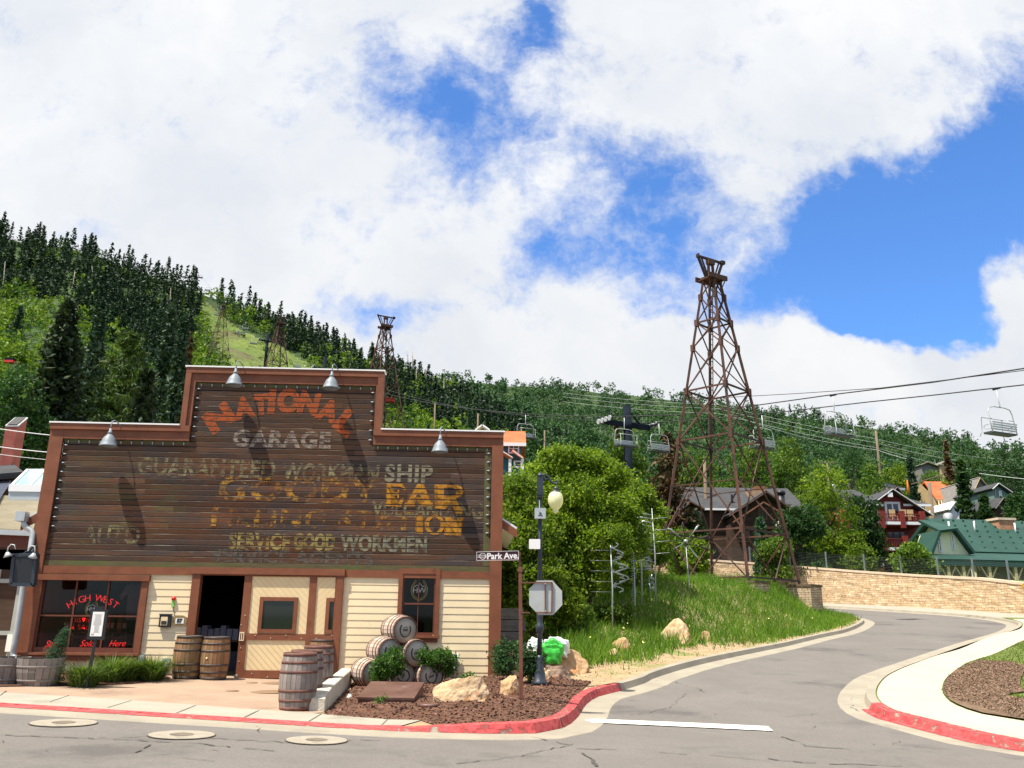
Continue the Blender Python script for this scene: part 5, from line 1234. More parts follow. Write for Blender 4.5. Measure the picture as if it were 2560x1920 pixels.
# menu stand
x, y = G(Z1(808, 1188)); t = thing('menu_stand', 'black post stand with a white menu sheet before the display window', 'sign', (x - .14, y, Hl(x, y)), R(3)); t.scale = (.78,) * 3
mb = MB(); mb.bar((0, 0, -.02), (.06, 0, 1.22), .06, .05); mb.build('post', m_black, t)
mb = MB(); mb.box(-.14, .27, -.04, .03, 1.14, 1.86); mb.box(-.03, .16, -.04, .03, 1.86, 1.93); mb.build('sign_case', m_black, t)
mb = MB(); mb.box(-.075, .205, -.046, -.0405, 1.22, 1.80); mb.build('menu_sheet', m_paperw, t)
mb = MB()
for k in range(17):
    w = rnd.uniform(.10, .2); mb.box(.065 - w / 2, .065 + w / 2, -.049, -.0465, 1.73 - k * .026, 1.738 - k * .026)
mb.box(-.05, .02, -.049, -.0465, 1.25, 1.28); mb.build('print', mat('grey_print', (.35, .35, .34), rough=.7), t)

# ------------------------------------------------------------ street sign post with the back of a stop sign
m_spost = mat('painted_rust_post', (.13, .045, .028), (.18, .07, .045), scale=4, rough=.6, col3=(.07, .03, .02), s3=3)
m_alum = mat('sign_back_aluminium', (.40, .42, .40), (.47, .49, .47), scale=3, rough=.55, metal=.2, detail=8)
x, y = G(Z6(562, 1000)); y0 = y; zb_ = Hm(x, y)
def SPt(p, o=0): return at(*p, y0 + o)
t = thing('street_sign', 'brown street name blade on a post above the back of an octagonal stop sign', 'street sign', (x, y, zb_))
rel = lambda v: Vector(v) - Vector((x, y, zb_))
mb = MB(); top = rel(SPt(Z5(555, 1130))); tt = rel(SPt(Z5(545, 965)))
mb.bar((0, 0, -.1), (top.x, 0, top.z), .062, .062, up=(0, 1, 0)); mb.bar((top.x, 0, top.z - .02), (tt.x + .01, 0, tt.z), .03, .03, up=(0, 1, 0)); mb.bar((top.x, -.002, top.z - .02), (top.x, -.002, top.z + .07), .075, .075, up=(0, 1, 0))
mb.build('post', m_spost, t)
def ctr(*q):
    return [rel(SPt(Z5(*p))) for p in q]
A_q, B_q, C_q, D_q = ctr((180, 970), (540, 960), (540, 1037), (180, 1043))
mb = MB(); mb.add([(v.x, -.05 + o, v.z) for o in (0, .012) for v in (A_q, B_q, C_q, D_q)], [(0, 1, 2, 3), (7, 6, 5, 4), (0, 4, 5, 1), (1, 5, 6, 2), (2, 6, 7, 3), (3, 7, 4, 0)])
m_sbrown = mat('sign_brown', (.075, .022, .022), rough=.45); m_swhite = mat('sign_white', (.78, .76, .74), rough=.4)
sb = mb.build('name_blade', m_sbrown, t)
mb = MB(); ed_ = [A_q, B_q, C_q, D_q]
for i in range(4):
    a_, b_ = ed_[i], ed_[(i + 1) % 4]; mb.bar((a_.x, -.055, a_.z), (b_.x, -.055, b_.z), .006, .02, up=(0, 1, 0))
q = ctr((405, 1005))[0]; sl2 = math.atan2(B_q.z - A_q.z, B_q.x - A_q.x)
text_into(mb, 'Park Ave.', q.x, q.z, .155, y=-.0575, rot=sl2, bold=.004, sx=.95)
q = ctr((232, 1007))[0]; mb.tube([(q.x + .053 * math.cos(R(a)), -.057, q.z + .053 * math.sin(R(a))) for a in range(0, 361, 24)], .004, 4)
text_into(mb, 'HISTORIC', q.x, q.z, .034, y=-.0575, rot=sl2, bold=0, sx=1.2); mb.box(q.x - .11, q.x + .11, -.0562, -.0555, q.z + .019, q.z + .024); mb.box(q.x - .11, q.x + .11, -.0562, -.0555, q.z - .024, q.z - .019)
mb.build('lettering', m_swhite, sb)
mb = MB(); a_, b_ = ctr((415, 1040), (550, 1040)); mb.bar((a_.x, -.04, a_.z), (b_.x, -.04, b_.z), .03, .02); mb.build('bracket', m_spost, t)
oc = [(700, 1215), (832, 1213), (915, 1305), (918, 1425), (838, 1512), (712, 1512), (632, 1425), (632, 1290)]
O_ = ctr(*oc); yo = -.03; mb = MB(); n = 8; mb.add([(v.x, yo + o, v.z) for o in (0, .006) for v in O_], [tuple(range(8)), tuple(range(15, 7, -1))] + [(i, i + 8, (i + 1) % 8 + 8, (i + 1) % 8) for i in range(8)])
mb.build('stop_sign_back', m_alum, t)
mb = MB()
def fr(pts, w=.028, yy=-.05):
    Q = ctr(*pts)
    for a_, b_ in zip(Q, Q[1:]): mb.bar((a_.x, yy, a_.z), (b_.x, yy, b_.z), .02, w, up=(0, 1, 0))
fr([(560, 1233), (830, 1233), (825, 1492), (690, 1490)]); fr([(770, 1233), (770, 1490)], yy=-.048); fr([(560, 1490), (640, 1494)])
mb.build('bracket', m_spost, t)
mb = MB()
for p in ((770, 1245), (773, 1480)): q = ctr(p)[0]; mb.lathe([(.001, 0), (.011, 0), (.009, .008), (.001, .01)], (q.x, -.062, q.z), 8, axis=(0, -1, 0))
mb.build('bolt', m_found, t)

# ------------------------------------------------------------ the street lamp
m_navy = mat('navy_cast_iron', (.018, .026, .036), (.028, .038, .05), scale=3, rough=.42, spec=.5)
x, y = G(Z6(722, 850)); zl = Hm(x, y); y0 = y
t = thing('street_lamp', 'navy blue cast iron street lamp with a hanging frosted acorn globe', 'street lamp', (x, y, zl))
rel = lambda v: Vector(v) - Vector((x, y, zl)); H_ = rel(SPt(Z5(708, 290))).z
mb = MB(); mb.lathe([(.001, 0), (.15, 0), (.15, .06), (.125, .08), (.112, .22), (.09, .28), (.07, .45), (.058, .5), (.058, .56)], n=16)
mb.lathe([(.05, .5), (.048, .95), (.065, 1.0), (.085, 1.08), (.088, 1.12), (.07, 1.16), (.055, 1.2), (.064, 1.30), (.066, 1.36), (.05, 1.42), (.047, 1.5)], n=16); mb.build('base', m_navy, t)
mb = MB(); mb.tube([(0, 0, 1.4), (0, 0, H_ - .5)], [.048, .04], 12)
for k in range(8): a = 2 * PI * k / 8; mb.bar((.046 * math.cos(a), .046 * math.sin(a), 1.5), (.039 * math.cos(a), .039 * math.sin(a), H_ - .5), .010, .010)
mb.build('pole', m_navy, t)
mb = MB(); mb.tube([(0, 0, H_ - .52), (0, 0, H_ - .48), (0, 0, H_ - .44)], [.06, .06, .05], 12); mb.box(-.065, .065, -.065, .065, H_ - .46, H_ - .06); mb.lathe([(.08, H_ - .06), (.06, H_ - .02), (.03, H_ + .01), (.001, H_ + .03)], n=12); mb.build('pole_cap', m_navy, t)
def L5(px, py): v = rel(SPt(Z5(px, py))); return (v.x, 0, v.z)
mb = MB(); mb.tube([L5(730, 300), L5(770, 298), L5(800, 320), L5(818, 355), L5(845, 378), L5(868, 378), L5(878, 360), L5(868, 350), L5(858, 360)], .022, 8)
mb.tube([L5(735, 352), L5(765, 350), L5(772, 330), L5(758, 320), L5(748, 330)], .016, 6); mb.tube([L5(735, 345), L5(790, 335), L5(812, 350)], .014, 6); mb.build('scroll_arm', m_navy, t)
mb = MB(); c = L5(862, 385); g = L5(860, 450); hh = c[2] - g[2]
mb.lathe([(.012, .02), (.014, -.05), (.05, -.07), (.055, -.10), (.04, -.12), (.07, hh * -.75), (.095, -hh * .95), (.095, -hh), (.001, -hh)], c, 16); mb.build('lamp_cap', m_navy, t)
m_globe = mat('frosted_globe', (.78, .74, .56), (.84, .80, .62), scale=4, rough=.35, spec=.5, transl=.35)
gb = L5(860, 640)[2] - g[2]; s_ = -gb
mb = MB(); mb.lathe([(.09, 0), (.135, -.10 * s_), (.158, -.25 * s_), (.164, -.38 * s_), (.153, -.52 * s_), (.122, -.66 * s_), (.08, -.77 * s_), (.058, -.82 * s_), (.068, -.87 * s_), (.055, -.92 * s_), (.03, -.96 * s_), (.001, -1.0 * s_)], (g[0], 0, g[2]), 24); mb.build('globe', m_globe, t)
t2 = thing('sensor_box', 'grey box with a small dark emblem strapped to the lamp pole', 'box', at(*Z5(725, 635), y0 - .1)); mb = MB(); mb.box(-.11, .12, -.06, .05, -.11, .11); mb.build('case', m_gmet, t2)
mb = MB(); mb.prism([(-.015, -.02), (.03, -.02), (.03, .01), (.01, .01), (-.01, .04)], -.067, -.0605); mb.box(-.04, .05, -.067, -.0605, -.05, -.035); mb.build('emblem', m_blk2, t2)
t2 = thing('antenna_box', 'plain white box strapped to the lamp pole below the emblem box', 'box', at(*Z5(677, 900), y0 - .1)); mb = MB(); mb.prism([(-.11, -.09), (-.10, -.10), (.11, -.10), (.12, -.09), (.12, .09), (.11, .10), (-.10, .10), (-.11, .09)], -.05, .05); mb.build('case', m_swhite, t2)
t2 = thing('sign_plate', 'narrow white plate seen edge on beside the lamp pole', 'sign', at(*Z6(727, 255), y0 + .1)); mb = MB(); mb.box(-.02, .02, -.01, .01, -.26, .24); mb.build('plate', m_swhite, t2)
# ------------------------------------------------------------ bags and bales beside the building
def bag(p, Y, w, h, d, seed, m, label, cat='bag', name='bag'):
    rg = random.Random(seed); bm = bmesh.new(); bmesh.ops.create_icosphere(bm, subdivisions=4, radius=1); ph = [rg.uniform(0, 6) for _ in range(8)]
    for v in bm.verts:
        c = v.co; f = 1 + .10 * math.sin(c.x * 4 + ph[0]) * math.sin(c.z * 5 + ph[1]) + .06 * math.sin(c.x * 11 + ph[2] + c.z * 6) + .05 * math.sin(c.y * 9 + c.z * 12 + ph[3]) + rg.uniform(-.012, .012)
        c = Vector([math.copysign(abs(q) ** .75, q) for q in c]) * f; v.co = Vector((c.x * w / 2, c.y * d / 2, c.z * h / 2))
    me = bpy.data.meshes.new(name); bm.to_mesh(me); bm.free(); o = mk(name, me, m); o.location = at(*p, Y); tag(o, label, cat, 'bags behind the lamp post'); return o
m_wb = mat('white_plastic_bag', (.62, .66, .66), (.74, .78, .78), scale=5, rough=.35, spec=.5); m_gb = mat('green_plastic_bag', (.035, .38, .04), (.05, .50, .05), scale=5, rough=.35, spec=.5)
Yb = 20.3
bag(Z6(690, 425), Yb + .3, .45, .52, .4, 1, m_wb, 'white plastic sack left of the bright green bag, behind the lamp pole'); bag(Z6(870, 410), Yb + .4, .62, .45, .45, 2, m_wb, 'white plastic sack behind and above the bright green bag'); bag(Z6(832, 452), Yb, .50, .56, .36, 3, m_gb, 'bright green plastic bag behind the lamp pole')
bag(Z6(690, 490), Yb + .1, .38, .3, .3, 4, mat('beige_bag', (.42, .37, .30), (.52, .47, .40), scale=3, rough=.6), 'small beige bag below the white sack')
t = thing('log_stack', 'dark stack of grey timber baulks in shade beside the building', 'timber stack', at(*Z6(490, 540), 24) - Vector((0, 0, .1))); z = 0
m_log = mat('grey_timber', (.10, .095, .09), (.16, .15, .14), scale=4, rough=.95, stretch=(1, 1, 4))
for k in range(5): mb = MB(); mb.box(-1.6, .28 + .06 * (k % 2), -.4, .4, z, z + .29); z += .31; mb.build('timber', m_log, t)
# ------------------------------------------------------------ stone retaining wall, fence and sign at the bend
def stone_mat(name, c1, c2, mortar, bw, bh, coord='UV'):
    m = bpy.data.materials.new(name); m.use_nodes = True; t = m.node_tree; b = t.nodes['Principled BSDF']; b.inputs['Roughness'].default_value = .95; b.inputs['Specular IOR Level'].default_value = .1
    uv = t.nodes.new('ShaderNodeUVMap'); nz = t.nodes.new('ShaderNodeTexNoise'); nz.inputs['Scale'].default_value = 1.5; nz.inputs['Detail'].default_value = 3; t.links.new(uv.outputs[0], nz.inputs['Vector'])
    sb = t.nodes.new('ShaderNodeVectorMath'); sb.operation = 'MULTIPLY_ADD'; t.links.new(nz.outputs['Color'], sb.inputs[0]); sb.inputs[1].default_value = (.7, .24, 0); t.links.new(uv.outputs[0], sb.inputs[2])
    br_ = t.nodes.new('ShaderNodeTexBrick'); t.links.new(sb.outputs[0], br_.inputs['Vector']); br_.inputs['Scale'].default_value = 1; br_.inputs['Brick Width'].default_value = bw; br_.inputs['Row Height'].default_value = bh
    br_.inputs['Mortar Size'].default_value = .011; br_.inputs['Mortar Smooth'].default_value = .3; br_.inputs['Color1'].default_value = (*c1, 1); br_.inputs['Color2'].default_value = (*c2, 1); br_.inputs['Mortar'].default_value = (*mortar, 1); br_.offset_frequency = 2; br_.squash = .6; br_.squash_frequency = 3
    n2 = t.nodes.new('ShaderNodeTexNoise'); n2.inputs['Scale'].default_value = 1.7; n2.inputs['Detail'].default_value = 8; t.links.new(uv.outputs[0], n2.inputs['Vector'])
    r = t.nodes.new('ShaderNodeMapRange'); t.links.new(n2.outputs[0], r.inputs['Value']); r.inputs['From Min'].default_value = .3; r.inputs['From Max'].default_value = .7; r.inputs['To Min'].default_value = .78; r.inputs['To Max'].default_value = 1.15
    h = t.nodes.new('ShaderNodeHueSaturation'); t.links.new(br_.outputs[0], h.inputs['Color']); t.links.new(r.outputs[0], h.inputs['Value']); t.links.new(h.outputs[0], b.inputs['Base Color'])
    bp = t.nodes.new('ShaderNodeBump'); bp.inputs['Strength'].default_value = .8; bp.inputs['Distance'].default_value = .05; inv = t.nodes.new('ShaderNodeMath'); inv.operation = 'SUBTRACT'; inv.inputs[0].default_value = 1; t.links.new(br_.outputs['Fac'], inv.inputs[1]); t.links.new(inv.outputs[0], bp.inputs['Height']); t.links.new(bp.outputs[0], b.inputs['Normal'])
    return m
m_stone = stone_mat('stacked_stone', (.52, .36, .21), (.66, .50, .33), (.20, .13, .08), .52, .17)
m_coping = mat('stone_coping', (.58, .44, .32), (.66, .52, .39), scale=2, rough=.9)
m_stoned = stone_mat('pier_stone', (.38, .29, .19), (.55, .43, .29), (.12, .09, .06), .34, .13)
def uv_wall(name, path, zb, zt, thick, m, parent):
    """upright wall along a path, UV in metres"""
    n = len(path); s_ = [0]
    for a, b in zip(path, path[1:]): s_.append(s_[-1] + math.dist(a, b))
    back = offs(path, -thick); vs = []; uv = []; fs = []
    rows = 14
    for k in range(rows + 1):
        for i, p in enumerate(path): vs.append((p[0] + rnd.uniform(-.02, .02), p[1] + rnd.uniform(-.02, .02), zb[i] + (zt[i] - zb[i]) * k / rows)); uv.append((s_[i], zb[i] + (zt[i] - zb[i]) * k / rows))
    for k in range(rows):
        for i in range(n - 1): fs.append((k * n + i, k * n + i + 1, (k + 1) * n + i + 1, (k + 1) * n + i))
    me = bpy.data.meshes.new(name); me.from_pydata(vs, [], fs); l = me.uv_layers.new(name='UVMap')
    for lp in me.loops: l.data[lp.index].uv = uv[lp.vertex_index]
    return mk(name, me, m, parent)
def wall_top(x, y):
    """height of the coping, following the photograph's line"""
    pts = wall_top.t; px, _ = proj((x, y, 4)); py = np.interp(px, [q[0] for q in pts], [q[1] for q in pts]); h = at(px, float(py), y).z
    return h
wall_top.t = [(1500, 1390), (1700, 1397), (1900, 1411), (2150, 1431), (2300, 1441), (2450, 1449), (2560, 1462), (2700, 1478), (3200, 1530)]
wt = thing('stone_wall', 'long curved tan stacked stone retaining wall with a smooth coping behind the bend', 'wall')
zb = [Hr(*p) - .3 for p in WL]; zt = [max(wall_top(*p), Hr(*p) + 1.2) if p[1] > 46 else Hr(*p) + 2.2 for p in WL]
for i in range(1, len(zt)): zt[i] = zt[i - 1] * .6 + zt[i] * .4 if abs(zt[i] - zt[i - 1]) > .1 else zt[i]
uv_wall('stonework', WL, zb, zt, .5, m_stone, wt)
mb = MB(); L1 = offs(WL, -.05); L2 = offs(WL, .5); n = len(WL); sgn = 1
vs = [(*L1[i], zt[i] - .02) for i in range(n)] + [(*L1[i], zt[i] + .15) for i in range(n)] + [(*L2[i], zt[i] + .15) for i in range(n)] + [(*L2[i], zt[i] - .02) for i in range(n)]
mb.add(vs, [(k * n + i, k * n + i + 1, ((k + 1) % 4) * n + i + 1, ((k + 1) % 4) * n + i) for k in range(4) for i in range(n - 1)]); mb.build('coping', m_coping, wt)
# the terrace behind the wall
tv = WL + [(-6, 92), (60, 92)]
def Ht(x, y):
    d = np.array(WL); k = int(((d - (x, y)) ** 2).sum(1).argmin()); return zt[k] + .02
struct('terrace', drape(offs(WL, .45) + [(-6, 92), (64, 92), (64, 43)], 2.0, Ht, -.03), m_gbase)
m_post = mat('fence_steel', (.16, .18, .19), (.22, .24, .25), scale=3, rough=.5, metal=.3); m_wire = mat('wire_steel', (.11, .12, .12), rough=.5, metal=.4)
fz = thing('cable_fence', 'steel post and cable fence running along the top of the stone wall', 'fence')
FP = offs(WL, .3); acc = 0; last = None; posts = []
for i in range(n):
    if last is not None: acc += math.dist(FP[i], FP[i - 1])
    if last is None or acc > 2.9: posts.append(i); acc = 0
    last = i
for i in posts:
    if FP[i][0] > 45: continue
    mb = MB(); mb.box(-.06, .06, -.03, .03, 0, 1.35); o = mb.build('post', m_post, fz); o.location = (*FP[i], zt[i] + .14)
for k in range(9):
    mb = MB(); mb.tube([(*FP[i], zt[i] + .28 + k * .125) for i in range(0, n, 2)], .008, 3, False, False); mb.build('cable', m_wire, fz)
p_ = at(2585, 1465, 44); m_yel = mat('warning_yellow', (.85, .42, .01), rough=.4)
t = thing('warning_sign', 'yellow diamond warning sign, mostly cut off by the right edge of the picture', 'road sign', (p_.x, p_.y, Hrr(p_.x, p_.y)), R(-25))
zz = p_.z - t.location.z
mb = MB(); s_ = .60; mb.prism([(-s_, zz), (0, zz - s_), (s_, zz), (0, zz + s_)], -.03, -.02); mb.build('plate', m_yel, t)
mb = MB(); mb.bar((0, 0, -.1), (0, 0, zz + s_ * .8), .06, .04, up=(0, 1, 0)); mb.build('post', m_post, t)
mb = MB(); s2 = s_ * .93
for a_, b_ in (((-s2, zz), (0, zz - s2)), ((0, zz - s2), (s2, zz)), ((s2, zz), (0, zz + s2)), ((0, zz + s2), (-s2, zz))): mb.bar((a_[0], -.033, a_[1]), (b_[0], -.033, b_[1]), .004, .02, up=(0, 1, 0))
mb.build('border', m_blk2, t)

# ------------------------------------------------------------ lattice towers of the old tramway
m_rust = mat('rusty_iron', (.060, .026, .018), (.105, .046, .032), scale=1.2, rough=.75, detail=8, col3=(.026, .018, .016), s3=.9, t3=.52)
m_dkiron = mat('dark_rusty_iron', (.026, .018, .017), (.045, .028, .024), scale=1.5, rough=.7)
def tower(levels, W0, top_w, rz, w=.115, detail=True):
    """levels: heights of the node rings (0 = base) ; half widths shrink linearly; parts: legs, braces, girts, ladder, head"""
    t = thing('lattice_tower', 'x', 'tower'); Ht_ = levels[-1]
    hwf = lambda z: W0 + (top_w - W0) * (z / Ht_)
    cor = lambda k, z: Vector(((1, 1, -1, -1)[k] * hwf(z), (1, -1, -1, 1)[k] * hwf(z), z))
    for k in range(4):
        mb = MB(); pts = [cor(k, z) for z in levels]
        for a_, b_ in zip(pts, pts[1:]): mb.bar(a_, b_, w * 1.15, w * 1.15)
        for p in pts[1:]: mb.box(p.x - w * .95, p.x + w * .95, p.y - w * .95, p.y + w * .95, p.z - w * 2.0, p.z + w * 1.6)
        mb.build('leg', m_rust, t)
    for k in range(4):
        mb = MB(); k2 = (k + 1) % 4
        for j, (z0, z1) in enumerate(zip(levels, levels[1:])):
            a0, b0, a1, b1 = cor(k, z0), cor(k2, z0), cor(k, z1), cor(k2, z1); ww = w * .55
            if j == 0 and detail:
                mc = (a0 + b0) / 2; mb.bar(mc + (mc - (a0 + b0) / 2), a1, ww, ww); mb.bar(mc, b1, ww, ww)
            elif j == 1 and detail:
                mb.bar(a0, b1, ww, ww); mb.bar(b0, a1, ww, ww); m0 = a0.lerp(a1, .5); m1 = b0.lerp(b1, .5); mb.bar(m0, m1, ww * .8, ww * .8)
            else: mb.bar(a0, b1, ww, ww); mb.bar(b0, a1, ww, ww)
        mb.build('cross_brace', m_rust, t)
        for z in ([levels[0] + .15] if detail else []) + [levels[i] for i in range(1, len(levels) - 1) if (i in (1, 2, 3, 5) or not detail)]: mb = MB(); mb.bar(cor(k, z), cor(k2, z), w * .8, w * .8); mb.build('girt', m_dkiron if k % 2 else m_rust, t)
    if detail:
        mb = MB(); x0, y0_ = -hwf(0) * .2, -hwf(0) * .25
        a_ = Vector((-W0 * .52, -W0 * .1, levels[2])); b_ = Vector((-top_w * .6, -top_w * .2, Ht_ - .4)); 
        for s_ in (-.22, .22): mb.bar(a_ + Vector((s_, 0, 0)), b_ + Vector((s_ * .9, 0, 0)), .04, .04)
        nr_ = int((b_ - a_).length / .36)
        for i in range(nr_): c = a_.lerp(b_, i / nr_); mb.bar(c - Vector((.22, 0, 0)), c + Vector((.22, 0, 0)), .035, .035)
        mb.build('ladder', m_dkiron, t)
    # head: platform and V-shaped outrigger arms with a cross beam
    s_ = top_w / .35 * .52; hr = R(-14); ch, sh_ = math.cos(hr), math.sin(hr)
    class RB(MB):
        def build(s, name, m, parent=None, label=None, fix=True):
            s.v = [(x * ch - y * sh_, x * sh_ + y * ch, z) for x, y, z in s.v]; return MB.build(s, name, m, parent, label, fix)
    mb = RB(); mb.box(-1.45 * s_, 1.45 * s_, -1.15 * s_, -.95 * s_, Ht_ - .1 * s_, Ht_ + .45 * s_); mb.box(-1.45 * s_, 1.45 * s_, .95 * s_, 1.15 * s_, Ht_ - .1 * s_, Ht_ + .45 * s_); mb.box(-1.2 * s_, 1.2 * s_, -.94 * s_, .94 * s_, Ht_ - .06 * s_, Ht_ + .06 * s_)
    mb.bar((-1.3 * s_, -.9 * s_, Ht_), (-.8 * s_, -.6 * s_, Ht_ - 1.3 * s_), .12 * s_); mb.bar((1.3 * s_, -.9 * s_, Ht_), (.8 * s_, -.6 * s_, Ht_ - 1.3 * s_), .12 * s_)
    mb.build('platform', m_rust, t)
    mb = RB(); up = Ht_ + 2.5 * s_
    mb.bar((-.38 * s_, 0, Ht_), (-.30 * s_, 0, up + .1), .24 * s_, .24 * s_); mb.bar((.38 * s_, 0, Ht_), (.30 * s_, 0, up + .1), .24 * s_, .24 * s_); mb.box(-.5 * s_, .5 * s_, -.25 * s_, .25 * s_, up - .5 * s_, up + .1 * s_); mb.build('head_post', m_rust, t)
    mb = RB()
    mb.bar((-2.05 * s_, 0, up + .15 * s_), (2.05 * s_, 0, up + .15 * s_), .24 * s_, .24 * s_)
    for q in (-1, 1):
        mb.bar((q * .8 * s_, 0, Ht_ + .2 * s_), (q * 1.9 * s_, 0, up + .1 * s_), .24 * s_, .24 * s_); mb.bar((q * .4 * s_, 0, Ht_ + .25 * s_), (q * 1.35 * s_, 0, up), .14 * s_, .14 * s_); mb.box(q * 1.85 * s_ - .18 * s_, q * 2.05 * s_ + .18 * s_, -.22 * s_, .22 * s_, up + .0, up + .42 * s_)
    mb.build('cross_arm', m_dkiron, t)
    return t
TY, TX = 48.0, 12.3; TZ = at(1812, 1457, TY).z
zpx = [at(1800, yy, TY).z - TZ for yy in (1457, 1335, 1104, 979, 871, 808, 744, 702)]
zpx[0] = 0.0
tw = tower(zpx, 2.83, .36, R(45)); tw.location = (TX, TY, TZ); tw.rotation_euler = (0, 0, R(45)); tw['label'] = 'tall rusty lattice tower rising from stone piers on the grass mound'; tw['group'] = 'old lattice tram towers'
for i, (p, w, lb) in enumerate(((Z8(620, 1420), 1.5, 'middle low stone pier under the front leg of the tall lattice tower'), (Z8(1140, 1475), 1.35, 'stone pier under the right leg of the tall lattice tower'), (Z8(905, 1430), 1.1, 'small stone pier behind, between the middle and right tower piers'), (Z8(360, 1410), 1.1, 'small stone pier left of the middle pier under the lattice tower'))):
    X, Y_ = ((TX, TY - 4), (TX + 4, TY), (TX + 1.4, TY + 2.7), (TX - 2.2, TY - 1.9))[i]
    q = at(p[0], p[1], Y_); top = at(p[0], (1452, 1462, 1456, 1450)[i], Y_).z
    t = thing('stone_pier', lb, 'pier', (q.x if i else TX, Y_, 0), R(45 if i < 2 else 20), 'stone piers under the tower')
    z0 = Hl(X, Y_) - .3; me = bpy.data.meshes.new('stonework'); mb = MB(); mb.box(-w / 2, w / 2, -w / 2, w / 2, z0, top - .12)
    o = mb.build('stonework', m_stoned, t); l = o.data.uv_layers.new(name='UVMap')
    for pl in o.data.polygons:
        for li in pl.loop_indices:
            c = o.data.vertices[o.data.loops[li].vertex_index].co; l.data[li].uv = (c.x + c.y, c.z)
    mb = MB(); mb.box(-w / 2 - .05, w / 2 + .05, -w / 2 - .05, w / 2 + .05, top - .12, top); mb.build('cap_slab', m_stoned, t)
    l = t.children[-1].data.uv_layers.new(name='UVMap')
def far_tower(p, D, sc, lb):
    q = at(*p, D); t = dup(tw, (q.x, q.y, q.z - (zpx[-1] + 1.4) * sc), R(42), lb, scale=sc)
    return t
far_tower((965, 792), 96, 1.0, 'rusty lattice tower standing on the slope just right of the garage parapet')
far_tower((702, 792), 118, .85, 'rusty lattice tower before the conifers, behind the left half of the raised parapet')
far_tower((560, 757), 180, .66, 'farthest small lattice tower beside the open ski run on the left slope')

# ------------------------------------------------------------ the chairlift
m_lift = mat('lift_navy', (.008, .012, .020), (.012, .018, .028), scale=2, rough=.9, spec=.08); m_galv = mat('galvanised_tube', (.36, .39, .40), (.46, .49, .5), scale=3, rough=.45, metal=.3); m_seat = mat('chair_seat', (.035, .05, .05), (.05, .065, .065), scale=3, rough=.6)
LD = Vector((-.52, 1, 0)).normalized(); LP = Vector((LD.y, -LD.x, 0)); LC = Vector((10, 70, 0))
def on_line(p, side):
    """ray meets the upright plane of one rope (side -1 near, +1 far)"""
    o = LC + LP * (2.15 * side); n_ = LP; d = ray(*p); tt = (o - CAM).dot(n_) / d.dot(n_); return CAM + d * tt
ROPES = []
A_pts = [on_line(p, -1) for p in ((2900, 872), (2560, 921), (2330, 956), (2085, 986), (1900, 1012), (1700, 1037))]
B_pts = [on_line(p, 1) for p in ((2900, 918), (2560, 962), (2350, 986), (2170, 1005), (1980, 1027), (1800, 1045))]
TWR = []
def lift_tower(D, ytop, yarm, lb, wid=.34, px=None):
    c = LC + LD * ((D - LC.y) / LD.y); c = c if px is None else Vector((at(px, ytop, D).x, D, 0)); px = px or proj((c.x, c.y, 10))[0]; zt_ = at(px, ytop, c.y).z; za = at(px, yarm, c.y).z; zb_ = (Hxy(c.x, c.y) if math.hypot(c.x, c.y) > 60 else 5) - 1
    t = thing('lift_tower', lb, 'lift tower', (c.x, c.y, zb_), math.atan2(LP.y, LP.x), 'chairlift towers'); h = zt_ - zb_; ha = za - zb_
    mb = MB(); mb.tube([(0, 0, 0), (0, 0, h)], [wid * 1.1, wid], 12); mb.lathe([(wid * 1.15, ha - .5), (wid * 1.15, ha + .3)], n=12); mb.build('pole', m_lift, t)
    mb = MB(); mb.bar((-2.3, 0, ha), (2.3, 0, ha), .3, .42); mb.bar((.15, 0, h - .4), (1.3, 0, ha + .2), .12, .12); mb.build('cross_arm', m_lift, t)
    mb = MB(); 
    for x0 in (.9, 2.2): mb.bar((x0, 0, ha + .2), (x0, 0, ha + .95), .05)
    mb.bar((.9, 0, ha + .95), (2.2, 0, ha + .95), .05); mb.build('catwalk_rail', m_lift, t); mb = MB(); mb.bar((-2.3, -.6, ha + .9), (-2.3, .6, ha + .9), .05); mb.bar((-2.3, -.6, ha + .1), (-2.3, -.6, ha + .9), .05); mb.bar((-2.3, .6, ha + .1), (-2.3, .6, ha + .9), .05); mb.build('catwalk_rail', m_lift, t)
    for s_ in (-1, 1):
        sh = bpy.data.objects.new('sheave_train', None); COL.objects.link(sh); sh.parent = t; sh.location = (2.3 * s_, 0, ha + .15)
        mb = MB(); mb.bar((0, -1.1, -.05), (0, 1.1, -.05), .1, .14); mb.build('beam', m_lift, sh)
        for k in range(4):
            mb = MB(); mb.lathe([(.06, -.04), (.20, -.04), (.24, -.05), (.24, -.02), (.21, 0), (.24, .02), (.24, .05), (.20, .04), (.06, .04)], (s_ * .12, -.84 + k * .56, 0), 14, axis=(1, 0, 0)); mb.build('sheave_wheel', m_galv, sh)
    TWR.append((c, za + .42)); return t
lift_tower(70, 1015, 1062, 'navy blue lift tower with sheave wheels above the big maple')
lift_tower(163, 893, 922, 'short visible top of a navy lift tower just over the right of the raised parapet', .4)
lift_tower(221, 836, 852, 'navy lift tower rising above the left part of the raised parapet', .4)
lift_tower(300, 670, 692, 'small dark T shaped lift tower on the conifer skyline', .45, 492)
def rope_pts(side, near): return near + [c + LP * (2.3 * side) + Vector((0, 0, z)) for c, z in TWR]
def sag(P_, k=14):
    out = []
    for a_, b_ in zip(P_, P_[1:]):
        L_ = (a_ - b_).length; m = k if L_ > 40 else 2
        for j in range(m): t_ = j / m; q = a_.lerp(b_, t_); q.z -= 4 * t_ * (1 - t_) * (.022 * L_ if L_ > 40 else 0); out.append(q)
    return out + [P_[-1]]
m_rope = mat('steel_rope', (.05, .05, .055), rough=.5, metal=.4)
RP = {}
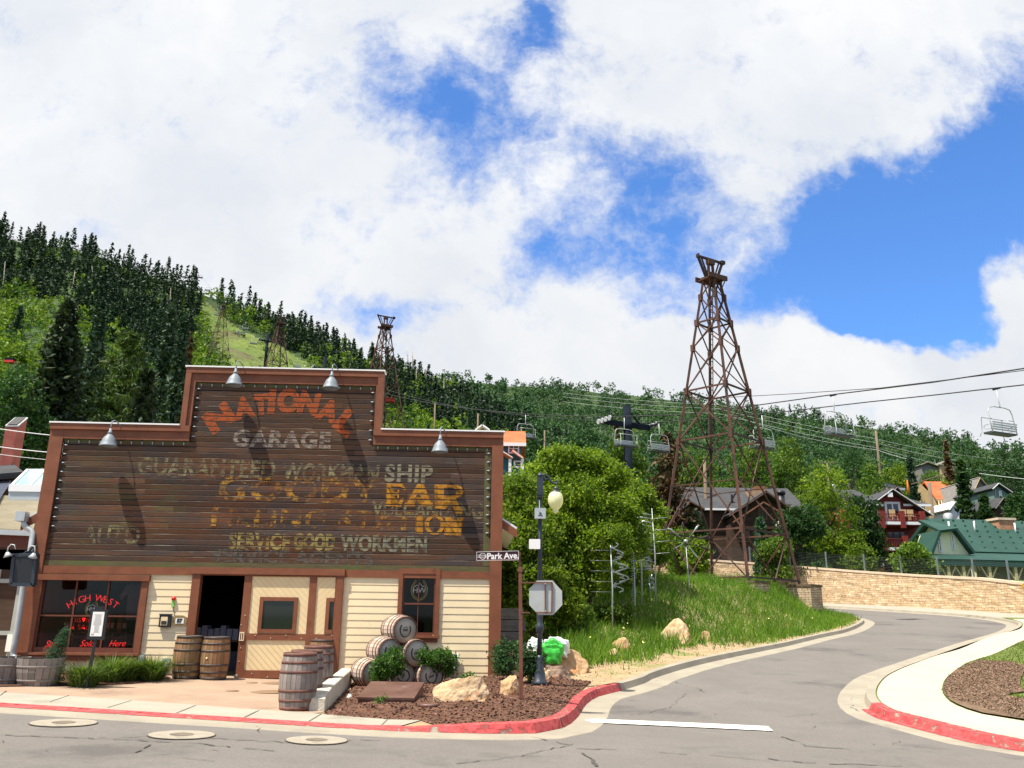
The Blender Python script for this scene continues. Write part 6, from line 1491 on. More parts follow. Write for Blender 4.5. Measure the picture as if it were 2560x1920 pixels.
lr = thing('haul_rope', 'pair of dark chairlift cables crossing the right half of the sky', 'cable')
for side, near in ((-1, A_pts), (1, B_pts)):
    P_ = sag(rope_pts(side, near)); RP[side] = P_; mb = MB(); mb.tube(P_, .035, 4, False); mb.build('rope', m_rope, lr)
mb = MB(); mb.tube([on_line(p, -1) for p in ((2900, 880), (2560, 926), (2200, 970), (1990, 984), (1700, 1000), (1590, 1012))], .02, 4, False); mb.build('signal_line', m_rope, lr)
def chair_():
    t = thing('lift_chair', 'x', 'lift chair')
    mb = MB(); mb.bar((0, -.22, 0), (0, .22, 0), .07, .08); mb.build('grip', m_lift, t)
    mb = MB(); mb.tube([(0, 0, 0), (0, .02, -.75), (0, .05, -.95), (.0, .02, -1.05)], .032, 6); mb.build('hanger', m_galv, t)
    mb = MB(); mb.tube([(-.95, .12, -2.5), (-.95, .05, -1.9), (-.93, .0, -1.35), (-.8, 0, -1.1), (-.4, 0, -1.03), (.4, 0, -1.03), (.8, 0, -1.1), (.93, 0, -1.35), (.95, .05, -1.9), (.95, .12, -2.5)], .03, 6); mb.build('bail', m_galv, t)
    mb = MB()
    for s_ in (-.93, .93): mb.tube([(s_, .1, -2.0), (s_, -.3, -2.05), (s_, -.38, -2.15), (s_, -.3, -2.25), (s_, .1, -2.3)], .022, 5)
    mb.build('armrest', m_galv, t)
    mb = MB(); mb.tube([(-.85, .1, -1.75), (-.85, -.45, -1.55), (-.8, -.55, -1.6), (-.8, -.6, -2.3), (-.95, -.65, -2.6)], .02, 5); mb.tube([(.85, .1, -1.75), (.85, -.45, -1.55), (.8, -.55, -1.6), (.8, -.6, -2.3), (.95, -.65, -2.6)], .02, 5); mb.tube([(-.84, -.5, -1.57), (.84, -.5, -1.57)], .02, 5); mb.build('safety_bar', m_galv, t)
    mb = MB(); mb.box(-.95, .95, -.42, .08, -2.52, -2.42); mb.build('seat', m_seat, t)
    mb = MB(); 
    for k in range(4): mb.box(-.95, .95, .10 + k * .02, .13 + k * .02, -2.35 + k * .12, -2.27 + k * .12)
    mb.build('backrest', m_galv, t)
    return t
ch0 = chair_(); first = [True]
def hang(pt, rz, lb):
    c = ch0 if first[0] else dup(ch0); first[0] = False; c.location = pt - Vector((0, 0, .05)); c.rotation_euler = (0, 0, rz); c['label'] = lb; c['group'] = 'chairlift chairs'
def rope_at(side, px):
    P_ = RP[side]
    for a_, b_ in zip(P_, P_[1:]):
        xa, xb = proj(a_)[0], proj(b_)[0]
        if min(xa, xb) <= px <= max(xa, xb): return a_.lerp(b_, (px - xa) / (xb - xa))
az_ = math.atan2(LP.y, LP.x)
hang(rope_at(-1, 2083), az_ + R(4), 'empty lift chair in front of the right ridge, on the upper cable')
hang(rope_at(1, 2492), az_ - R(4) + PI, 'empty lift chair against the sky near the right edge')
hang(rope_at(1, 1648), az_ + PI, 'lift chair hanging just right of the navy lift tower')
hang(rope_at(-1, 1562), az_, 'lift chair partly behind the navy lift tower, on its left')
hang(rope_at(1, 1905), az_ + PI, 'lift chair seen just right of the tall lattice tower')
hang(rope_at(-1, 1315), az_, 'faint lift chair against the trees above the blue house')
for i, (sd, px) in enumerate(((-1, 762), (1, 745), (-1, 636), (1, 615), (-1, 600), (1, 560), (-1, 545), (1, 520), (1, 505))):
    q = rope_at(sd, px)
    if q is not None: hang(q, az_ + (PI if sd > 0 else 0), 'tiny distant lift chair above the ski run, number %s of the string from the right' % ['one', 'two', 'three', 'four', 'five', 'six', 'seven', 'eight', 'nine'][i])

# ------------------------------------------------------------ houses
m_shg = mat('dark_shingle', (.038, .040, .044), (.06, .063, .068), scale=1.2, rough=.9, stretch=(1, 1, 3), detail=8)
m_bwood = mat('brown_log_wall', (.045, .024, .016), (.07, .04, .026), scale=1, rough=.85, stretch=(1, 1, 6)); m_btrim = mat('cedar_trim', (.17, .07, .035), (.22, .10, .05), scale=2, rough=.7)
m_redw = mat('red_siding', (.16, .018, .014), (.20, .028, .02), scale=.8, rough=.75, stretch=(1, 1, 5)); m_wtr = mat('white_trim', (.72, .72, .72), rough=.5)
m_gmetal = mat('green_metal_roof', (.014, .052, .040), (.022, .07, .055), scale=.6, rough=.6, spec=.3); m_paley = mat('pale_yellow_siding', (.72, .70, .45), (.78, .75, .50), scale=1, rough=.7, stretch=(1, 1, 6))
m_orr = mat('orange_tile_roof', (.44, .095, .035), (.52, .14, .05), scale=.8, rough=.8); m_blue = mat('blue_siding', (.02, .11, .17), (.03, .14, .20), scale=1, rough=.7, stretch=(1, 1, 6)); m_win = mat('window_dark', (.03, .04, .05), rough=.12, spec=.6)
m_tanw = mat('tan_wood', (.42, .30, .16), (.50, .37, .21), scale=1.5, rough=.8); m_greyw = mat('grey_siding', (.16, .15, .14), (.21, .20, .19), scale=1.5, rough=.85)
class House:
    def __init__(s, name, label, D, px, base_y, yaw=0, group=None, cat='house'):
        s.o = at(px, base_y, D); s.D = D; s.yaw = R(yaw); s.e = Vector((math.cos(s.yaw), math.sin(s.yaw), 0)); s.n = Vector((-math.sin(s.yaw), math.cos(s.yaw), 0))
        s.t = thing(name, label, cat, s.o, s.yaw, group)
    def P(s, p, out=0):
        d = ray(*p); o = s.o - s.n * out; t_ = (o - CAM).dot(s.n) / d.dot(s.n); q = CAM + d * t_; return (q - s.o).dot(s.e), q.z - s.o.z
    def box(s, name, m, p0, p1, y0, y1, parent=None, dz=0):
        (x0, z1), (x1, z0) = s.P(p0, -min(y0, y1)), s.P(p1, -min(y0, y1)); mb = MB(); mb.box(x0, x1, y0, y1, z0 - dz, z1); return mb.build(name, m, parent or s.t)
    def gable(s, wall, roof, trim, L_, Pk, Rr_, zb, y0, y1, over=.5, thick=.16, gable_wall=True):
        """front gable: L_, Pk, Rr_ = eave, peak, eave as (x,z)"""
        if gable_wall:
            mb = MB(); mb.prism([(L_[0] + .35, zb), (Rr_[0] - .35, zb), (Rr_[0] - .35, Rr_[1]), (Pk[0], Pk[1] - .1), (L_[0] + .35, L_[1])], y0, y1); mb.build('wall', wall, s.t)
        rf = None
        for A_, B_ in ((L_, Pk), (Pk, Rr_)):
            mb = MB(); mb.slab([(A_[0], y0 - over, A_[1] + thick), (B_[0], y0 - over, B_[1] + thick), (B_[0], y1 + .2, B_[1] + thick), (A_[0], y1 + .2, A_[1] + thick)], thick); rf = mb.build('roof', roof, s.t)
            mb = MB(); mb.bar((A_[0], y0 - over - .03, A_[1] + thick * .35), (B_[0], y0 - over - .03, B_[1] + thick * .35), .06, .24, up=(0, 1, 0)); mb.build('barge_board', trim, s.t)
        return rf
    def window(s, p0, p1, out=.04, frame=None, muntin=(1, 0), name='window', glassm=None, fw=.09):
        (x0, z1), (x1, z0) = s.P(p0, out), s.P(p1, out); mb = MB(); y = -out
        mb.box(x0, x0 + fw, y - .05, y + .03, z0, z1); mb.box(x1 - fw, x1, y - .05, y + .03, z0, z1); mb.box(x0 + fw, x1 - fw, y - .05, y + .03, z1 - fw, z1); mb.box(x0 + fw, x1 - fw, y - .05, y + .03, z0, z0 + fw)
        for k in range(muntin[0]): c = x0 + (x1 - x0) * (k + 1) / (muntin[0] + 1); mb.box(c - fw * .3, c + fw * .3, y - .04, y + .03, z0 + fw, z1 - fw)
        for k in range(muntin[1]): c = z0 + (z1 - z0) * (k + 1) / (muntin[1] + 1); mb.box(x0 + fw, x1 - fw, y - .038, y + .03, c - fw * .3, c + fw * .3)
        w_ = mb.build(name, frame or m_wtr, s.t); mb = MB(); mb.box(x0 + fw, x1 - fw, y - .01, y + .01, z0 + fw, z1 - fw); mb.build('pane', glassm or m_win, w_); return w_
# brown timber house behind the lattice tower
h = House('timber_house', 'dark brown timber house with cedar gables and grey shingle roofs behind the lattice tower', 86, 1850, 1405)
h.box('wall', m_bwood, Z8(100, 880), Z8(1130, 1300), .0, 10, dz=3)
(x0, ze), (x1, _), (_, zr) = h.P(Z8(110, 885)), h.P(Z8(1140, 880)), h.P(Z8(700, 745), -5)
mb = MB(); mb.slab([(x0, -.6, ze), (x1, -.6, ze), (x1, 5, zr), (x0, 5, zr)], .2); mb.build('roof', m_shg, h.t)
mb = MB(); mb.slab([(x0, 10.6, ze), (x0, 5, zr), (x1, 5, zr), (x1, 10.6, ze)], .2); mb.build('roof', m_shg, h.t)
mb = MB(); mb.box(x0, x1, -.68, -.6, ze - .22, ze - .02); mb.build('gutter_board', m_wtr, h.t)
h.gable(m_bwood, m_shg, m_btrim, h.P(Z8(598, 955), 2), h.P(Z8(855, 790), 2), h.P(Z8(1040, 915), 2), -4, -2, 5, .9, .28)
q0, q1, q2 = h.P(Z8(640, 985), 2.9), h.P(Z8(852, 845), 2.9), h.P(Z8(1000, 935), 2.9)
mb = MB(); mb.bar((q0[0], -2.95, q0[1]), (q1[0], -2.95, q1[1]), .12, .28, up=(0, 1, 0)); mb.bar((q1[0], -2.95, q1[1]), (q2[0], -2.95, q2[1]), .12, .28, up=(0, 1, 0)); mb.build('inner_truss', m_btrim, h.t)
h.gable(m_bwood, m_shg, m_btrim, h.P(Z8(285, 945), 1.4), h.P(Z8(335, 850), 1.4), h.P(Z8(440, 905), 1.4), -4, -1.4, 4, .6, .2)
h.gable(m_bwood, m_shg, m_btrim, h.P(Z8(100, 845), 0), h.P(Z8(185, 812), 0), h.P(Z8(275, 850), 0), 2, .2, 4, .6, .2)
h.window(Z8(815, 885), Z8(880, 965), 2.04, m_btrim, (1, 0)); h.window(Z8(365, 900), Z8(430, 1030), 1.44, m_btrim, (1, 0)); h.window(Z8(675, 1040), Z8(760, 1120), 2.05, m_btrim, (1, 0)); h.window(Z8(795, 1040), Z8(880, 1120), 2.06, m_btrim, (1, 0))
c = h.P(Z8(655, 1010), 2.1); c2 = h.P(Z8(1000, 1010), 2.1); mb = MB(); mb.box(c[0], c2[0], -2.3, -2.01, c[1] - .25, c[1]); mb.build('floor_beam', m_btrim, h.t)
ck_ = h.box('chimney', mat('brown_stone', (.30, .19, .12), (.38, .25, .16), scale=2, rough=.9), Z8(752, 762), Z8(885, 880), 2, 3.6); mb = MB(); q = h.P(Z8(820, 745), -2.8); mb.box(q[0] - .5, q[0] + .5, 2.3, 3.3, q[1] - .4, q[1] + .1); mb.build('chimney_pot', m_btrim, ck_)
q = h.P(Z8(992, 775), 2); mb = MB(); mb.tube([(q[0], -1, q[1] - 5), (q[0], -1, q[1])], .42, 12); mb.tube([(q[0], -1, q[1] - .1), (q[0], -1, q[1] + .25)], .5, 12); mb.build('stove_pipe', m_black, h.t)
q = h.P(Z8(648, 785), 0); mb = MB(); mb.tube([(q[0], .8, q[1] - 2.2), (q[0], .8, q[1])], .12, 8); mb.box(q[0] - .3, q[0] + .3, .6, 1.0, q[1] - 2.2, q[1] - 1.7); mb.build('vent_pipe', m_lift, h.t)
sd = thing('satellite_dish', 'pale satellite dish on the right end of the brown house', 'dish', at(*Z8(978, 1008), 82)); mb = MB(); mb.lathe([(.001, .12), (.35, .08), (.55, 0), (.55, -.03), (.001, .05)], (0, 0, 0), 16, axis=(-.3, -1, .3)); mb.build('dish', m_wtr, sd); mb = MB(); mb.tube([(0, 0, 0), (.1, .5, -.5), (.1, .5, -2)], .05, 6); mb.build('bracket', m_post, sd)
# red house with white trim
h = House('red_house', 'dark red three storey house with white trim and two balconies', 84, 2240, 1418)
zb_ = -3; L_, Pk, Rr_ = h.P(A2(735, 412)), h.P(A2(880, 305)), h.P(A2(1272, 562))
h.gable(m_redw, m_shg, m_wtr, L_, Pk, Rr_, zb_, 0, 9, .8, .18)
h.box('wall', m_redw, A2(560, 438), A2(800, 1060), .3, 9, dz=2)
(x0, ze), (x1, _) = h.P(A2(540, 440)), h.P(A2(800, 440)); mb = MB(); mb.slab([(x0, -.5, ze), (x1, -.5, ze), (x1, 6, ze + 2.4), (x0, 6, ze + 2.4)], .16); mb.build('roof', m_shg, h.t); mb = MB(); mb.box(x0, x1, -.58, -.5, ze - .2, ze + .02); mb.build('fascia', m_wtr, h.t)
(x0, ze), (x1, _), (_, zr) = h.P(A2(1010, 438)), h.P(A2(1282, 438)), h.P(A2(1100, 375), -5); mb = MB(); mb.slab([(x0, -.2, ze), (x1, -.2, ze), (x1, 5, zr), (x0, 5, zr)], .16); mb.build('roof', m_shg, h.t); mb = MB(); mb.box(x0, x1, -.27, -.2, ze - .2, ze + .02); mb.build('fascia', m_wtr, h.t)
h.box('wall', m_redw, A2(1100, 440), A2(1245, 1000), .4, 6)
for a_, b_ in ((A2(560, 598), A2(800, 622)), (A2(560, 850), A2(800, 872))): h.box('white_band', m_wtr, a_, b_, .18, .3)
for a_, b_ in ((A2(762, 440), A2(778, 640)), (A2(785, 640), A2(805, 860)), (A2(806, 870), A2(835, 1060)), (A2(1228, 455), A2(1242, 560))): h.box('corner_post', m_wtr, a_, b_, -.12, .0)
d_ = h.window(A2(830, 412), A2(1005, 602), .05, m_wtr, (1, 0), 'french_door', fw=.22); h.window(A2(848, 690), A2(1068, 860), .05, m_redw, (2, 0), 'french_door', fw=.2); h.window(A2(858, 925), A2(948, 1055), .05, m_wtr, (1, 3), 'door', fw=.12)
for (x0p, x1p, zt_, zb2) in ((805, 1215, 527, 640), (830, 1180, 772, 895)):
    a_, b_ = h.P(A2(x0p, zt_), 1.8), h.P(A2(x1p, zb2), 1.8); bal = MB(); bal.box(a_[0], b_[0], -1.8, -.02, b_[1] - .1, b_[1] + .12); bo_ = bal.build('balcony', m_redw, h.t)
    mb = MB(); mb.box(a_[0], b_[0], -1.85, -1.802, b_[1] - .02, b_[1] + .2 + .3); mb.build('white_band', m_wtr, bo_) if 0 else None
    mb = MB(); mb.box(a_[0], b_[0], -1.84, -1.801, b_[1] + .0, b_[1] + .28); mb.build('fascia', m_wtr, bo_)
    mb = MB(); mb.box(a_[0], b_[0], -1.82, -1.72, a_[1] - .08, a_[1]); nn_ = int((b_[0] - a_[0]) / .16)
    for k in range(nn_): x = a_[0] + k * .16; mb.box(x, x + .04, -1.79, -1.75, b_[1] + .29, a_[1] - .081)
    mb.build('railing', m_redw, bo_)
    for fx in ((0, .5, 1) if x0p == 805 else (0, .62)): x = a_[0] + (b_[0] - a_[0]) * fx; mb = MB(); mb.box(x - .22, x + .22, -2.0, -1.6, b_[1] - .35, a_[1] + .25); mb.build('balcony_post', m_redw, bo_)
q = h.P(A2(880, 318), .7); mb = MB(); mb.box(q[0] - .25, q[0] + .25, -.9, -.85, q[1] - .5, q[1] - .05); mb.build('gable_ornament', m_wtr, h.t)
for i, p in enumerate((A2(930, 590), A2(1040, 590), A2(1110, 592))):
    q = h.P(p, 1.0); t = thing('deck_chair', ['tan wicker chair before the glass doors on the upper red balcony', 'small tan chair in the middle of the upper red balcony', 'wide tan lounge chair at the right of the upper red balcony'][i], 'chair', h.o + h.e * q[0] - h.n * 1.0 + Vector((0, 0, q[1] - .05)), 0, 'chairs on the red balcony')
    mb = MB(); mb.box(-.3, .3, -.3, .3, .35, .42); mb.build('seat', m_tanw, t); mb = MB(); mb.box(-.3, .3, .26, .34, .43, 1.1); mb.build('backrest', m_tanw, t)
    for a_ in (-.26, .26):
        for b_ in (-.26, .26): mb = MB(); mb.box(a_ - .03, a_ + .03, b_ - .03, b_ + .03, 0, .349); mb.build('leg', m_tanw, t)
# green roofed house
h = House('green_roof_house', 'cream house under a big dark green metal roof behind the stone wall', 71, 2440, 1440, 8)
rl, rr = h.P(A2(1262, 575), -5), h.P(A2(2700, 590), -5); el = h.P(A2(1660, 905), 0); 
bl_, br_ = h.P(A2(1640, 905), 0), (rr[0], el[1]); xe = h.P(A2(1500, 690), 0)[0]
mb = MB(); mb.slab([(rl[0], 5, rl[1]), (rr[0], 5, rl[1]), (rr[0], -.3, el[1]), (rl[0] + .2, -.3, el[1])], .14); mb.build('roof', m_gmetal, h.t)
mb = MB(); mb.slab([(rl[0], 5, rl[1]), (rl[0], 10.4, el[1]), (rr[0], 10.4, el[1]), (rr[0], 5, rl[1])], .14); mb.build('roof', m_gmetal, h.t)
mb = MB(); gl = rl[0] + .5
mb.add([(gl, .1, -.8), (gl, 9.9, -.8), (gl, 9.9, el[1] - .1), (gl, 5, rl[1] - .25), (gl, .1, el[1] - .1), (rr[0], .1, -.8), (rr[0], 9.9, -.8), (rr[0], 9.9, el[1] - .1), (rr[0], 5, rl[1] - .25), (rr[0], .1, el[1] - .1)], [(0, 1, 2, 3, 4), (9, 8, 7, 6, 5), (0, 4, 9, 5)]); mb.build('wall', m_paley, h.t)
# left front wing with the clipped gable
Lg, Pg1, Pg2, Rg = h.P(A2(1235, 960), 1.6), h.P(A2(1345, 722), 1.6), h.P(A2(1500, 698), 1.6), h.P(A2(1665, 905), 1.6)
mb = MB(); mb.prism([(Lg[0] + .3, -.8), (Rg[0], -.8), (Rg[0], Rg[1]), (Pg2[0], Pg2[1]), (Pg1[0], Pg1[1]), (Lg[0] + .3, Lg[1])], -1.6, .6); mb.build('wing_wall', m_paley, h.t)
pk = h.P(A2(1400, 655), -1)
for nm, Q in (('roof', [(Lg[0] - .1, -2.2, Lg[1] - .2), (Pg1[0] - .1, -2.2, Pg1[1] + .15), (Pg1[0] - .1, .2, Pg1[1] + .15), (Lg[0] - .1, .2, Lg[1] - .2)]), ('roof', [(Pg2[0] + .1, -2.2, Pg2[1] + .15), (Rg[0] + .2, -2.2, Rg[1] - .1), (Rg[0] + .2, 3, Rg[1] - .1), (Pg2[0] + .1, 3, Pg2[1] + .15)]), ('roof', [(Pg1[0] - .12, -2.22, Pg1[1] + .16), (Pg2[0] + .12, -2.22, Pg2[1] + .16), (Pg2[0] - .3, 1.0, pk[1] + .5), (Pg1[0] + .3, 1.0, pk[1] + .5)])):
    mb = MB(); mb.slab(Q, .22); mb.build(nm, m_gmetal, h.t)
h.window(A2(1358, 765), A2(1405, 910), 1.64, m_wtr, (0, 1)); h.window(A2(1485, 735), A2(1532, 888), 1.64, m_wtr, (0, 1))
q = h.P(A2(1290, 688), -.0); o = MB(); o.lathe([(.001, 0), (.42, 0), (.42, .08), (.001, .08)], (gl - .03, 4.4, rl[1] - 1.6), 16, axis=(-1, 0, 0)); w_ = o.build('round_window', m_wtr, h.t); o = MB(); o.lathe([(.001, .085), (.3, .085), (.3, .1), (.001, .1)], (gl - .03, 4.4, rl[1] - 1.6), 16, axis=(-1, 0, 0)); o.build('pane', m_win, w_)
mb = MB(); y0a, z0a = -.4, el[1]
for a_, b_ in (((5, rl[1]), (-.3, el[1])), ((5, rl[1]), (10.4, el[1]))): mb.bar((rl[0] - .05, a_[0], a_[1] - .1), (rl[0] - .05, b_[0], b_[1] - .1), .25, .3)
mb.build('barge_board', m_gmetal, h.t)
pz = h.P(A2(1800, 930), 2.4); pz2 = h.P(A2(1800, 985), 4.2); px0 = h.P(A2(1200, 1000), 4)[0]
mb = MB(); mb.slab([(px0, -4.2, pz2[1]), (rr[0], -4.2, pz2[1]), (rr[0], -.2, el[1] - .1), (px0 + 1.5, -.2, el[1] - .1)], .14); mb.build('porch_roof', m_gmetal, h.t)
mb = MB(); mb.box(px0, rr[0], -4.2, -4.08, pz2[1] - .5, pz2[1] - .15); mb.build('porch_fascia', m_gmetal, h.t)
m_pst = mat('yellow_post', (.50, .42, .22), rough=.7)
for px_ in (1450, 1600, 1855, 2110, 2400): q = h.P(A2(px_, 1000), 4); mb = MB(); mb.box(q[0] - .12, q[0] + .12, -4.1, -3.9, -.8, pz2[1] - .5); mb.bar((q[0] - .1, -4, pz2[1] - 1.5), (q[0] - .7, -4, pz2[1] - .5), .1); mb.bar((q[0] + .1, -4, pz2[1] - 1.5), (q[0] + .7, -4, pz2[1] - .5), .1); mb.build('porch_post', m_pst, h.t)
q = h.P(A2(1993, 600), -4); mb = MB(); mb.box(q[0] - .8, q[0] + .8, 3.4, 4.9, q[1] - 2, q[1]); c_ = mb.build('chimney', mat('red_brick', (.36, .15, .08), (.45, .26, .16), scale=6, rough=.9), h.t)
mb = MB(); mb.box(q[0] - .9, q[0] + .9, 3.3, 5.0, q[1] + .001, q[1] + .2); mb.build('chimney_cap', m_coping, c_)
for px_, py_ in ((1470, 640), (1720, 635), (2122, 655)): q = h.P(A2(px_, py_), -3); mb = MB(); mb.tube([(q[0], 3, q[1] - .8), (q[0], 3, q[1] + .3)], .07, 8); mb.build('vent_pipe', m_wtr, h.t)
sg = MB(); rg = random.Random(4)
for k in range(13):
    for j in range(6):
        u_ = (k + .5 * (j % 2)) / 13; v_ = (j + .5) / 6; x = rl[0] + 1.2 + u_ * (rr[0] - rl[0] - 2); y = 5 - 5.1 * v_; z = rl[1] + (el[1] - rl[1]) * v_; sg.box(x - .07, x + .07, y - .05, y + .05, z + .0, z + .16)
sg.build('snow_guard', mat('dark_fleck', (.01, .04, .03), rough=.6), h.t)
# other houses, farther off
def simple(name, label, D, L_, Pk, Rr_, base, wallm, roofm, trimm, depth=9, over=.5, yaw=0, wins=(), side=None, grp='houses on the hillside'):
    h = House(name, label, D, (L_[0] + Rr_[0]) / 2, base, yaw, grp); h.gable(wallm, roofm, trimm, h.P(L_), h.P(Pk), h.P(Rr_), -5, 0, depth, over, .2)
    for w in wins: h.window(w[0], w[1], .05, w[2] if len(w) > 2 else m_wtr, w[3] if len(w) > 3 else (1, 0), fw=w[4] if len(w) > 4 else .12)
    return h
def long_house(name, label, D, p_el, p_er, y_eave, y_ridge, base, wallm, roofm, trimm, depth=8, yaw=0, wins=(), rx=(0, 0), grp='houses on the hillside'):
    h = House(name, label, D, (p_el + p_er) / 2, base, yaw, grp); (x0, ze), (x1, _) = h.P((p_el, y_eave), .4), h.P((p_er, y_eave), .4); zr = h.P((p_el, y_ridge), -depth / 2)[1]
    mb = MB(); mb.slab([(x0, -.4, ze), (x1, -.4, ze), (x1 + rx[1], depth / 2, zr), (x0 + rx[0], depth / 2, zr)], .18); mb.build('roof', roofm, h.t); mb = MB(); mb.slab([(x0, depth + .4, ze), (x0 + rx[0], depth / 2, zr), (x1 + rx[1], depth / 2, zr), (x1, depth + .4, ze)], .18); mb.build('roof', roofm, h.t)
    mb = MB(); mb.add([(x, y, z) for x in (x0 + .4, x1 - .4) for y, z in ((0, -5), (depth, -5), (depth, ze - .15), (depth / 2, zr - .3), (0, ze - .15))], [(0, 1, 2, 3, 4), (9, 8, 7, 6, 5), (0, 4, 9, 5)]); mb.build('wall', wallm, h.t)
    mb = MB(); mb.box(x0, x1, -.47, -.4, ze - .3, ze); mb.build('fascia', trimm, h.t)
    for w in wins: h.window(w[0], w[1], .05, w[2] if len(w) > 2 else m_wtr, w[3] if len(w) > 3 else (1, 0), fw=w[4] if len(w) > 4 else .12)
    return h
hb = long_house('blue_house', 'teal blue house with an orange roof and white windows just right of the garage', 72, 1215, A6(1062, 700)[0], A6(1000, 735)[1], A6(1000, 650)[1], 1190, m_blue, m_orr, m_wtr, 7, wins=((A6(928, 742), A6(1010, 820), m_wtr, (1, 1)), (A6(968, 872), A6(1028, 925), m_wtr, (0, 0))))
a_, b_, c_ = hb.P(A6(880, 790), 1.5), hb.P(A6(962, 845), 1.5), hb.P(A6(1040, 850), 1.5)
mb = MB(); mb.slab([(a_[0] - 2, -1.6, a_[1] + 1.2), (b_[0], -1.6, b_[1]), (b_[0], 0, b_[1] + .1), (a_[0] - 2, 0, a_[1] + 1.3)], .2); mb.slab([(b_[0] + .02, -1.6, b_[1] + .6), (c_[0], -1.6, c_[1]), (c_[0], 0, c_[1] + .4), (b_[0] + .02, 0, b_[1] + 1.0)], .2); mb.build('porch_roof', m_orr, hb.t)
mb = MB(); mb.bar((a_[0] - 2, -1.66, a_[1] + 1.1), (b_[0], -1.66, b_[1] - .1), .06, .3, up=(0, 1, 0)); mb.bar((b_[0], -1.66, b_[1] + .5), (c_[0], -1.66, c_[1] - .1), .06, .3, up=(0, 1, 0))
for px_ in (942, 1035): q = hb.P(A6(px_, 860), 1.5); mb.box(q[0] - .12, q[0] + .12, -1.62, -1.45, -4, q[1])
mb.build('porch_trim', m_wtr, hb.t)
simple('gable_roof', 'small white trimmed gable peak showing just above the right low parapet', 62, A6(690, 655), A6(735, 618), A6(782, 655), 1110, m_greyw, m_roofw, m_wtr, 6, .3)['x'] if 0 else simple('small_house', 'small white trimmed gable peak showing just above the right low parapet', 62, A6(680, 662), A6(735, 622), A6(792, 662), 1110, m_greyw, m_roofw, m_wtr, 6, .3)
simple('orange_roof_house', 'unfinished house with orange red roof sheeting and bare rafters on the right', 118, A1(1250, 1400), A1(1545, 1190), A1(1760, 1400), 1330, m_tanw, m_orr, m_tanw, 10) if 0 else None
ho = long_house('orange_roof_house', 'unfinished house with orange red roof sheeting and bare rafters on the right', 118, A1(1345, 0)[0], A1(1640, 0)[0], A1(0, 1372)[1], A1(0, 1200)[1], 1300, m_tanw, m_orr, m_tanw, 9, rx=(1.0, 0), wins=((A1(1400, 1400), A1(1440, 1440), m_tanw, (0, 0)), (A1(1460, 1400), A1(1500, 1435), m_tanw, (0, 0))))
mb = MB(); (x0, z0), (x1, _) = ho.P(A1(1375, 1435), 1.2), ho.P(A1(1590, 1435), 1.2); zt_ = ho.P(A1(0, 1365), .4)[1]
for k in range(9): x = x0 + (x1 - x0) * k / 8; mb.bar((x, -1.2, z0), (x + .5, -.2, zt_), .16, .2)
mb.bar((x0, -1.22, z0), (x1, -1.22, z0), .16, .2); mb.build('rafter', m_tanw, ho.t)
simple('grey_gable_house', 'large grey shingled steep gable behind the tall poplar on the right', 110, A1(1640, 1440), A1(1765, 1170), A1(1955, 1385), 1300, m_greyw, m_greyw, m_tanw, 10, .3)
simple('white_gable_house', 'grey house with bright white gable trim and tall gable windows', 104, A1(1880, 1285), A1(1940, 1228), A1(2075, 1320), 1300, mat('teal_grey', (.14, .22, .20), rough=.8), m_shg, m_wtr, 9, .5, wins=((A1(1925, 1275), A1(1950, 1370), m_wtr, (0, 1)), (A1(1960, 1290), A1(2000, 1375), m_wtr, (1, 1))))
simple('dark_brown_house', 'dark brown house with a low shingled gable at the right edge', 92, A1(1905, 1478), A1(1985, 1372), A1(2290, 1560), 1330, m_bwood, m_shg, m_greyw, 9, .5, wins=((A1(1985, 1490), A1(2080, 1530), m_btrim, (2, 0)),))
simple('white_shed', 'small bright white gabled shed below the orange roofed house', 98, A1(1465, 1490), A1(1525, 1408), A1(1640, 1500), 1310, m_wtr, m_wtr, m_wtr, 5, .2)
simple('chalet', 'brown chalet with tan gable trim high on the green hillside', 190, A1(1180, 1045), A1(1245, 1018), A1(1440, 1088), 1200, m_greyw, m_greyw, m_tanw, 9, .8, wins=((A1(1335, 1088), A1(1385, 1130), m_wtr, (0, 0)),))
simple('chalet', 'right wing of the hillside chalet with a tan stone chimney', 189, A1(1365, 1042), A1(1420, 1005), A1(1540, 1050), 1200, m_tanw, m_greyw, m_tanw, 9, .8, grp='houses on the hillside')
long_house('grey_roof_house', 'small house with a pale grey and dark blue hipped roof behind the red house', 112, A1(845, 0)[0], A1(1035, 0)[0], A1(0, 1262)[1], A1(0, 1208)[1], 1280, m_greyw, mat('blue_black_roof', (.012, .014, .03), rough=.8), m_gmet, 6, rx=(1.6, -1.6))
simple('brick_hut', 'small brown gable just above the red house roof', 100, A1(905, 1320), A1(952, 1262), A1(1010, 1330), 1300, m_bwood, m_bwood, m_greyw, 4, .2)
t = thing('patio_umbrella', 'folded orange patio umbrella behind the red house roof', 'umbrella', at(*A1(1077, 1352), 98)); t.scale = (.7, .7, .62); mb = MB(); mb.lathe([(.02, 3.3), (.14, 2.8), (.26, .7), (.12, .6)], n=8); mb.build('canopy', mat('orange_cloth', (.75, .24, .03), rough=.8), t); mb = MB(); mb.tube([(0, 0, 0), (0, 0, 1)], .04, 6); mb.build('pole', m_post, t)
t = thing('patio_umbrella', 'open pinkish beige patio umbrella behind the fence on the left', 'umbrella', at(*Z8(365, 1180), 80)); mb = MB(); mb.lathe([(.001, 1.75), (1.6, 1.15), (1.6, 1.1), (.001, 1.55)], n=10); mb.build('canopy', mat('beige_cloth', (.55, .33, .22), rough=.8), t); mb = MB(); mb.tube([(0, 0, -1), (0, 0, 1.5)], .05, 6); mb.build('pole', m_post, t)
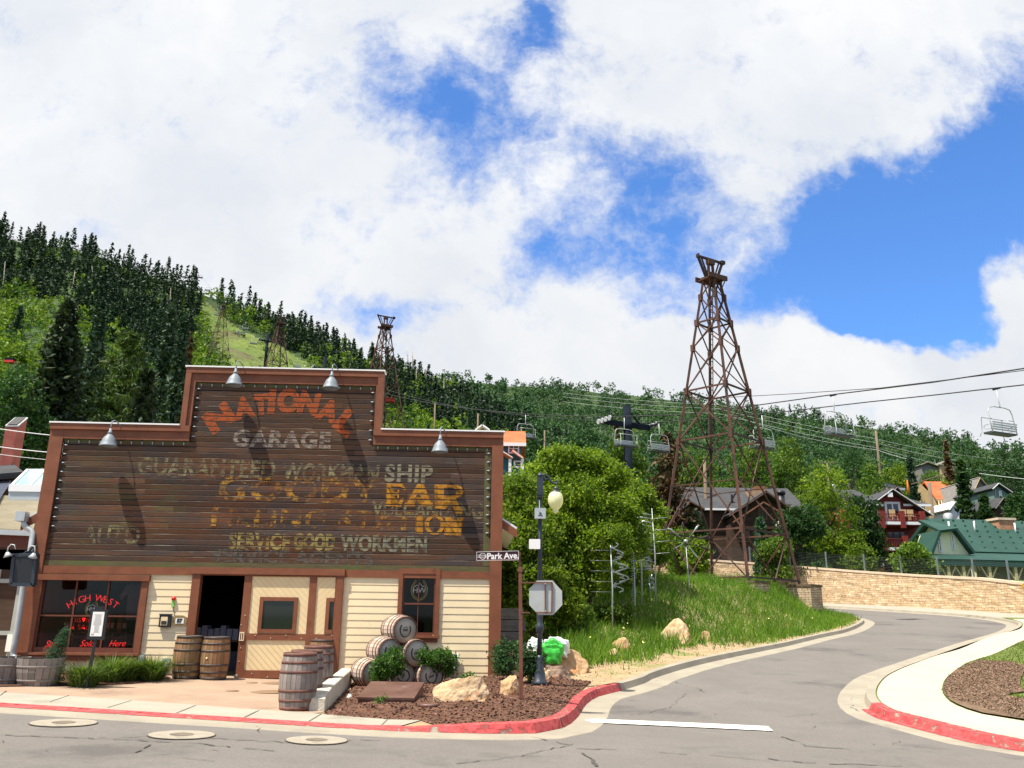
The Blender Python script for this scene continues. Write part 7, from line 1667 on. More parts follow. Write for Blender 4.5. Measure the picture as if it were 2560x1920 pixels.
# small red things seen on the slopes
t = thing('hillside_hut', 'tiny red hut in the bushes beside the second lattice tower', 'hut', at(*Z4(1065, 380), 150)); mb = MB(); mb.box(-.8, .8, 0, 1.6, -.3, .3); mb.build('wall', mat('bright_red', (.55, .03, .02), rough=.6), t); mb = MB(); mb.slab([(-.95, -.2, .35), (.95, -.2, .35), (.95, 1.8, .8), (-.95, 1.8, .8)], .1); mb.build('roof', m_orr, t)
t = thing('hillside_hut', 'small red hut with dark windows among bright bushes at the far left', 'hut', at(*A4(65, 1105), 140)); mb = MB(); mb.box(-.8, .8, 0, 1.2, -.4, 0); mb.build('wall', bpy.data.materials['bright_red'], t); mb = MB(); mb.box(-.75, .75, .05, 1.15, .001, .45); mb.build('upper_wall', m_lift, t)

# ------------------------------------------------------------ poles and wires
m_pole = mat('pole_wood', (.15, .11, .075), (.21, .16, .11), scale=3, rough=.9, stretch=(1, 1, .2)); m_wirep = mat('pale_wire', (.42, .45, .42), rough=.6)
def pole(pt, pb, D, r, lb, arms=(), grp='utility poles'):
    b = at(*pb, D); tp = at(*pt, D); t = thing('utility_pole', lb, 'utility pole', b, 0, grp); v = tp - b; mb = MB(); mb.tube([(0, 0, -6), v], [r * 1.1, r * .8], 8); mb.build('pole', m_pole, t); return t, v
pole(A1(748, 700), A1(790, 1110), 150, .26, 'plain brown utility pole standing in the hillside scrub')
t, v = pole(A1(1275, 1210), A1(1300, 1530), 90, .24, 'grey utility pole with a transformer can beside the red house')
mb = MB(); mb.bar(v + Vector((-2, 0, -.2)), v + Vector((1.6, 0, .9)), .12); mb.bar(v + Vector((-1, 0, -8.2)), v + Vector((1.6, 0, -8)), .08); mb.build('cross_arm', m_pole, t)
mb = MB(); q = v + Vector((1.6, 0, -5)); mb.lathe([(.001, 0), (.5, 0), (.5, 1.5), (.3, 1.7), (.001, 1.7)], q, 12); mb.build('transformer', m_galv, t)
t, v = pole(A1(268, 1020), A1(275, 1100), 110, .14, 'short thin utility pole with a small crossarm above the bright tree'); mb = MB(); mb.bar(v + Vector((-1, 0, 0)), v + Vector((1.3, 0, .1)), .08); mb.build('cross_arm', m_pole, t); mb = MB(); mb.lathe([(.001, -4), (.25, -4), (.25, -2.8), (.001, -2.8)], (.6, 0, v.z), 8); mb.build('transformer', m_galv, t)
pole(Z8(445, 555), Z8(450, 830), 88, .2, 'pale weathered pole behind the left legs of the lattice tower')
pole(A6(703, 520), A6(703, 640), 95, .12, 'thin dark pole in the scrub above the right low parapet'); pole(A6(382, 440), A6(382, 560), 110, .12, 'thin dark pole in the scrub left of the lamp over the right parapet')
pole(A6(1200, 645), A6(1200, 760), 90, .1, 'thin pole in the scrub above the big maple')
def wire(name, lb, pts, r=.03, m=None):
    P_ = [at(x, y, D) for x, y, D in pts]; mb = MB(); Q = []
    for a_, b_ in zip(P_, P_[1:]):
        for j in range(10): t_ = j / 10; q = a_.lerp(b_, t_); q.z -= 4 * t_ * (1 - t_) * .012 * (a_ - b_).length; Q.append(q)
    mb.tube(Q + [P_[-1]], r, 4, False); o = mb.build(name, m or m_wirep); tag(o, lb, 'wire', 'overhead wires')
d1 = [(A6(1335, 365), 170), (A8(1400, 140), 160), (A1(745, 778), 150), (A1(1480, 925), 150), (A1(2300, 1000), 150)]
for k, (dy, lb) in enumerate(((0, 'topmost pale power wire across the far aspen slope'), (9, 'second pale power wire across the far aspen slope'), (20, 'third pale power wire across the far aspen slope'))): wire('power_wire', lb, [(p[0], p[1] + dy * (1.1 if i < 3 else 1.6), D) for i, (p, D) in enumerate(d1)])
wire('power_wire', 'thick low pale cable pair sagging to the brown hillside pole', [(*A8(1480, 230), 140), (*A1(0, 755), 145), (*A1(770, 890), 150), (*A1(1110, 990), 140)], .045)
wire('power_wire', 'pale wire sloping down at the right edge above the grey gable', [(*A1(1770, 1120), 120), (*A1(2400, 1190), 115)], .05)
for k, (ya, yb, lb) in enumerate(((237, 283, 'upper white wire between the red chimney and the garage'), (428, 462, 'middle white wire between the red chimney and the garage'), (505, 540, 'lowest white wire between the red chimney and the garage'))): wire('service_wire', lb, [(*A7(-300, ya - 70), 24), (*A7(540, yb), 24.5)], .012 if k < 2 else .007, m_wtr)

# ------------------------------------------------------------ neighbour on the left edge
m_corr = mat('cream_corrugated_roof', (.44, .40, .31), (.50, .46, .36), scale=2, rough=.7); m_corrd = mat('blue_grey_corrugated', (.16, .18, .24), (.20, .22, .28), scale=2, rough=.5)
nb = thing('corner_building', 'low building with a cream corrugated metal roof and glass skylight at the left edge', 'building')
def corr(name, P4, m, nn=60, amp=.018):
    """corrugated sheet between left-bottom, right-bottom, right-top, left-top"""
    a_, b_, c_, d_ = [Vector(p) for p in P4]; nrm = (b_ - a_).cross(d_ - a_).normalized(); vs = []
    for i in range(nn * 2 + 1):
        t_ = i / (nn * 2); o = nrm * (amp * (1 if i % 2 else -1)); vs += [a_.lerp(b_, t_) + o, d_.lerp(c_, t_) + o]
    mb = MB(); mb.add(vs, [(2 * i, 2 * i + 2, 2 * i + 3, 2 * i + 1) for i in range(nn * 2)]); return mb.build(name, m, nb)
D0, D1 = 21.2, 26.0
corr('roof', (at(*A7(-500, 1230), D0), at(*A7(345, 1272), D0), at(*A7(430, 910), D1), at(*A7(-300, 905), D1)), m_corr)
corr('roof', (at(*A7(-500, 1020), D0 + 3), at(*A7(-20, 960), D0 + 3), at(*A7(128, 738), D1 + 3), at(*A7(-300, 735), D1 + 3)), m_corrd, 40)
a_, b_, c_, d_ = at(*A7(100, 828), 25.2), at(*A7(520, 835), 25.2), at(*A7(530, 648), 27.5), at(*A7(285, 648), 27.5)
mb = MB(); mb.slab([a_, b_, c_, d_], .03); sk_ = mb.build('skylight', mat('skylight_glass', (.30, .52, .50), (.34, .56, .54), scale=1, rough=.15, spec=.6), nb)
mb = MB(); mb.bar(a_, b_, .08, .22); mb.bar(a_, d_, .07, .1); mb.bar(d_, c_, .07, .1); e_, f_ = a_.lerp(b_, .45), d_.lerp(c_, .75); mb.bar(e_, f_, .05, .09); mb.build('glazing_bar', m_wtr, sk_)
mb = MB(); mb.add([a_ - Vector((0, 0, .1)), b_ - Vector((0, 0, .1)), b_ - Vector((0, 0, .45)), a_ - Vector((0, 0, .45))], [(0, 1, 2, 3)]); mb.build('kerb_upstand', m_gmet, sk_)
ez_ = at(*A7(100, 1290), D0); xl = at(*A7(-500, 1250), D0); xr = at(*A7(345, 1285), D0)
mb = MB(); mb.bar(xl + Vector((0, 0, -.04)), xr + Vector((0, 0, -.04)), .14, .13); mb.build('gutter', m_gmet, nb)
mb = MB(); mb.bar(xl + Vector((0, .15, -.25)), xr + Vector((0, .15, -.25)), .08, .3); mb.build('fascia', mat('red_brown_fascia', (.12, .035, .02), rough=.6), nb)
zt_ = ez_.z - .4; wy = D0 + .35
mb = MB(); mb.box(xl.x, xr.x + .3, wy, wy + .2, zt_ - .5, zt_); mb.box(xl.x, xl.x + 2, wy, wy + .2, -.3, zt_); mb.build('wall', m_bwood, nb)
m_fr = mat('grey_door_frame', (.30, .32, .30), (.36, .38, .36), scale=2, rough=.5)
xA, xB, xC = at(*Z1(-200, 500), wy).x, at(*Z1(140, 500), wy).x, at(*Z1(210, 500), wy).x
mb = MB(); g0_ = Hl(-10, 20); zr1, zr2 = at(*Z1(60, 250), wy).z, at(*Z1(60, 700), wy).z
for x in (xA, xB - .0, at(*Z1(-60, 500), wy).x): mb.box(x - .05, x + .05, wy - .03, wy + .1, g0_, zt_ - .5)
for z in (zr1, zr2, g0_ + .15): mb.box(xA + .051, xC + .6, wy - .028, wy + .1, z - .05, z + .05)
mb.build('door_frame', m_fr, nb)
mb = MB(); mb.box(xA, xC + .6, wy + .02, wy + .04, g0_, zt_ - .5); mb.build('pane', glass('door_glass', tr=.35), nb)
mb = MB(); shell(mb, xl.x, xr.x + .3, g0_, zt_, wy + .2, wy + 4); mb.build('interior_wall', m_room, nb, fix=False)
mb = MB(); mb.box(at(*Z1(85, 700), wy).x, at(*Z1(132, 700), wy).x, wy - .09, wy - .035, at(*Z1(100, 860), wy).z, at(*Z1(110, 712), wy).z); mb.build('notice', m_paperw, nb)
# dark shingled roof and red chimney of the building beyond
h2 = thing('shingled_building', 'dark shingled roof corner with a square red chimney at the left edge', 'building')
P4 = [at(*A7(-500, 300), 30), at(*A7(10, 470), 30), at(*A7(250, 640), 30.5), at(*A7(-500, 760), 27)]
mb = MB(); mb.slab([at(*A7(-600, 730), 27.5), at(*A7(245, 660), 28), at(*A7(-10, 465), 31), at(*A7(-600, 330), 31)], .2); mb.build('roof', m_shg, h2)
mb = MB(); q0 = at(*A7(-600, 760), 28.2); q1 = at(*A7(200, 690), 28.4); mb.box(q0.x, q1.x, 28.6, 32, 1, q1.z - .1); mb.build('wall', m_bwood, h2)
m_rc = mat('red_metal_chimney', (.20, .05, .035), (.27, .075, .055), scale=3, rough=.5)
c0, c1 = at(*A7(0, 520), 29), at(*A7(128, 500), 29); ct = at(*A7(20, 186), 29).z; cb_ = c0.z - .8; w_ = c1.x - c0.x; 
y1_ = 29 + w_ * 1.2; ch2 = ct + .42; X0, X1 = c0.x, c1.x
mb = MB(); mb.add([(X0, 29, cb_), (X1, 29, cb_), (X1, y1_, cb_), (X0, y1_, cb_), (X0, 29, ct), (X1, 29, ct), (X1, y1_, ch2), (X0, y1_, ch2)], [(0, 3, 2, 1), (4, 5, 6, 7), (0, 1, 5, 4), (1, 2, 6, 5), (2, 3, 7, 6), (3, 0, 4, 7)]); ch_ = mb.build('chimney', m_rc, h2)
e1, e2, e3, e4 = [Vector(v) for v in ((X0, 29, ct), (X1, 29, ct), (X1, y1_, ch2), (X0, y1_, ch2))]; cc = (e1 + e3) / 2 + Vector((0, -.01, .02))
mb = MB(); mb.add([cc + (v - cc) * .86 + Vector((0, -.03, .03)) for v in (e1, e2, e3, e4)], [(0, 1, 2, 3)]); mb.build('flue_opening', m_blk2, ch_)
mb = MB()
for u_, v_ in ((e1, e2), (e2, e3), (e3, e4), (e4, e1)): mb.bar(u_, v_, .05, .04)
mb.build('chimney_rim', m_gmet, ch_)
# rain pipe of the garage, hanging lantern sign
t = thing('downpipe', 'galvanised rain pipe bending down the left corner of the garage', 'downpipe')
def D_(x, y, w=Z1, D=19.5): return at(*w(x, y), D)
mb = MB(); mb.tube([D_(245, 1165, A7, 19.7), D_(250, 1210, A7, 19.7), D_(275, 1240, A7, 19.7), D_(325, 1270, A7, 19.7), D_(340, 1300, A7, 19.7), D_(315, 1480, A7, 19.6)] + [D_(200, 300), D_(165, 560), D_(130, 780), D_(112, 860), D_(115, 900), D_(150, 945, D=19.2), D_(215, 1000, D=18.8)], .062, 10); mb.build('pipe', m_galv, t)
mb = MB(); q = D_(230, 1135, A7, 19.7); mb.box(q.x - .11, q.x + .11, q.y - .1, q.y + .1, q.z - .09, q.z + .13); mb.build('hopper', m_galv, t)
t = thing('hanging_sign', 'black hanging tavern sign with two small gooseneck spotlights over the left corner', 'sign', at(*Z1(205, 150), 18.6)); o_ = Vector(t.location)
r_ = lambda x, y, w=Z1: at(*w(x, y), 18.6) - o_
a_, b_, c_, d_ = r_(130, 30), r_(320, 20), r_(290, 285), r_(105, 280)
mb = MB(); mb.add([(v.x, yy, v.z) for yy in (-.05, .05) for v in (a_, b_, c_, d_)], [(0, 1, 2, 3), (7, 6, 5, 4), (0, 4, 5, 1), (1, 5, 6, 2), (2, 6, 7, 3), (3, 7, 4, 0)]); mb.build('sign_board', m_black, t)
mb = MB()
for u_, v_ in ((a_, b_), (b_, c_), (c_, d_), (d_, a_)): mb.bar((u_.x, 0, u_.z), (v_.x, 0, v_.z), .07, .13, up=(0, 1, 0))
mb.build('sign_frame', m_navy, t)
mb = MB(); hm = (a_ + c_) / 2
v, f = text_data('SALOON', .11, bold=.005); mb.add([(x + hm.x, -.056, z + hm.z + .08) for x, z, _ in v], f); v, f = text_data('OPEN', .1); mb.add([(x + hm.x, -.056, z + hm.z - .1) for x, z, _ in v], f)
mb.build('faded_lettering', mat('dim_brown', (.09, .035, .02), rough=.8), t) if 0 else None
mb = MB(); pts = [r_(330, 20), r_(290, 0), r_(200, 20), r_(110, 25)]; mb.tube([(p.x, 0, p.z) for p in pts], .03, 6); mb.tube([(p.x, -.03, p.z) for p in (r_(395, 1440, A7), r_(350, 1435, A7), r_(310, 1490, A7), r_(270, 1495, A7))], .025, 6); mb.build('bracket', m_navy, t)
for pts, e in (((r_(195, 1470, A7), r_(180, 1425, A7), r_(150, 1420, A7), r_(120, 1450, A7), r_(108, 1500, A7)), (-1, 1)), ((r_(330, 1470, A7), r_(355, 1435, A7), r_(390, 1440, A7), r_(395, 1480, A7), r_(388, 1510, A7)), (1, 1))):
    mb = MB(); mb.tube([(p.x, -.12, p.z) for p in pts], .014, 6); mb.build('lamp_arm', m_galv, t); p = pts[-1]; mb = MB(); mb.lathe([(.03, 0), (.06, -.05), (.10, -.10), (.09, -.10), (.001, -.04)], (p.x, -.12, p.z), 12, axis=(.3 * e[0], -.2, 1)); mb.build('lamp_shade', m_galv, t)

# ------------------------------------------------------------ wind sculptures on thin poles in the grass
m_sil = mat('silver_vane', (.22, .25, .25), (.34, .36, .35), scale=4, rough=.35, metal=.5)
W5 = win(1480, 1280, .19293)
def ws(pb, pt, D, kind, lb, wd):
    b = at(*pb, D); tp = at(*pt, D); zg = Hl(b.x, b.y); t = thing('wind_sculpture', lb, 'wind sculpture', (b.x, b.y, min(zg, b.z) - .1), 0, 'wind sculptures in the grass'); h = tp.z - t.location.z; mb = MB(); mb.tube([(0, 0, 0), (.04, 0, h * .55), (tp.x - b.x, 0, h)], [.03, .026, .014], 6); mb.build('pole', m_galv, t)
    dx_ = tp.x - b.x
    if kind == 'helix':
        for k in range(13):
            z0 = h * (.50 + .48 * k / 13); a0 = k * .9; r_ = wd * (1 - .55 * abs(k / 13 - .3) * 2 * .6); mb = MB(); pts = []
            for j in range(6): a_ = a0 + j * .28; rr = r_ * math.sin(PI * (j + .5) / 6) ** .5; pts.append((dx_ * z0 / h + rr * abs(math.cos(a_)) , rr * math.sin(a_) * .6, z0 + j * .05))
            for p, q in zip(pts, pts[1:]): mb.bar(p, q, .010, .035)
            if k % 3 == 0: mb.tube([(dx_ * z0 / h, 0, z0), (dx_ * z0 / h - wd * 1.1, 0, z0 + .0)], .007, 4)
            mb.build('vane', m_sil, t)
    elif kind == 'ladder':
        for k in range(20):
            z0 = h * (.42 + .57 * k / 20); w_ = wd * (.5 + .5 * math.sin(k * .5) ** 2); c = dx_ * z0 / h; mb = MB(); mb.bar((c - w_, 0, z0), (c + w_ * .9, 0, z0 + .05), .06, .015); mb.build('rung_vane', m_sil, t)
    elif kind == 'comb':
        for k in range(11):
            z0 = h * (.55 + .42 * k / 11); w_ = wd * (1 - .4 * (k % 3) / 3); c = dx_ * z0 / h; mb = MB(); mb.tube([(c, 0, z0), (c - w_ * .6, .1, z0 + .06), (c - w_, .15, z0 - .03)], [.012, .05, .01], 5)
            if k % 3 == 0: mb.tube([(c, 0, z0), (c + w_ * .8, 0, z0 + .06)], .014, 4)
            mb.build('vane', m_sil, t)
    else:
        hub = Vector((dx_, 0, h))
        for k in range(9): a_ = 2 * PI * k / 9 + .3; mb = MB(); e = hub + Vector((math.cos(a_) * wd, -.1, math.sin(a_) * wd * .8)); mb.tube([hub, hub.lerp(e, .55), hub.lerp(e, .85), e], [.012, .02, .06, .01], 6); mb.build('vane', m_sil if k % 2 else m_dkiron, t)
        mb = MB(); mb.lathe([(.001, -.1), (.1, -.08), (.1, .08), (.001, .1)], hub, 10, axis=(0, 1, 0)); mb.build('hub', m_sil, t)
ws(W5(262, 1620), W5(240, 430), 28, 'helix', 'leftmost wind sculpture with curled silver spiral vanes', .62)
ws(W5(555, 1600), W5(535, 505), 29.5, 'ladder', 'wind sculpture like a narrow silver ladder of short rungs, second from left', .11)
ws(W5(645, 1250), W5(612, 325), 31.5, 'comb', 'wind sculpture on a thin mast with curved silver feathers to its right', -.55)
ws(W5(755, 1350), W5(735, 850), 33, 'helix', 'shortest dark wind sculpture in the shade of the grass', .3)
ws(W5(822, 1110), W5(775, -50), 32, 'comb', 'tallest wind sculpture with a ribbed mast and silver crossbars', .75)
ws(W5(1252, 1270), W5(1215, 385), 36, 'star', 'wind sculpture with long petals radiating from a hub, right of the others', 1.05)
# ------------------------------------------------------------ grass on the mound
gx = np.arange(-4, 24, .5); gy = np.arange(17, 68, .5)
GH = np.array([[Hl(x, y) for x in gx] for y in gy])
def hl_fast(x, y):
    i = np.clip(((x + 4) / .5).astype(int), 0, len(gx) - 2); j = np.clip(((y - 17) / .5).astype(int), 0, len(gy) - 2); fx = (x - gx[i]) / .5; fy = (y - gy[j]) / .5
    return GH[j, i] * (1 - fx) * (1 - fy) + GH[j, i + 1] * fx * (1 - fy) + GH[j + 1, i] * (1 - fx) * fy + GH[j + 1, i + 1] * fx * fy
FV, RV, UV_ = np.array(_F), np.array(_R), np.array(_U)
def proj_np(Q):
    v = Q - np.array(CAM); w = v @ FV; return 1280 + FPX * (v @ RV) / w, 960 - FPX * (v @ UV_) / w
def in_poly(px, py, poly):
    ins = np.zeros(len(px), bool); n = len(poly)
    for i in range(n):
        x1, y1 = poly[i]; x2, y2 = poly[(i + 1) % n]
        c = ((y1 > py) != (y2 > py)) & (px < (x2 - x1) * (py - y1) / ((y2 - y1) or 1e-9) + x1); ins ^= c
    return ins
LKa = np.array([p for p in LK if p[0] > -4])
def dist_np(x, y):
    d = np.full(len(x), 1e9)
    for a, b in LKa[::2]: d = np.minimum(d, (x - a) ** 2 + (y - b) ** 2)
    return np.sqrt(d)
land = [p for p in LK if p[0] > -3] + [(-3, 68)]
def grass_pts(n, seed):
    rg = np.random.default_rng(seed); x = rg.uniform(-2, 22, n * 3); y = 18.5 + (62 - 18.5) * rg.uniform(0, 1, n * 3) ** 1.25
    ok = in_poly(x, y, land) & (dist_np(x, y) > .35); x, y = x[ok], y[ok]; z = hl_fast(x, y); px, py = proj_np(np.stack([x, y, z], 1))
    edge = np.interp(px, [1380, 1410, 1470, 1560, 1620, 1700, 1780, 1900, 2050, 2200], [1600, 1640, 1668, 1655, 1650, 1620, 1610, 1608, 1600, 1590]) + rg.normal(0, 7, len(px))
    ok = py < edge; keep = ok | (rg.uniform(0, 1, len(px)) < .035)
    x, y, z = x[keep], y[keep], z[keep]; return x[:n], y[:n], z[:n], ok[keep][:n], rg
x, y, z, ok, rg = grass_pts(78000, 5)
clum = .5 + .5 * np.sin(x * 1.7 + np.sin(y * 1.3) * 2) * np.sin(y * 1.1 + x * .6)
h = np.where(ok, .22 + .34 * clum, .12) * rg.uniform(.6, 1.25, len(x)) * np.clip(.5 + dist_np(x, y) * .22, .5, 1)
o = quads('mound_grass', blades(np.stack([x, y, z - .02], 1), h, .034, .42, rg), f_grass); tag(o, 'tall bright green grass covering the mound beside the bend', 'grass', kind='stuff')
x, y, z, ok, rg = grass_pts(700, 9); k = ok & (rg.uniform(0, 1, len(x)) < .35); C_ = np.stack([x[k], y[k], z[k] + .42 + rg.normal(0, .06, k.sum())], 1)
o = quads('wildflowers', leaf_quads(C_, .035, rng=rg), mat('yellow_petals', (.75, .70, .25), rough=.7)); tag(o, 'scattered small pale yellow wildflowers in the tall grass', 'flowers', kind='stuff')
# little weeds and gravel at the verge
def scatter(name, lb, cat, n, xr, yr, H, m, size, cond, seed, hgt=.02, flat=False):
    rg = np.random.default_rng(seed); C_ = []
    while len(C_) < n:
        a_, b_ = rg.uniform(*xr), rg.uniform(*yr)
        if cond(a_, b_): C_.append((a_, b_, H(a_, b_) + hgt))
    C_ = np.array(C_)
    o = quads(name, leaf_quads(C_, size, up=2.5 if flat else .3, rng=rg), m); tag(o, lb, cat, kind='stuff')
mulp = np.array(mul); bkp = np.array(smooth(bk + [bk[0]]))
scatter('bark_chips', 'loose dark bark chips strewn over the bed by the barrels', 'bark chips', 9000, (-3.6, 2), (12.5, 20.5), Hm, mat('bark_chip', (.085, .040, .026), (.17, .10, .065), scale=5, island=.6, rough=.95), .028, lambda a, b: bool(in_poly(np.array([a]), np.array([b]), mul)[0]), 3, .008, True)
scatter('bark_chips', 'loose brown bark chips over the round bed in the right verge', 'bark chips', 14000, (9, 22), (13, 26), Hrr, mat('bark_chip_pale', (.13, .08, .05), (.24, .165, .105), scale=5, island=.7, rough=.95), .02, lambda a, b: bool(in_poly(np.array([a]), np.array([b]), bk)[0]), 4, .045, True)
scatter('gravel', 'small stones and crumbs scattered on the dirt verge', 'gravel', 2600, (0, 9), (17, 32), Hl, mat('gravel_bits', (.30, .21, .13), (.48, .38, .25), scale=5, island=.5, rough=.95), .022, lambda a, b: .25 < dist_lk(a, b) < 3.2 and bool(in_poly(np.array([a]), np.array([b]), land)[0]), 6, .006, True)
rg = np.random.default_rng(15); x = rg.uniform(9, 26, 60000); y = rg.uniform(13, 40, 60000)
vp = swr; lawn = [p for p in swr if p[1] < 45 and p[0] < 50] 
ok = in_poly(x, y, lawn + [(50, 12), (50, 45)]) & ~in_poly(x, y, bk); x, y = x[ok], y[ok]; z = np.array([Hrr(a, b) for a, b in zip(x, y)])
px, py = proj_np(np.stack([x, y, z], 1)); ok = (px < 3400); x, y, z = x[ok], y[ok], z[ok]
o = quads('lawn_grass', blades(np.stack([x, y, z - .01], 1), .05, .03, .5, rg), foliage('lawn_blades', (.075, .12, .015), (.12, .16, .025), .6, island=.35)); tag(o, 'short green lawn grass beside the curving sidewalk', 'grass', kind='stuff')

# ------------------------------------------------------------ trees
def limbs(h, r, n, spread, crown0=.3, seed=1):
    rg = random.Random(seed); mb = MB(); mb.tube([(0, 0, -.3), (.03 * h * rg.uniform(-1, 1), 0, h * .3), (.05 * h * rg.uniform(-1, 1), .02 * h, h * .62), (.04 * h, 0, h * .9)], [r, r * .8, r * .5, r * .15], 8)
    for k in range(n):
        a_ = 2 * PI * k / n + rg.uniform(-.4, .4); z0 = h * (crown0 + .5 * rg.random()); L_ = spread * rg.uniform(.5, .95); mb.tube([(0, 0, z0), (L_ * .5 * math.cos(a_), L_ * .5 * math.sin(a_), z0 + L_ * .35), (L_ * math.cos(a_), L_ * math.sin(a_), z0 + L_ * .8)], [r * .4, r * .25, r * .08], 6)
    return mb
def broadleaf(name, label, loc, h, w, fm, seed, nc=900, per=22, leaf=.10, cr=.38, lobes=None, group=None, low=.12, d=None, cat='tree', shell=.5):
    rg = np.random.default_rng(seed); d = d or w
    if lobes is None:
        lobes = []
        for k in range(11):
            a_ = rg.uniform(0, 2 * PI); zz = rg.uniform(low + .15, .88); rr = (1 - abs(zz - .5) * 1.15) * rg.uniform(.25, .62)
            lobes.append((rr * w * .5 * math.cos(a_), rr * d * .5 * math.sin(a_), zz * h, w * rg.uniform(.20, .32), d * rg.uniform(.20, .32), h * rg.uniform(.12, .2)))
    t = thing(name, label, cat, loc, 0, group); quads('crown', clump_crown(lobes, nc, per, leaf, cr, rg, shell), fm, t); limbs(h * .85, .02 * h + .04, 9, w * .42, .2, seed).build('trunk', m_bark, t); return t
f_mid = foliage('broadleaf_green', (.070, .140, .016), (.12, .195, .024), .12, rand=.22, c3=(.11, .16, .025), t3=.6)
f_deep = foliage('broadleaf_deep', (.020, .060, .016), (.040, .090, .022), .15, rand=.2)
f_aspen = foliage('aspen_leaves', (.030, .095, .032), (.062, .140, .046), .02, rand=.15, island=.35, transl=.2, c3=(.045, .10, .03), t3=.56)  # far haze put into the leaf colour as a slight bluish tint
f_con = foliage('conifer_needles', (.026, .060, .032), (.050, .092, .044), .06, rand=.35, island=.4, transl=.08)
f_conb = foliage('brown_conifer_needles', (.085, .050, .020), (.135, .085, .035), .2, rand=.2, island=.4, transl=.08, c3=(.02, .035, .014), t3=.52)
f_pine = foliage('pine_needles', (.030, .062, .012), (.055, .095, .018), .3, island=.4, transl=.2, c3=(.07, .10, .02), t3=.6)
f_scrub = foliage('scrub_leaves', (.095, .175, .015), (.15, .235, .024), .03, island=.35, transl=.3, c3=(.055, .125, .018), t3=.56)
# the maple clump right of the garage
def lob(px, py, D, rx, ry, rz, o_):
    q = at(px, py, D) - o_; return (q.x, q.y, q.z, rx, ry, rz)
for nm, bp, lb, L_, n_, sd in (
    ('maple_tree', (1440, 1560, 30.5), 'big bright green maple filling the gap right of the garage', [(1400, 1150, 30, .75, 1, .5), (1462, 1158, 30.5, .75, 1, .55), (1345, 1195, 30, .8, 1, .55), (1520, 1195, 30.5, .75, 1, .55), (1430, 1245, 29.4, 1.3, 1.1, .8), (1535, 1275, 30, .9, 1, .7), (1375, 1320, 29.3, 1.2, 1.1, .8), (1490, 1350, 29.2, 1.2, 1.1, .8), (1440, 1430, 29.3, 1.2, 1.1, .8), (1570, 1350, 30.2, .8, .9, .7)], 2000, 31),
    ('maple_tree', (1310, 1580, 27.5), 'maple pressed against the right side of the garage, behind the lamp pole', [(1292, 1225, 27.5, .65, .9, .5), (1300, 1290, 27.5, .7, .9, .7), (1330, 1350, 27, .8, .9, .8), (1290, 1410, 27, .7, .8, .8), (1350, 1450, 26.6, .8, .8, .7), (1300, 1510, 26.6, .8, .8, .6), (1400, 1510, 26.8, .7, .7, .5)], 1200, 32),
    ('maple_tree', (1590, 1480, 34), 'smaller maple at the right of the clump, behind the spiral wind sculpture', [(1585, 1240, 35, .75, 1, .55), (1622, 1290, 35, .7, 1, .6), (1590, 1350, 34, 1.0, 1, .8), (1550, 1420, 33.5, 1.0, 1, .7), (1640, 1370, 35, .6, .9, .7), (1510, 1455, 33, .9, 1, .55)], 1100, 33)):
    b_ = at(*bp); zb_ = Hl(b_.x, b_.y); o_ = Vector((b_.x, b_.y, zb_)); rg = np.random.default_rng(sd); t = thing(nm, lb, 'tree', o_, 0, 'maples beside the garage'); lobes = [lob(*l, o_) for l in L_]
    quads('crown', clump_crown(lobes, n_, 36, .060, .24, rg, .40, .5), f_maple, t); tr_ = MB()
    for l in lobes: tr_.tube([(rnd.uniform(-.3, .3), rnd.uniform(-.3, .3), -.3), (l[0] * .35, l[1] * .35, l[2] * .4), (l[0] * .8, l[1] * .8, l[2] * .85), l[:3]], [.10, .08, .05, .02], 6)
    tr_.build('trunk', m_bark, t)
# low weeds and young growth at the foot of the clump, darker shade plants
for i, (p, D, w, hh, fm, lb) in enumerate((((1275, 1440), 24.5, 1.0, 1.3, f_maple, 'low leafy shrub at the foot of the garage corner, left of the stop sign back'), ((1420, 1470), 27.5, 1.6, 1.3, f_mid, 'shrub under the big maple just right of the stop sign back'), ((1540, 1500), 29, 1.5, .9, f_mid, 'low bright shrub in the grass at the edge of the shade'))):
    b_ = at(*p, D); broadleaf('shrub', lb, (b_.x, b_.y, Hl(b_.x, b_.y)), hh, w, fm, 50 + i, 260, 14, .05, .16, group='shrubs under the maples', cat='shrub', low=0)
# conifer makers
def conifer_quads(h, r, wh, nb_, nq, q, rg, base=.04, droop=.35, power=.85, up=2.0, asp=.45):
    P_ = []
    for k in range(wh):
        f = base + (1 - base) * (k + rg.uniform(-.3, .3)) / wh; L0 = r * (1 - f) ** power * (1 if f > base + .08 else .8)
        for j in range(max(3, int(nb_ * (1 - f * .6)))):
            a_ = rg.uniform(0, 2 * PI); L_ = L0 * rg.uniform(.55, 1.15); tt = (np.arange(nq) + rg.uniform(.2, .9, nq)) / nq
            P_.append(np.stack([np.cos(a_) * L_ * tt, np.sin(a_) * L_ * tt, f * h - droop * L_ * tt ** 1.5 + rg.normal(0, q * .3, nq)], 1) + rg.normal(0, q * .35, (nq, 3)))
    P_.append(np.stack([rg.normal(0, q * .3, 8), rg.normal(0, q * .3, 8), np.linspace(.9 * h, h * 1.0, 8)], 1))
    return leaf_quads(np.concatenate(P_), q, up=up, asp=asp, rng=rg)
def trunk_mb(h, r): mb = MB(); mb.tube([(0, 0, -1), (0, 0, h * .5), (0, 0, h * .97)], [r, r * .6, r * .1], 6); return mb
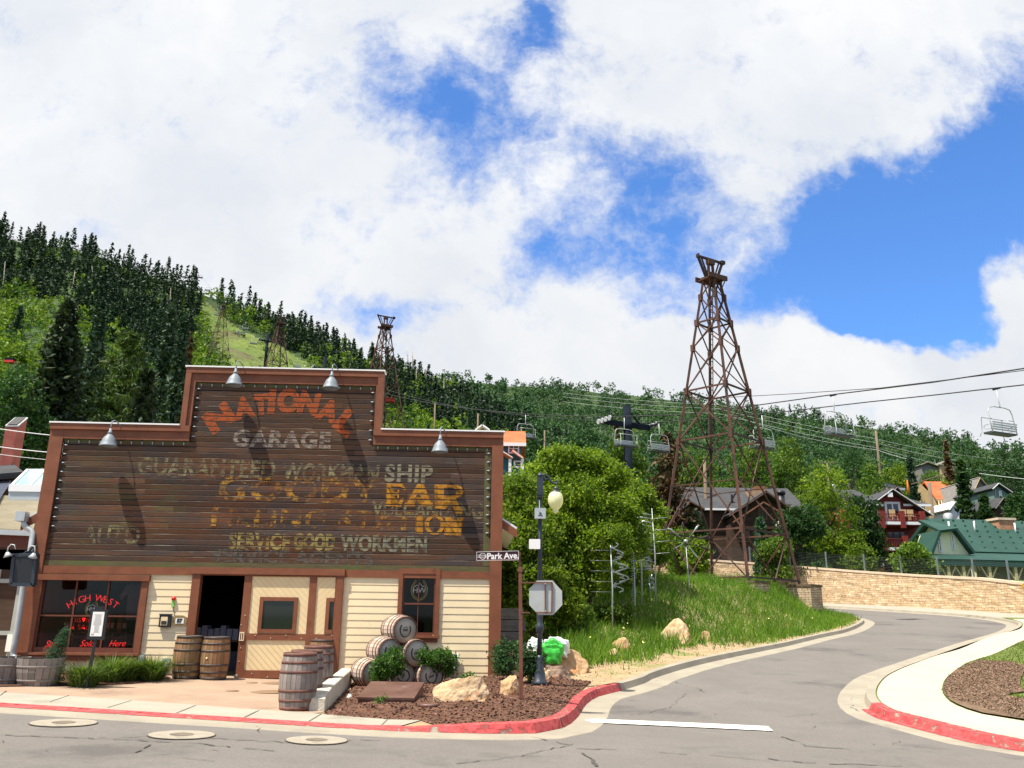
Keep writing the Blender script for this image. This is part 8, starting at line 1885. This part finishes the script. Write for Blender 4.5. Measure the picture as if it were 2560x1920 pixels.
# near conifers at left, each its own tree
for i, (px, pyb, pyt, D, wpx, fm, lb, den) in enumerate((
    (115, 1120, 752, 48, 230, f_dark, 'tall dark shaggy conifer behind the red chimney at the left', 1.0), (20, 1130, 905, 44, 190, f_deep, 'broad dark tree at the far left edge behind the shingled roof', 0),
    (205, 1100, 775, 62, 150, f_con, 'dark spruce just right of the tall shaggy conifer', .8), (290, 1090, 820, 50, 330, f_pine, 'wide light green pine behind the left low parapet', .6),
    (348, 1090, 925, 42, 130, f_dark, 'small dark spruce standing before the light green pine', .8), (430, 1060, 790, 66, 110, f_con, 'dark conifer against the left edge of the raised parapet', .8), (395, 1040, 760, 76, 110, f_con, 'dark conifer second left of the raised parapet', .8), (455, 1000, 830, 90, 90, f_conb, 'brownish half dead spruce left of the raised parapet', .6), (165, 1060, 850, 56, 120, f_con, 'dark spruce between the shaggy conifer and the light pine', .8))):
    b_ = at(px, pyb, D); top = at(px, pyt, D).z; r0 = math.hypot(b_.x, b_.y); zb_ = Hxy(b_.x, b_.y) if r0 > 60 else min(b_.z, 3); hh = top - zb_; w = wpx / FPX * D / 2; rg = np.random.default_rng(100 + i)
    if den == 0: broadleaf('tree', lb, (b_.x, b_.y, zb_), hh, w * 2, fm, 100 + i, 900, 20, .11, .4); continue
    t = thing('conifer' if fm is not f_pine else 'pine_tree', lb, 'tree', (b_.x, b_.y, zb_), 0, 'conifers behind the garage')
    if fm is f_pine: V = conifer_quads(hh, w, 34, 26, 20, .24, rg, .02, -.22, .55, .8, .20)
    else: V = conifer_quads(hh, w * 1.1, int(56 * den) + 8, 30, 11, .27, rg, .02, .40, .62, 1.0, .42)
    quads('foliage', V, fm, t); trunk_mb(hh, .18).build('trunk', m_bark, t)
# ------- hillside, chosen by where the photograph shows each growth
NA = 700; az_g = np.linspace(-.78, .86, NA); r_g = np.concatenate([np.linspace(91, 120, 30), np.linspace(122, 330, 110), np.linspace(333, 640, 90)])
HG = np.array([[Hh(a, r) for r in r_g] for a in az_g[::7]])
def hill_pts(n, seed):
    rg = np.random.default_rng(seed); ia = rg.integers(0, len(HG), n); az = az_g[::7][ia] + rg.uniform(-.008, .008, n); out = []
    for i in range(n):
        pr = np.arctan2(HG[ia[i]] - CZ, r_g); mxp = np.maximum.accumulate(pr); e = rg.uniform(pr[0], mxp[-1]); k = int(np.searchsorted(mxp, e)); k = min(max(k, 1), len(r_g) - 1)
        f = (e - mxp[k - 1]) / (mxp[k] - mxp[k - 1] + 1e-9); out.append(r_g[k - 1] + (r_g[k] - r_g[k - 1]) * min(1, max(0, f)))
    r = np.array(out); x, y = r * np.sin(az), r * np.cos(az); z = np.array([Hh(a, b) for a, b in zip(az, r)]); px, py = proj_np(np.stack([x, y, z], 1)); return x, y, z, r, px, py, rg
CA1 = [(-60, 520), (200, 600), (400, 670), (500, 722), (505, 770), (480, 850), (455, 930), (370, 960), (330, 900), (270, 860), (200, 790), (140, 760), (60, 745), (-60, 735)]
CA2 = [(500, 700), (600, 750), (720, 815), (820, 862), (960, 925), (1100, 985), (1220, 1010), (1300, 1060), (1370, 1110), (1420, 1160), (1330, 1150), (1240, 1110), (1160, 1095), (1060, 1060), (980, 1040), (900, 985), (820, 945), (720, 890), (640, 830), (560, 770)]
CB = [[(1880, 1040), (2010, 1045), (2140, 1075), (2130, 1110), (2000, 1105), (1890, 1080)], [(2330, 1100), (2430, 1110), (2420, 1150), (2340, 1140)], [(1480, 1130), (1640, 1110), (1700, 1150), (1560, 1180)], [(1720, 1040), (1800, 1050), (1790, 1120), (1700, 1110)]]
ASP = [(1060, 930), (1300, 950), (1600, 985), (2000, 1040), (2560, 1120), (2900, 1180), (2900, 1230), (2560, 1180), (2250, 1120), (1900, 1060), (1640, 1030), (1560, 1080), (1420, 1130), (1330, 1110), (1240, 1060), (1180, 1020)]
CV = []
# conifers
x, y, z, r, px, py, rg = hill_pts(20000, 21)
isB = ((in_poly(px, py, ASP)) | (r > 335))
mA = (in_poly(px, py, CA1) | in_poly(px, py, CA2)) & ~in_poly(px, py, RUN) & (r < 330)
sel = mA & (rg.uniform(0, 1, len(x)) < .75)
mB = np.zeros(len(x), bool)
for c in CB: mB |= in_poly(px, py, c)
mB &= rg.uniform(0, 1, len(x)) < .2
ext = (~mA) & (r < 320) & (px < 1500) & (rg.uniform(0, 1, len(x)) < .008) & ~in_poly(px, py, RUN) & (r > 100)
allc = np.where(sel | mB | ext)[0]
protos = []
for k in range(5):
    rg2 = np.random.default_rng(200 + k); hp, wp = ((9.0, 2.7), (9.5, 2.5), (8, 2.6), (10, 2.9), (8.5, 2.3))[k]
    protos.append((conifer_quads(hp, wp, 22, 12, 5, .40, rg2, .08, .45, .8, 1.0, .45), hp))
first_p = [None] * 5; first_b = [None]; order = sorted(allc, key=lambda i: r[i]); nth = 0
bigc = order[:270]; rest = order[270:]
def hill_label(px_, py_):
    if px_ < 500: return 'dark conifer in the dense stand on the left mountain slope', 'conifers of the left slope'
    if px_ < 1000: return 'dark conifer in the band right of the ski run', 'conifers beside the ski run'
    if px_ < 1480: return 'dark conifer in the row descending right of the garage', 'conifers of the descending ridge'
    return 'dark conifer in the clumps on the right slope', 'conifers of the right slope'
for n_, i in enumerate(bigc):
    k = int(rg.integers(0, 5)); lb, gp = hill_label(px[i], py[i]); s_ = rg.uniform(.65, 1.15) * (.8 if px[i] > 1000 else 1) * (1.25 if r[i] > 400 else 1)
    brown = rg.uniform() < .05
    if first_p[k] is None:
        t = thing('conifer_tree', lb, 'tree', (0, 0, 0), 0, gp); quads('foliage', protos[k][0], f_con, t); trunk_mb(protos[k][1], .14).build('trunk', m_bark, t); first_p[k] = t
    else: t = dup(first_p[k])
    t.location = (x[i], y[i], z[i] - .3); t.rotation_euler = (0, 0, rg.uniform(0, 6.3)); t.scale = (s_, s_, s_ * rg.uniform(.9, 1.15)); t['label'] = lb; t['group'] = gp
V = []
low = [conifer_quads(p[1], (2.7, 2.5, 2.6, 2.9, 2.3)[k], 13, 7, 3, .5, np.random.default_rng(300 + k), .08, .45, .8, 1.0, .5) for k, p in enumerate(protos)]
def inst(V0, x_, y_, z_, s_, a_):
    c, q = math.cos(a_), math.sin(a_); W_ = V0 * s_; X = W_[..., 0] * c - W_[..., 1] * q + x_; Y = W_[..., 0] * q + W_[..., 1] * c + y_; return np.stack([X, Y, W_[..., 2] + z_], -1)
rest = [i for i in rest if rg.uniform() < .9]
for i in rest: V.append(inst(low[int(rg.integers(0, 5))], x[i], y[i], z[i] - .3, rg.uniform(.65, 1.15), rg.uniform(0, 6)))
if V: o = quads('conifer_forest', np.concatenate(V), f_con); tag(o, 'far dark conifer forest filling the upper left mountain to the skyline', 'forest', kind='stuff')
# scrub
x, y, z, r, px, py, rg = hill_pts(7500, 22)
run = in_poly(px, py, RUN); asp = in_poly(px, py, ASP) | (r > 350)
dens = np.where(run, .8, 1.0) * np.where(in_poly(px, py, CA1), .25, 1)
k = (~asp | (r < 250)) & (rg.uniform(0, 1, len(x)) < dens)
sh_p = []
for q_ in range(6):
    rg2 = np.random.default_rng(400 + q_); lobes = [(rg2.uniform(-.5, .5), rg2.uniform(-.5, .5), rg2.uniform(.35, .85), .42, .42, .33) for _ in range(6)]
    sh_p.append((clump_crown(lobes, 40, 9, .060, .14, rg2, .5), clump_crown(lobes, 26, 5, .095, .15, rg2, .5)))
V1, V2 = [], []
for i in np.where(k)[0]:
    rr = r[i]; s_ = rg.uniform(2.0, 4.2) * (1.0 if rr < 200 else 1.25) * (.34 if run[i] else 1)
    (V1 if rg.uniform() < .8 else V2).append(inst(sh_p[int(rg.integers(0, 6))][0 if rr < 150 else 1] * (1, 1, rg.uniform(.8, 1.3)), x[i], y[i], z[i] - .3, s_, rg.uniform(0, 6)))
o = quads('hillside_scrub', np.concatenate(V1), f_scrub); tag(o, 'bright green leafy scrub covering the lower hillsides', 'scrub', kind='stuff')
o = quads('hillside_scrub', np.concatenate(V2), f_deep); tag(o, 'darker green bushes mixed through the hillside scrub', 'scrub', kind='stuff')
# aspen forest on the far ridge
x, y, z, r, px, py, rg = hill_pts(11000, 23)
k = (in_poly(px, py, ASP) | (r > 330)) & (r > 200)
ap = []
for q_ in range(5):
    rg2 = np.random.default_rng(500 + q_); lobes = [(rg2.uniform(-.9, .9), rg2.uniform(-.9, .9), rg2.uniform(2.2, 7.6), 2.1, 2.1, 1.6) for _ in range(6)]
    ap.append(clump_crown(lobes, 26, 5, .52, .75, rg2, .5))
V, T = [], []
for i in np.where(k)[0]:
    s_ = rg.uniform(.75, 1.25); V.append(inst(ap[int(rg.integers(0, 5))], x[i], y[i], z[i] - .3, s_, rg.uniform(0, 6)))
    if rg.uniform() < .35:
        for _ in range(2): a_ = rg.uniform(-2, 2); b_ = x[i] + a_; w_ = .10; hh = rg.uniform(3, 6); T.append([[b_ - w_, y[i] - 1, z[i]], [b_ + w_, y[i] - 1, z[i]], [b_ + w_ * .6, y[i] - 1, z[i] + hh], [b_ - w_ * .6, y[i] - 1, z[i] + hh]]); T.append([[b_, y[i] - 1 - w_, z[i]], [b_, y[i] - 1 + w_, z[i]], [b_, y[i] - 1 + w_ * .6, z[i] + hh], [b_, y[i] - 1 - w_ * .6, z[i] + hh]])
o = quads('aspen_forest', np.concatenate(V), f_aspen); tag(o, 'dense blue green aspen forest along the far ridge', 'forest', kind='stuff')
o = quads('aspen_trunks', np.array(T), mat('aspen_bark', (.42, .42, .38), rough=.9)); tag(o, 'thin white aspen trunks showing below the far forest', 'tree trunks', kind='stuff')
# dead white trunks standing among the conifers
m_snag = mat('bleached_snag', (.34, .30, .27), (.44, .40, .36), scale=2, rough=.95)
for i, (w, a_, b_) in enumerate(((A4, (40, 350), (20, 600)), (A4, (575, 420), (548, 640)), (A4, (705, 380), (732, 595)), (A4, (938, 470), (928, 560)), (A4, (1285, 600), (1272, 740)), (A4, (1312, 550), (1303, 730)), (A5, (2140, 870), (2150, 1060)), (A5, (2185, 880), (2180, 1080)), (A6, (170, 25), (185, 215)), (A6, (210, 30), (215, 240)), (A6, (240, 190), (245, 340)), (A6, (312, 180), (314, 360)), (A6, (448, 255), (448, 450)), (A4, (1465, 530), (1462, 640)), (A5, (1710, 820), (1706, 960)))):
    q = px_to_hill(w(*b_)); 
    if q is None: q = px_to_hill((w(*b_)[0], w(*b_)[1] + 25))
    if q is None: continue
    dtop = at(*w(*a_), q[1]); hh = max(3, dtop.z - q[2]); t = thing('dead_tree', 'bare bleached dead trunk standing among the conifers', 'tree', q, 0, 'bleached dead trunks on the slopes'); mb = MB(); mb.tube([(0, 0, -.5), (dtop.x - q[0], 0, hh)], [.16 + .0004 * q[1], .05], 5)
    for j in range(7): zz = hh * (.35 + .6 * j / 7); an = j * 2.1; L_ = .9 * (1 - j / 9); mb.tube([((dtop.x - q[0]) * zz / hh, 0, zz), ((dtop.x - q[0]) * zz / hh + L_ * math.cos(an), L_ * math.sin(an), zz + .15)], [.05, .015], 4)
    mb.build('trunk', m_snag, t)
# trees among the houses
def hz(px_, py_, D): q = at(px_, py_, D); return Vector((q.x, q.y, min(q.z, Hxy(q.x, q.y)) if math.hypot(q.x, q.y) > 60 else q.z))
for i, (px_, pyb, pyt, D, wpx, fm, lb, hi) in enumerate((
    (2085, 1425, 1160, 76, 165, f_maple, 'large bright green rounded tree left of the red house', 1), (2010, 1430, 1265, 73, 130, f_deep, 'darker green tree at the left foot of the big bright tree', 1), (2165, 1400, 1240, 80, 90, f_deep, 'dark tree pressed against the left wall of the red house', 1),
    (2150, 1405, 1350, 72, 60, f_maple, 'yellow green shrub behind the fence left of the red house', 1), (1735, 1410, 1240, 79, 60, f_deep, 'ivy dark tree between the two gables of the brown house', 1), (1700, 1412, 1320, 74, 70, f_mid, 'bright young tree before the left end of the brown house', 1), (1745, 1420, 1345, 72, 70, f_maple, 'bright bush behind the fence beneath the brown house gable', 1),
    (1940, 1418, 1330, 71, 90, f_mid, 'loose green shrub right of the small spruce under the big gable', 1), (1650, 1420, 1180, 80, 130, f_deep, 'dark green tree behind the brown conifer left of the tower', 1), (1960, 1300, 1120, 112, 120, f_mid, 'rounded tree behind the brown house roof', 0), (2060, 1240, 1110, 125, 110, f_mid, 'rounded hillside tree above the big bright tree', 0), (1850, 1260, 1130, 110, 130, f_mid, 'leafy tree rising behind the brown house chimney', 0),
    (2190, 1250, 1130, 110, 110, f_mid, 'dark rounded tree behind the red house', 0), (2240, 1230, 1150, 122, 90, f_maple, 'bright tree right of the brown hillside pole', 0), (2360, 1230, 1180, 122, 70, f_maple, 'small bright tree behind the orange roof', 0), (1760, 1260, 1120, 105, 130, f_mid, 'leafy tree behind the left part of the brown house', 0), (1560, 1200, 1060, 85, 130, f_mid, 'green tree behind the navy lift tower', 0), (1460, 1120, 1030, 95, 140, f_aspen, 'grey green aspen above the big maple', 0),
    (1360, 1100, 1010, 95, 120, f_aspen, 'grey green aspen right of the blue house', 0), (2545, 1300, 1205, 88, 60, f_deep, 'small dark tree at the right edge before the grey houses', 0), (2290, 1395, 1370, 66, 90, f_mid, 'low shrub at the foot of the green roofed house', 1), (1880, 1200, 1100, 130, 110, f_mid, 'hillside tree behind the middle of the tower', 0), (1990, 1200, 1090, 140, 100, f_mid, 'hillside tree seen right of the tower legs', 0), (2130, 1170, 1100, 150, 90, f_deep, 'dark hillside tree left of the brown pole', 0), (2440, 1210, 1120, 140, 110, f_deep, 'dark tree behind the grey gable', 0), (2530, 1200, 1120, 150, 120, f_deep, 'dark tree on the slope at the right edge', 0), (2335, 1232, 1168, 150, 75, f_mid, 'rounded tree in front of the left wall of the hillside chalet', 0), (2385, 1225, 1178, 150, 50, f_deep, 'dark tree in front of the tan wing of the hillside chalet', 0))):
    b_ = hz(px_, pyb, D); top = at(px_, pyt, D).z; w = wpx / FPX * D * 1.08
    broadleaf('broadleaf_tree', lb, b_, top - b_.z, w, fm, 600 + i, 700 if hi else 420, 18, .13 if hi else .18, .42 if hi else .55, group='trees around the houses', low=.0)
for i, (px_, pyb, pyt, D, wpx, fm, lb, den) in enumerate((
    (2287, 1260, 1140, 108, 62, f_con, 'olive green spruce between the red house and the orange roof', .8), (2378, 1215, 1100, 122, 50, f_conb, 'reddish brown spruce beside the hillside chalet', .7), (2425, 1330, 1145, 90, 66, f_deep, 'tall narrow dark poplar in front of the grey gable', 1), (2470, 1330, 1235, 86, 60, f_deep, 'second narrow dark tree right of the poplar', 1),
    (1678, 1340, 1080, 78, 200, f_conb, 'orange brown dying spruce between the lift tower and the lattice tower', 1), (1908, 1412, 1300, 72, 55, f_spruce, 'small pale green spruce below the gable of the brown house', 1), (1545, 1180, 1060, 98, 60, f_conb, 'brown conifer just left of the lift tower', .7), (1875, 1125, 1010, 230, 40, f_con, 'pointed dark conifer standing above the right ridge line', .8))):
    b_ = hz(px_, pyb, D); hh = at(px_, pyt, D).z - b_.z; w = wpx / FPX * D / 2; rg = np.random.default_rng(700 + i); t = thing('conifer', lb, 'tree', b_, 0, 'single conifers around the houses')
    quads('foliage', conifer_quads(hh, w, 34, 18, 8, .30, rg, .03, .4, .45 if fm is f_deep or wpx > 150 else .75, 1.0, .42), fm, t); trunk_mb(hh, .15).build('trunk', m_bark, t)
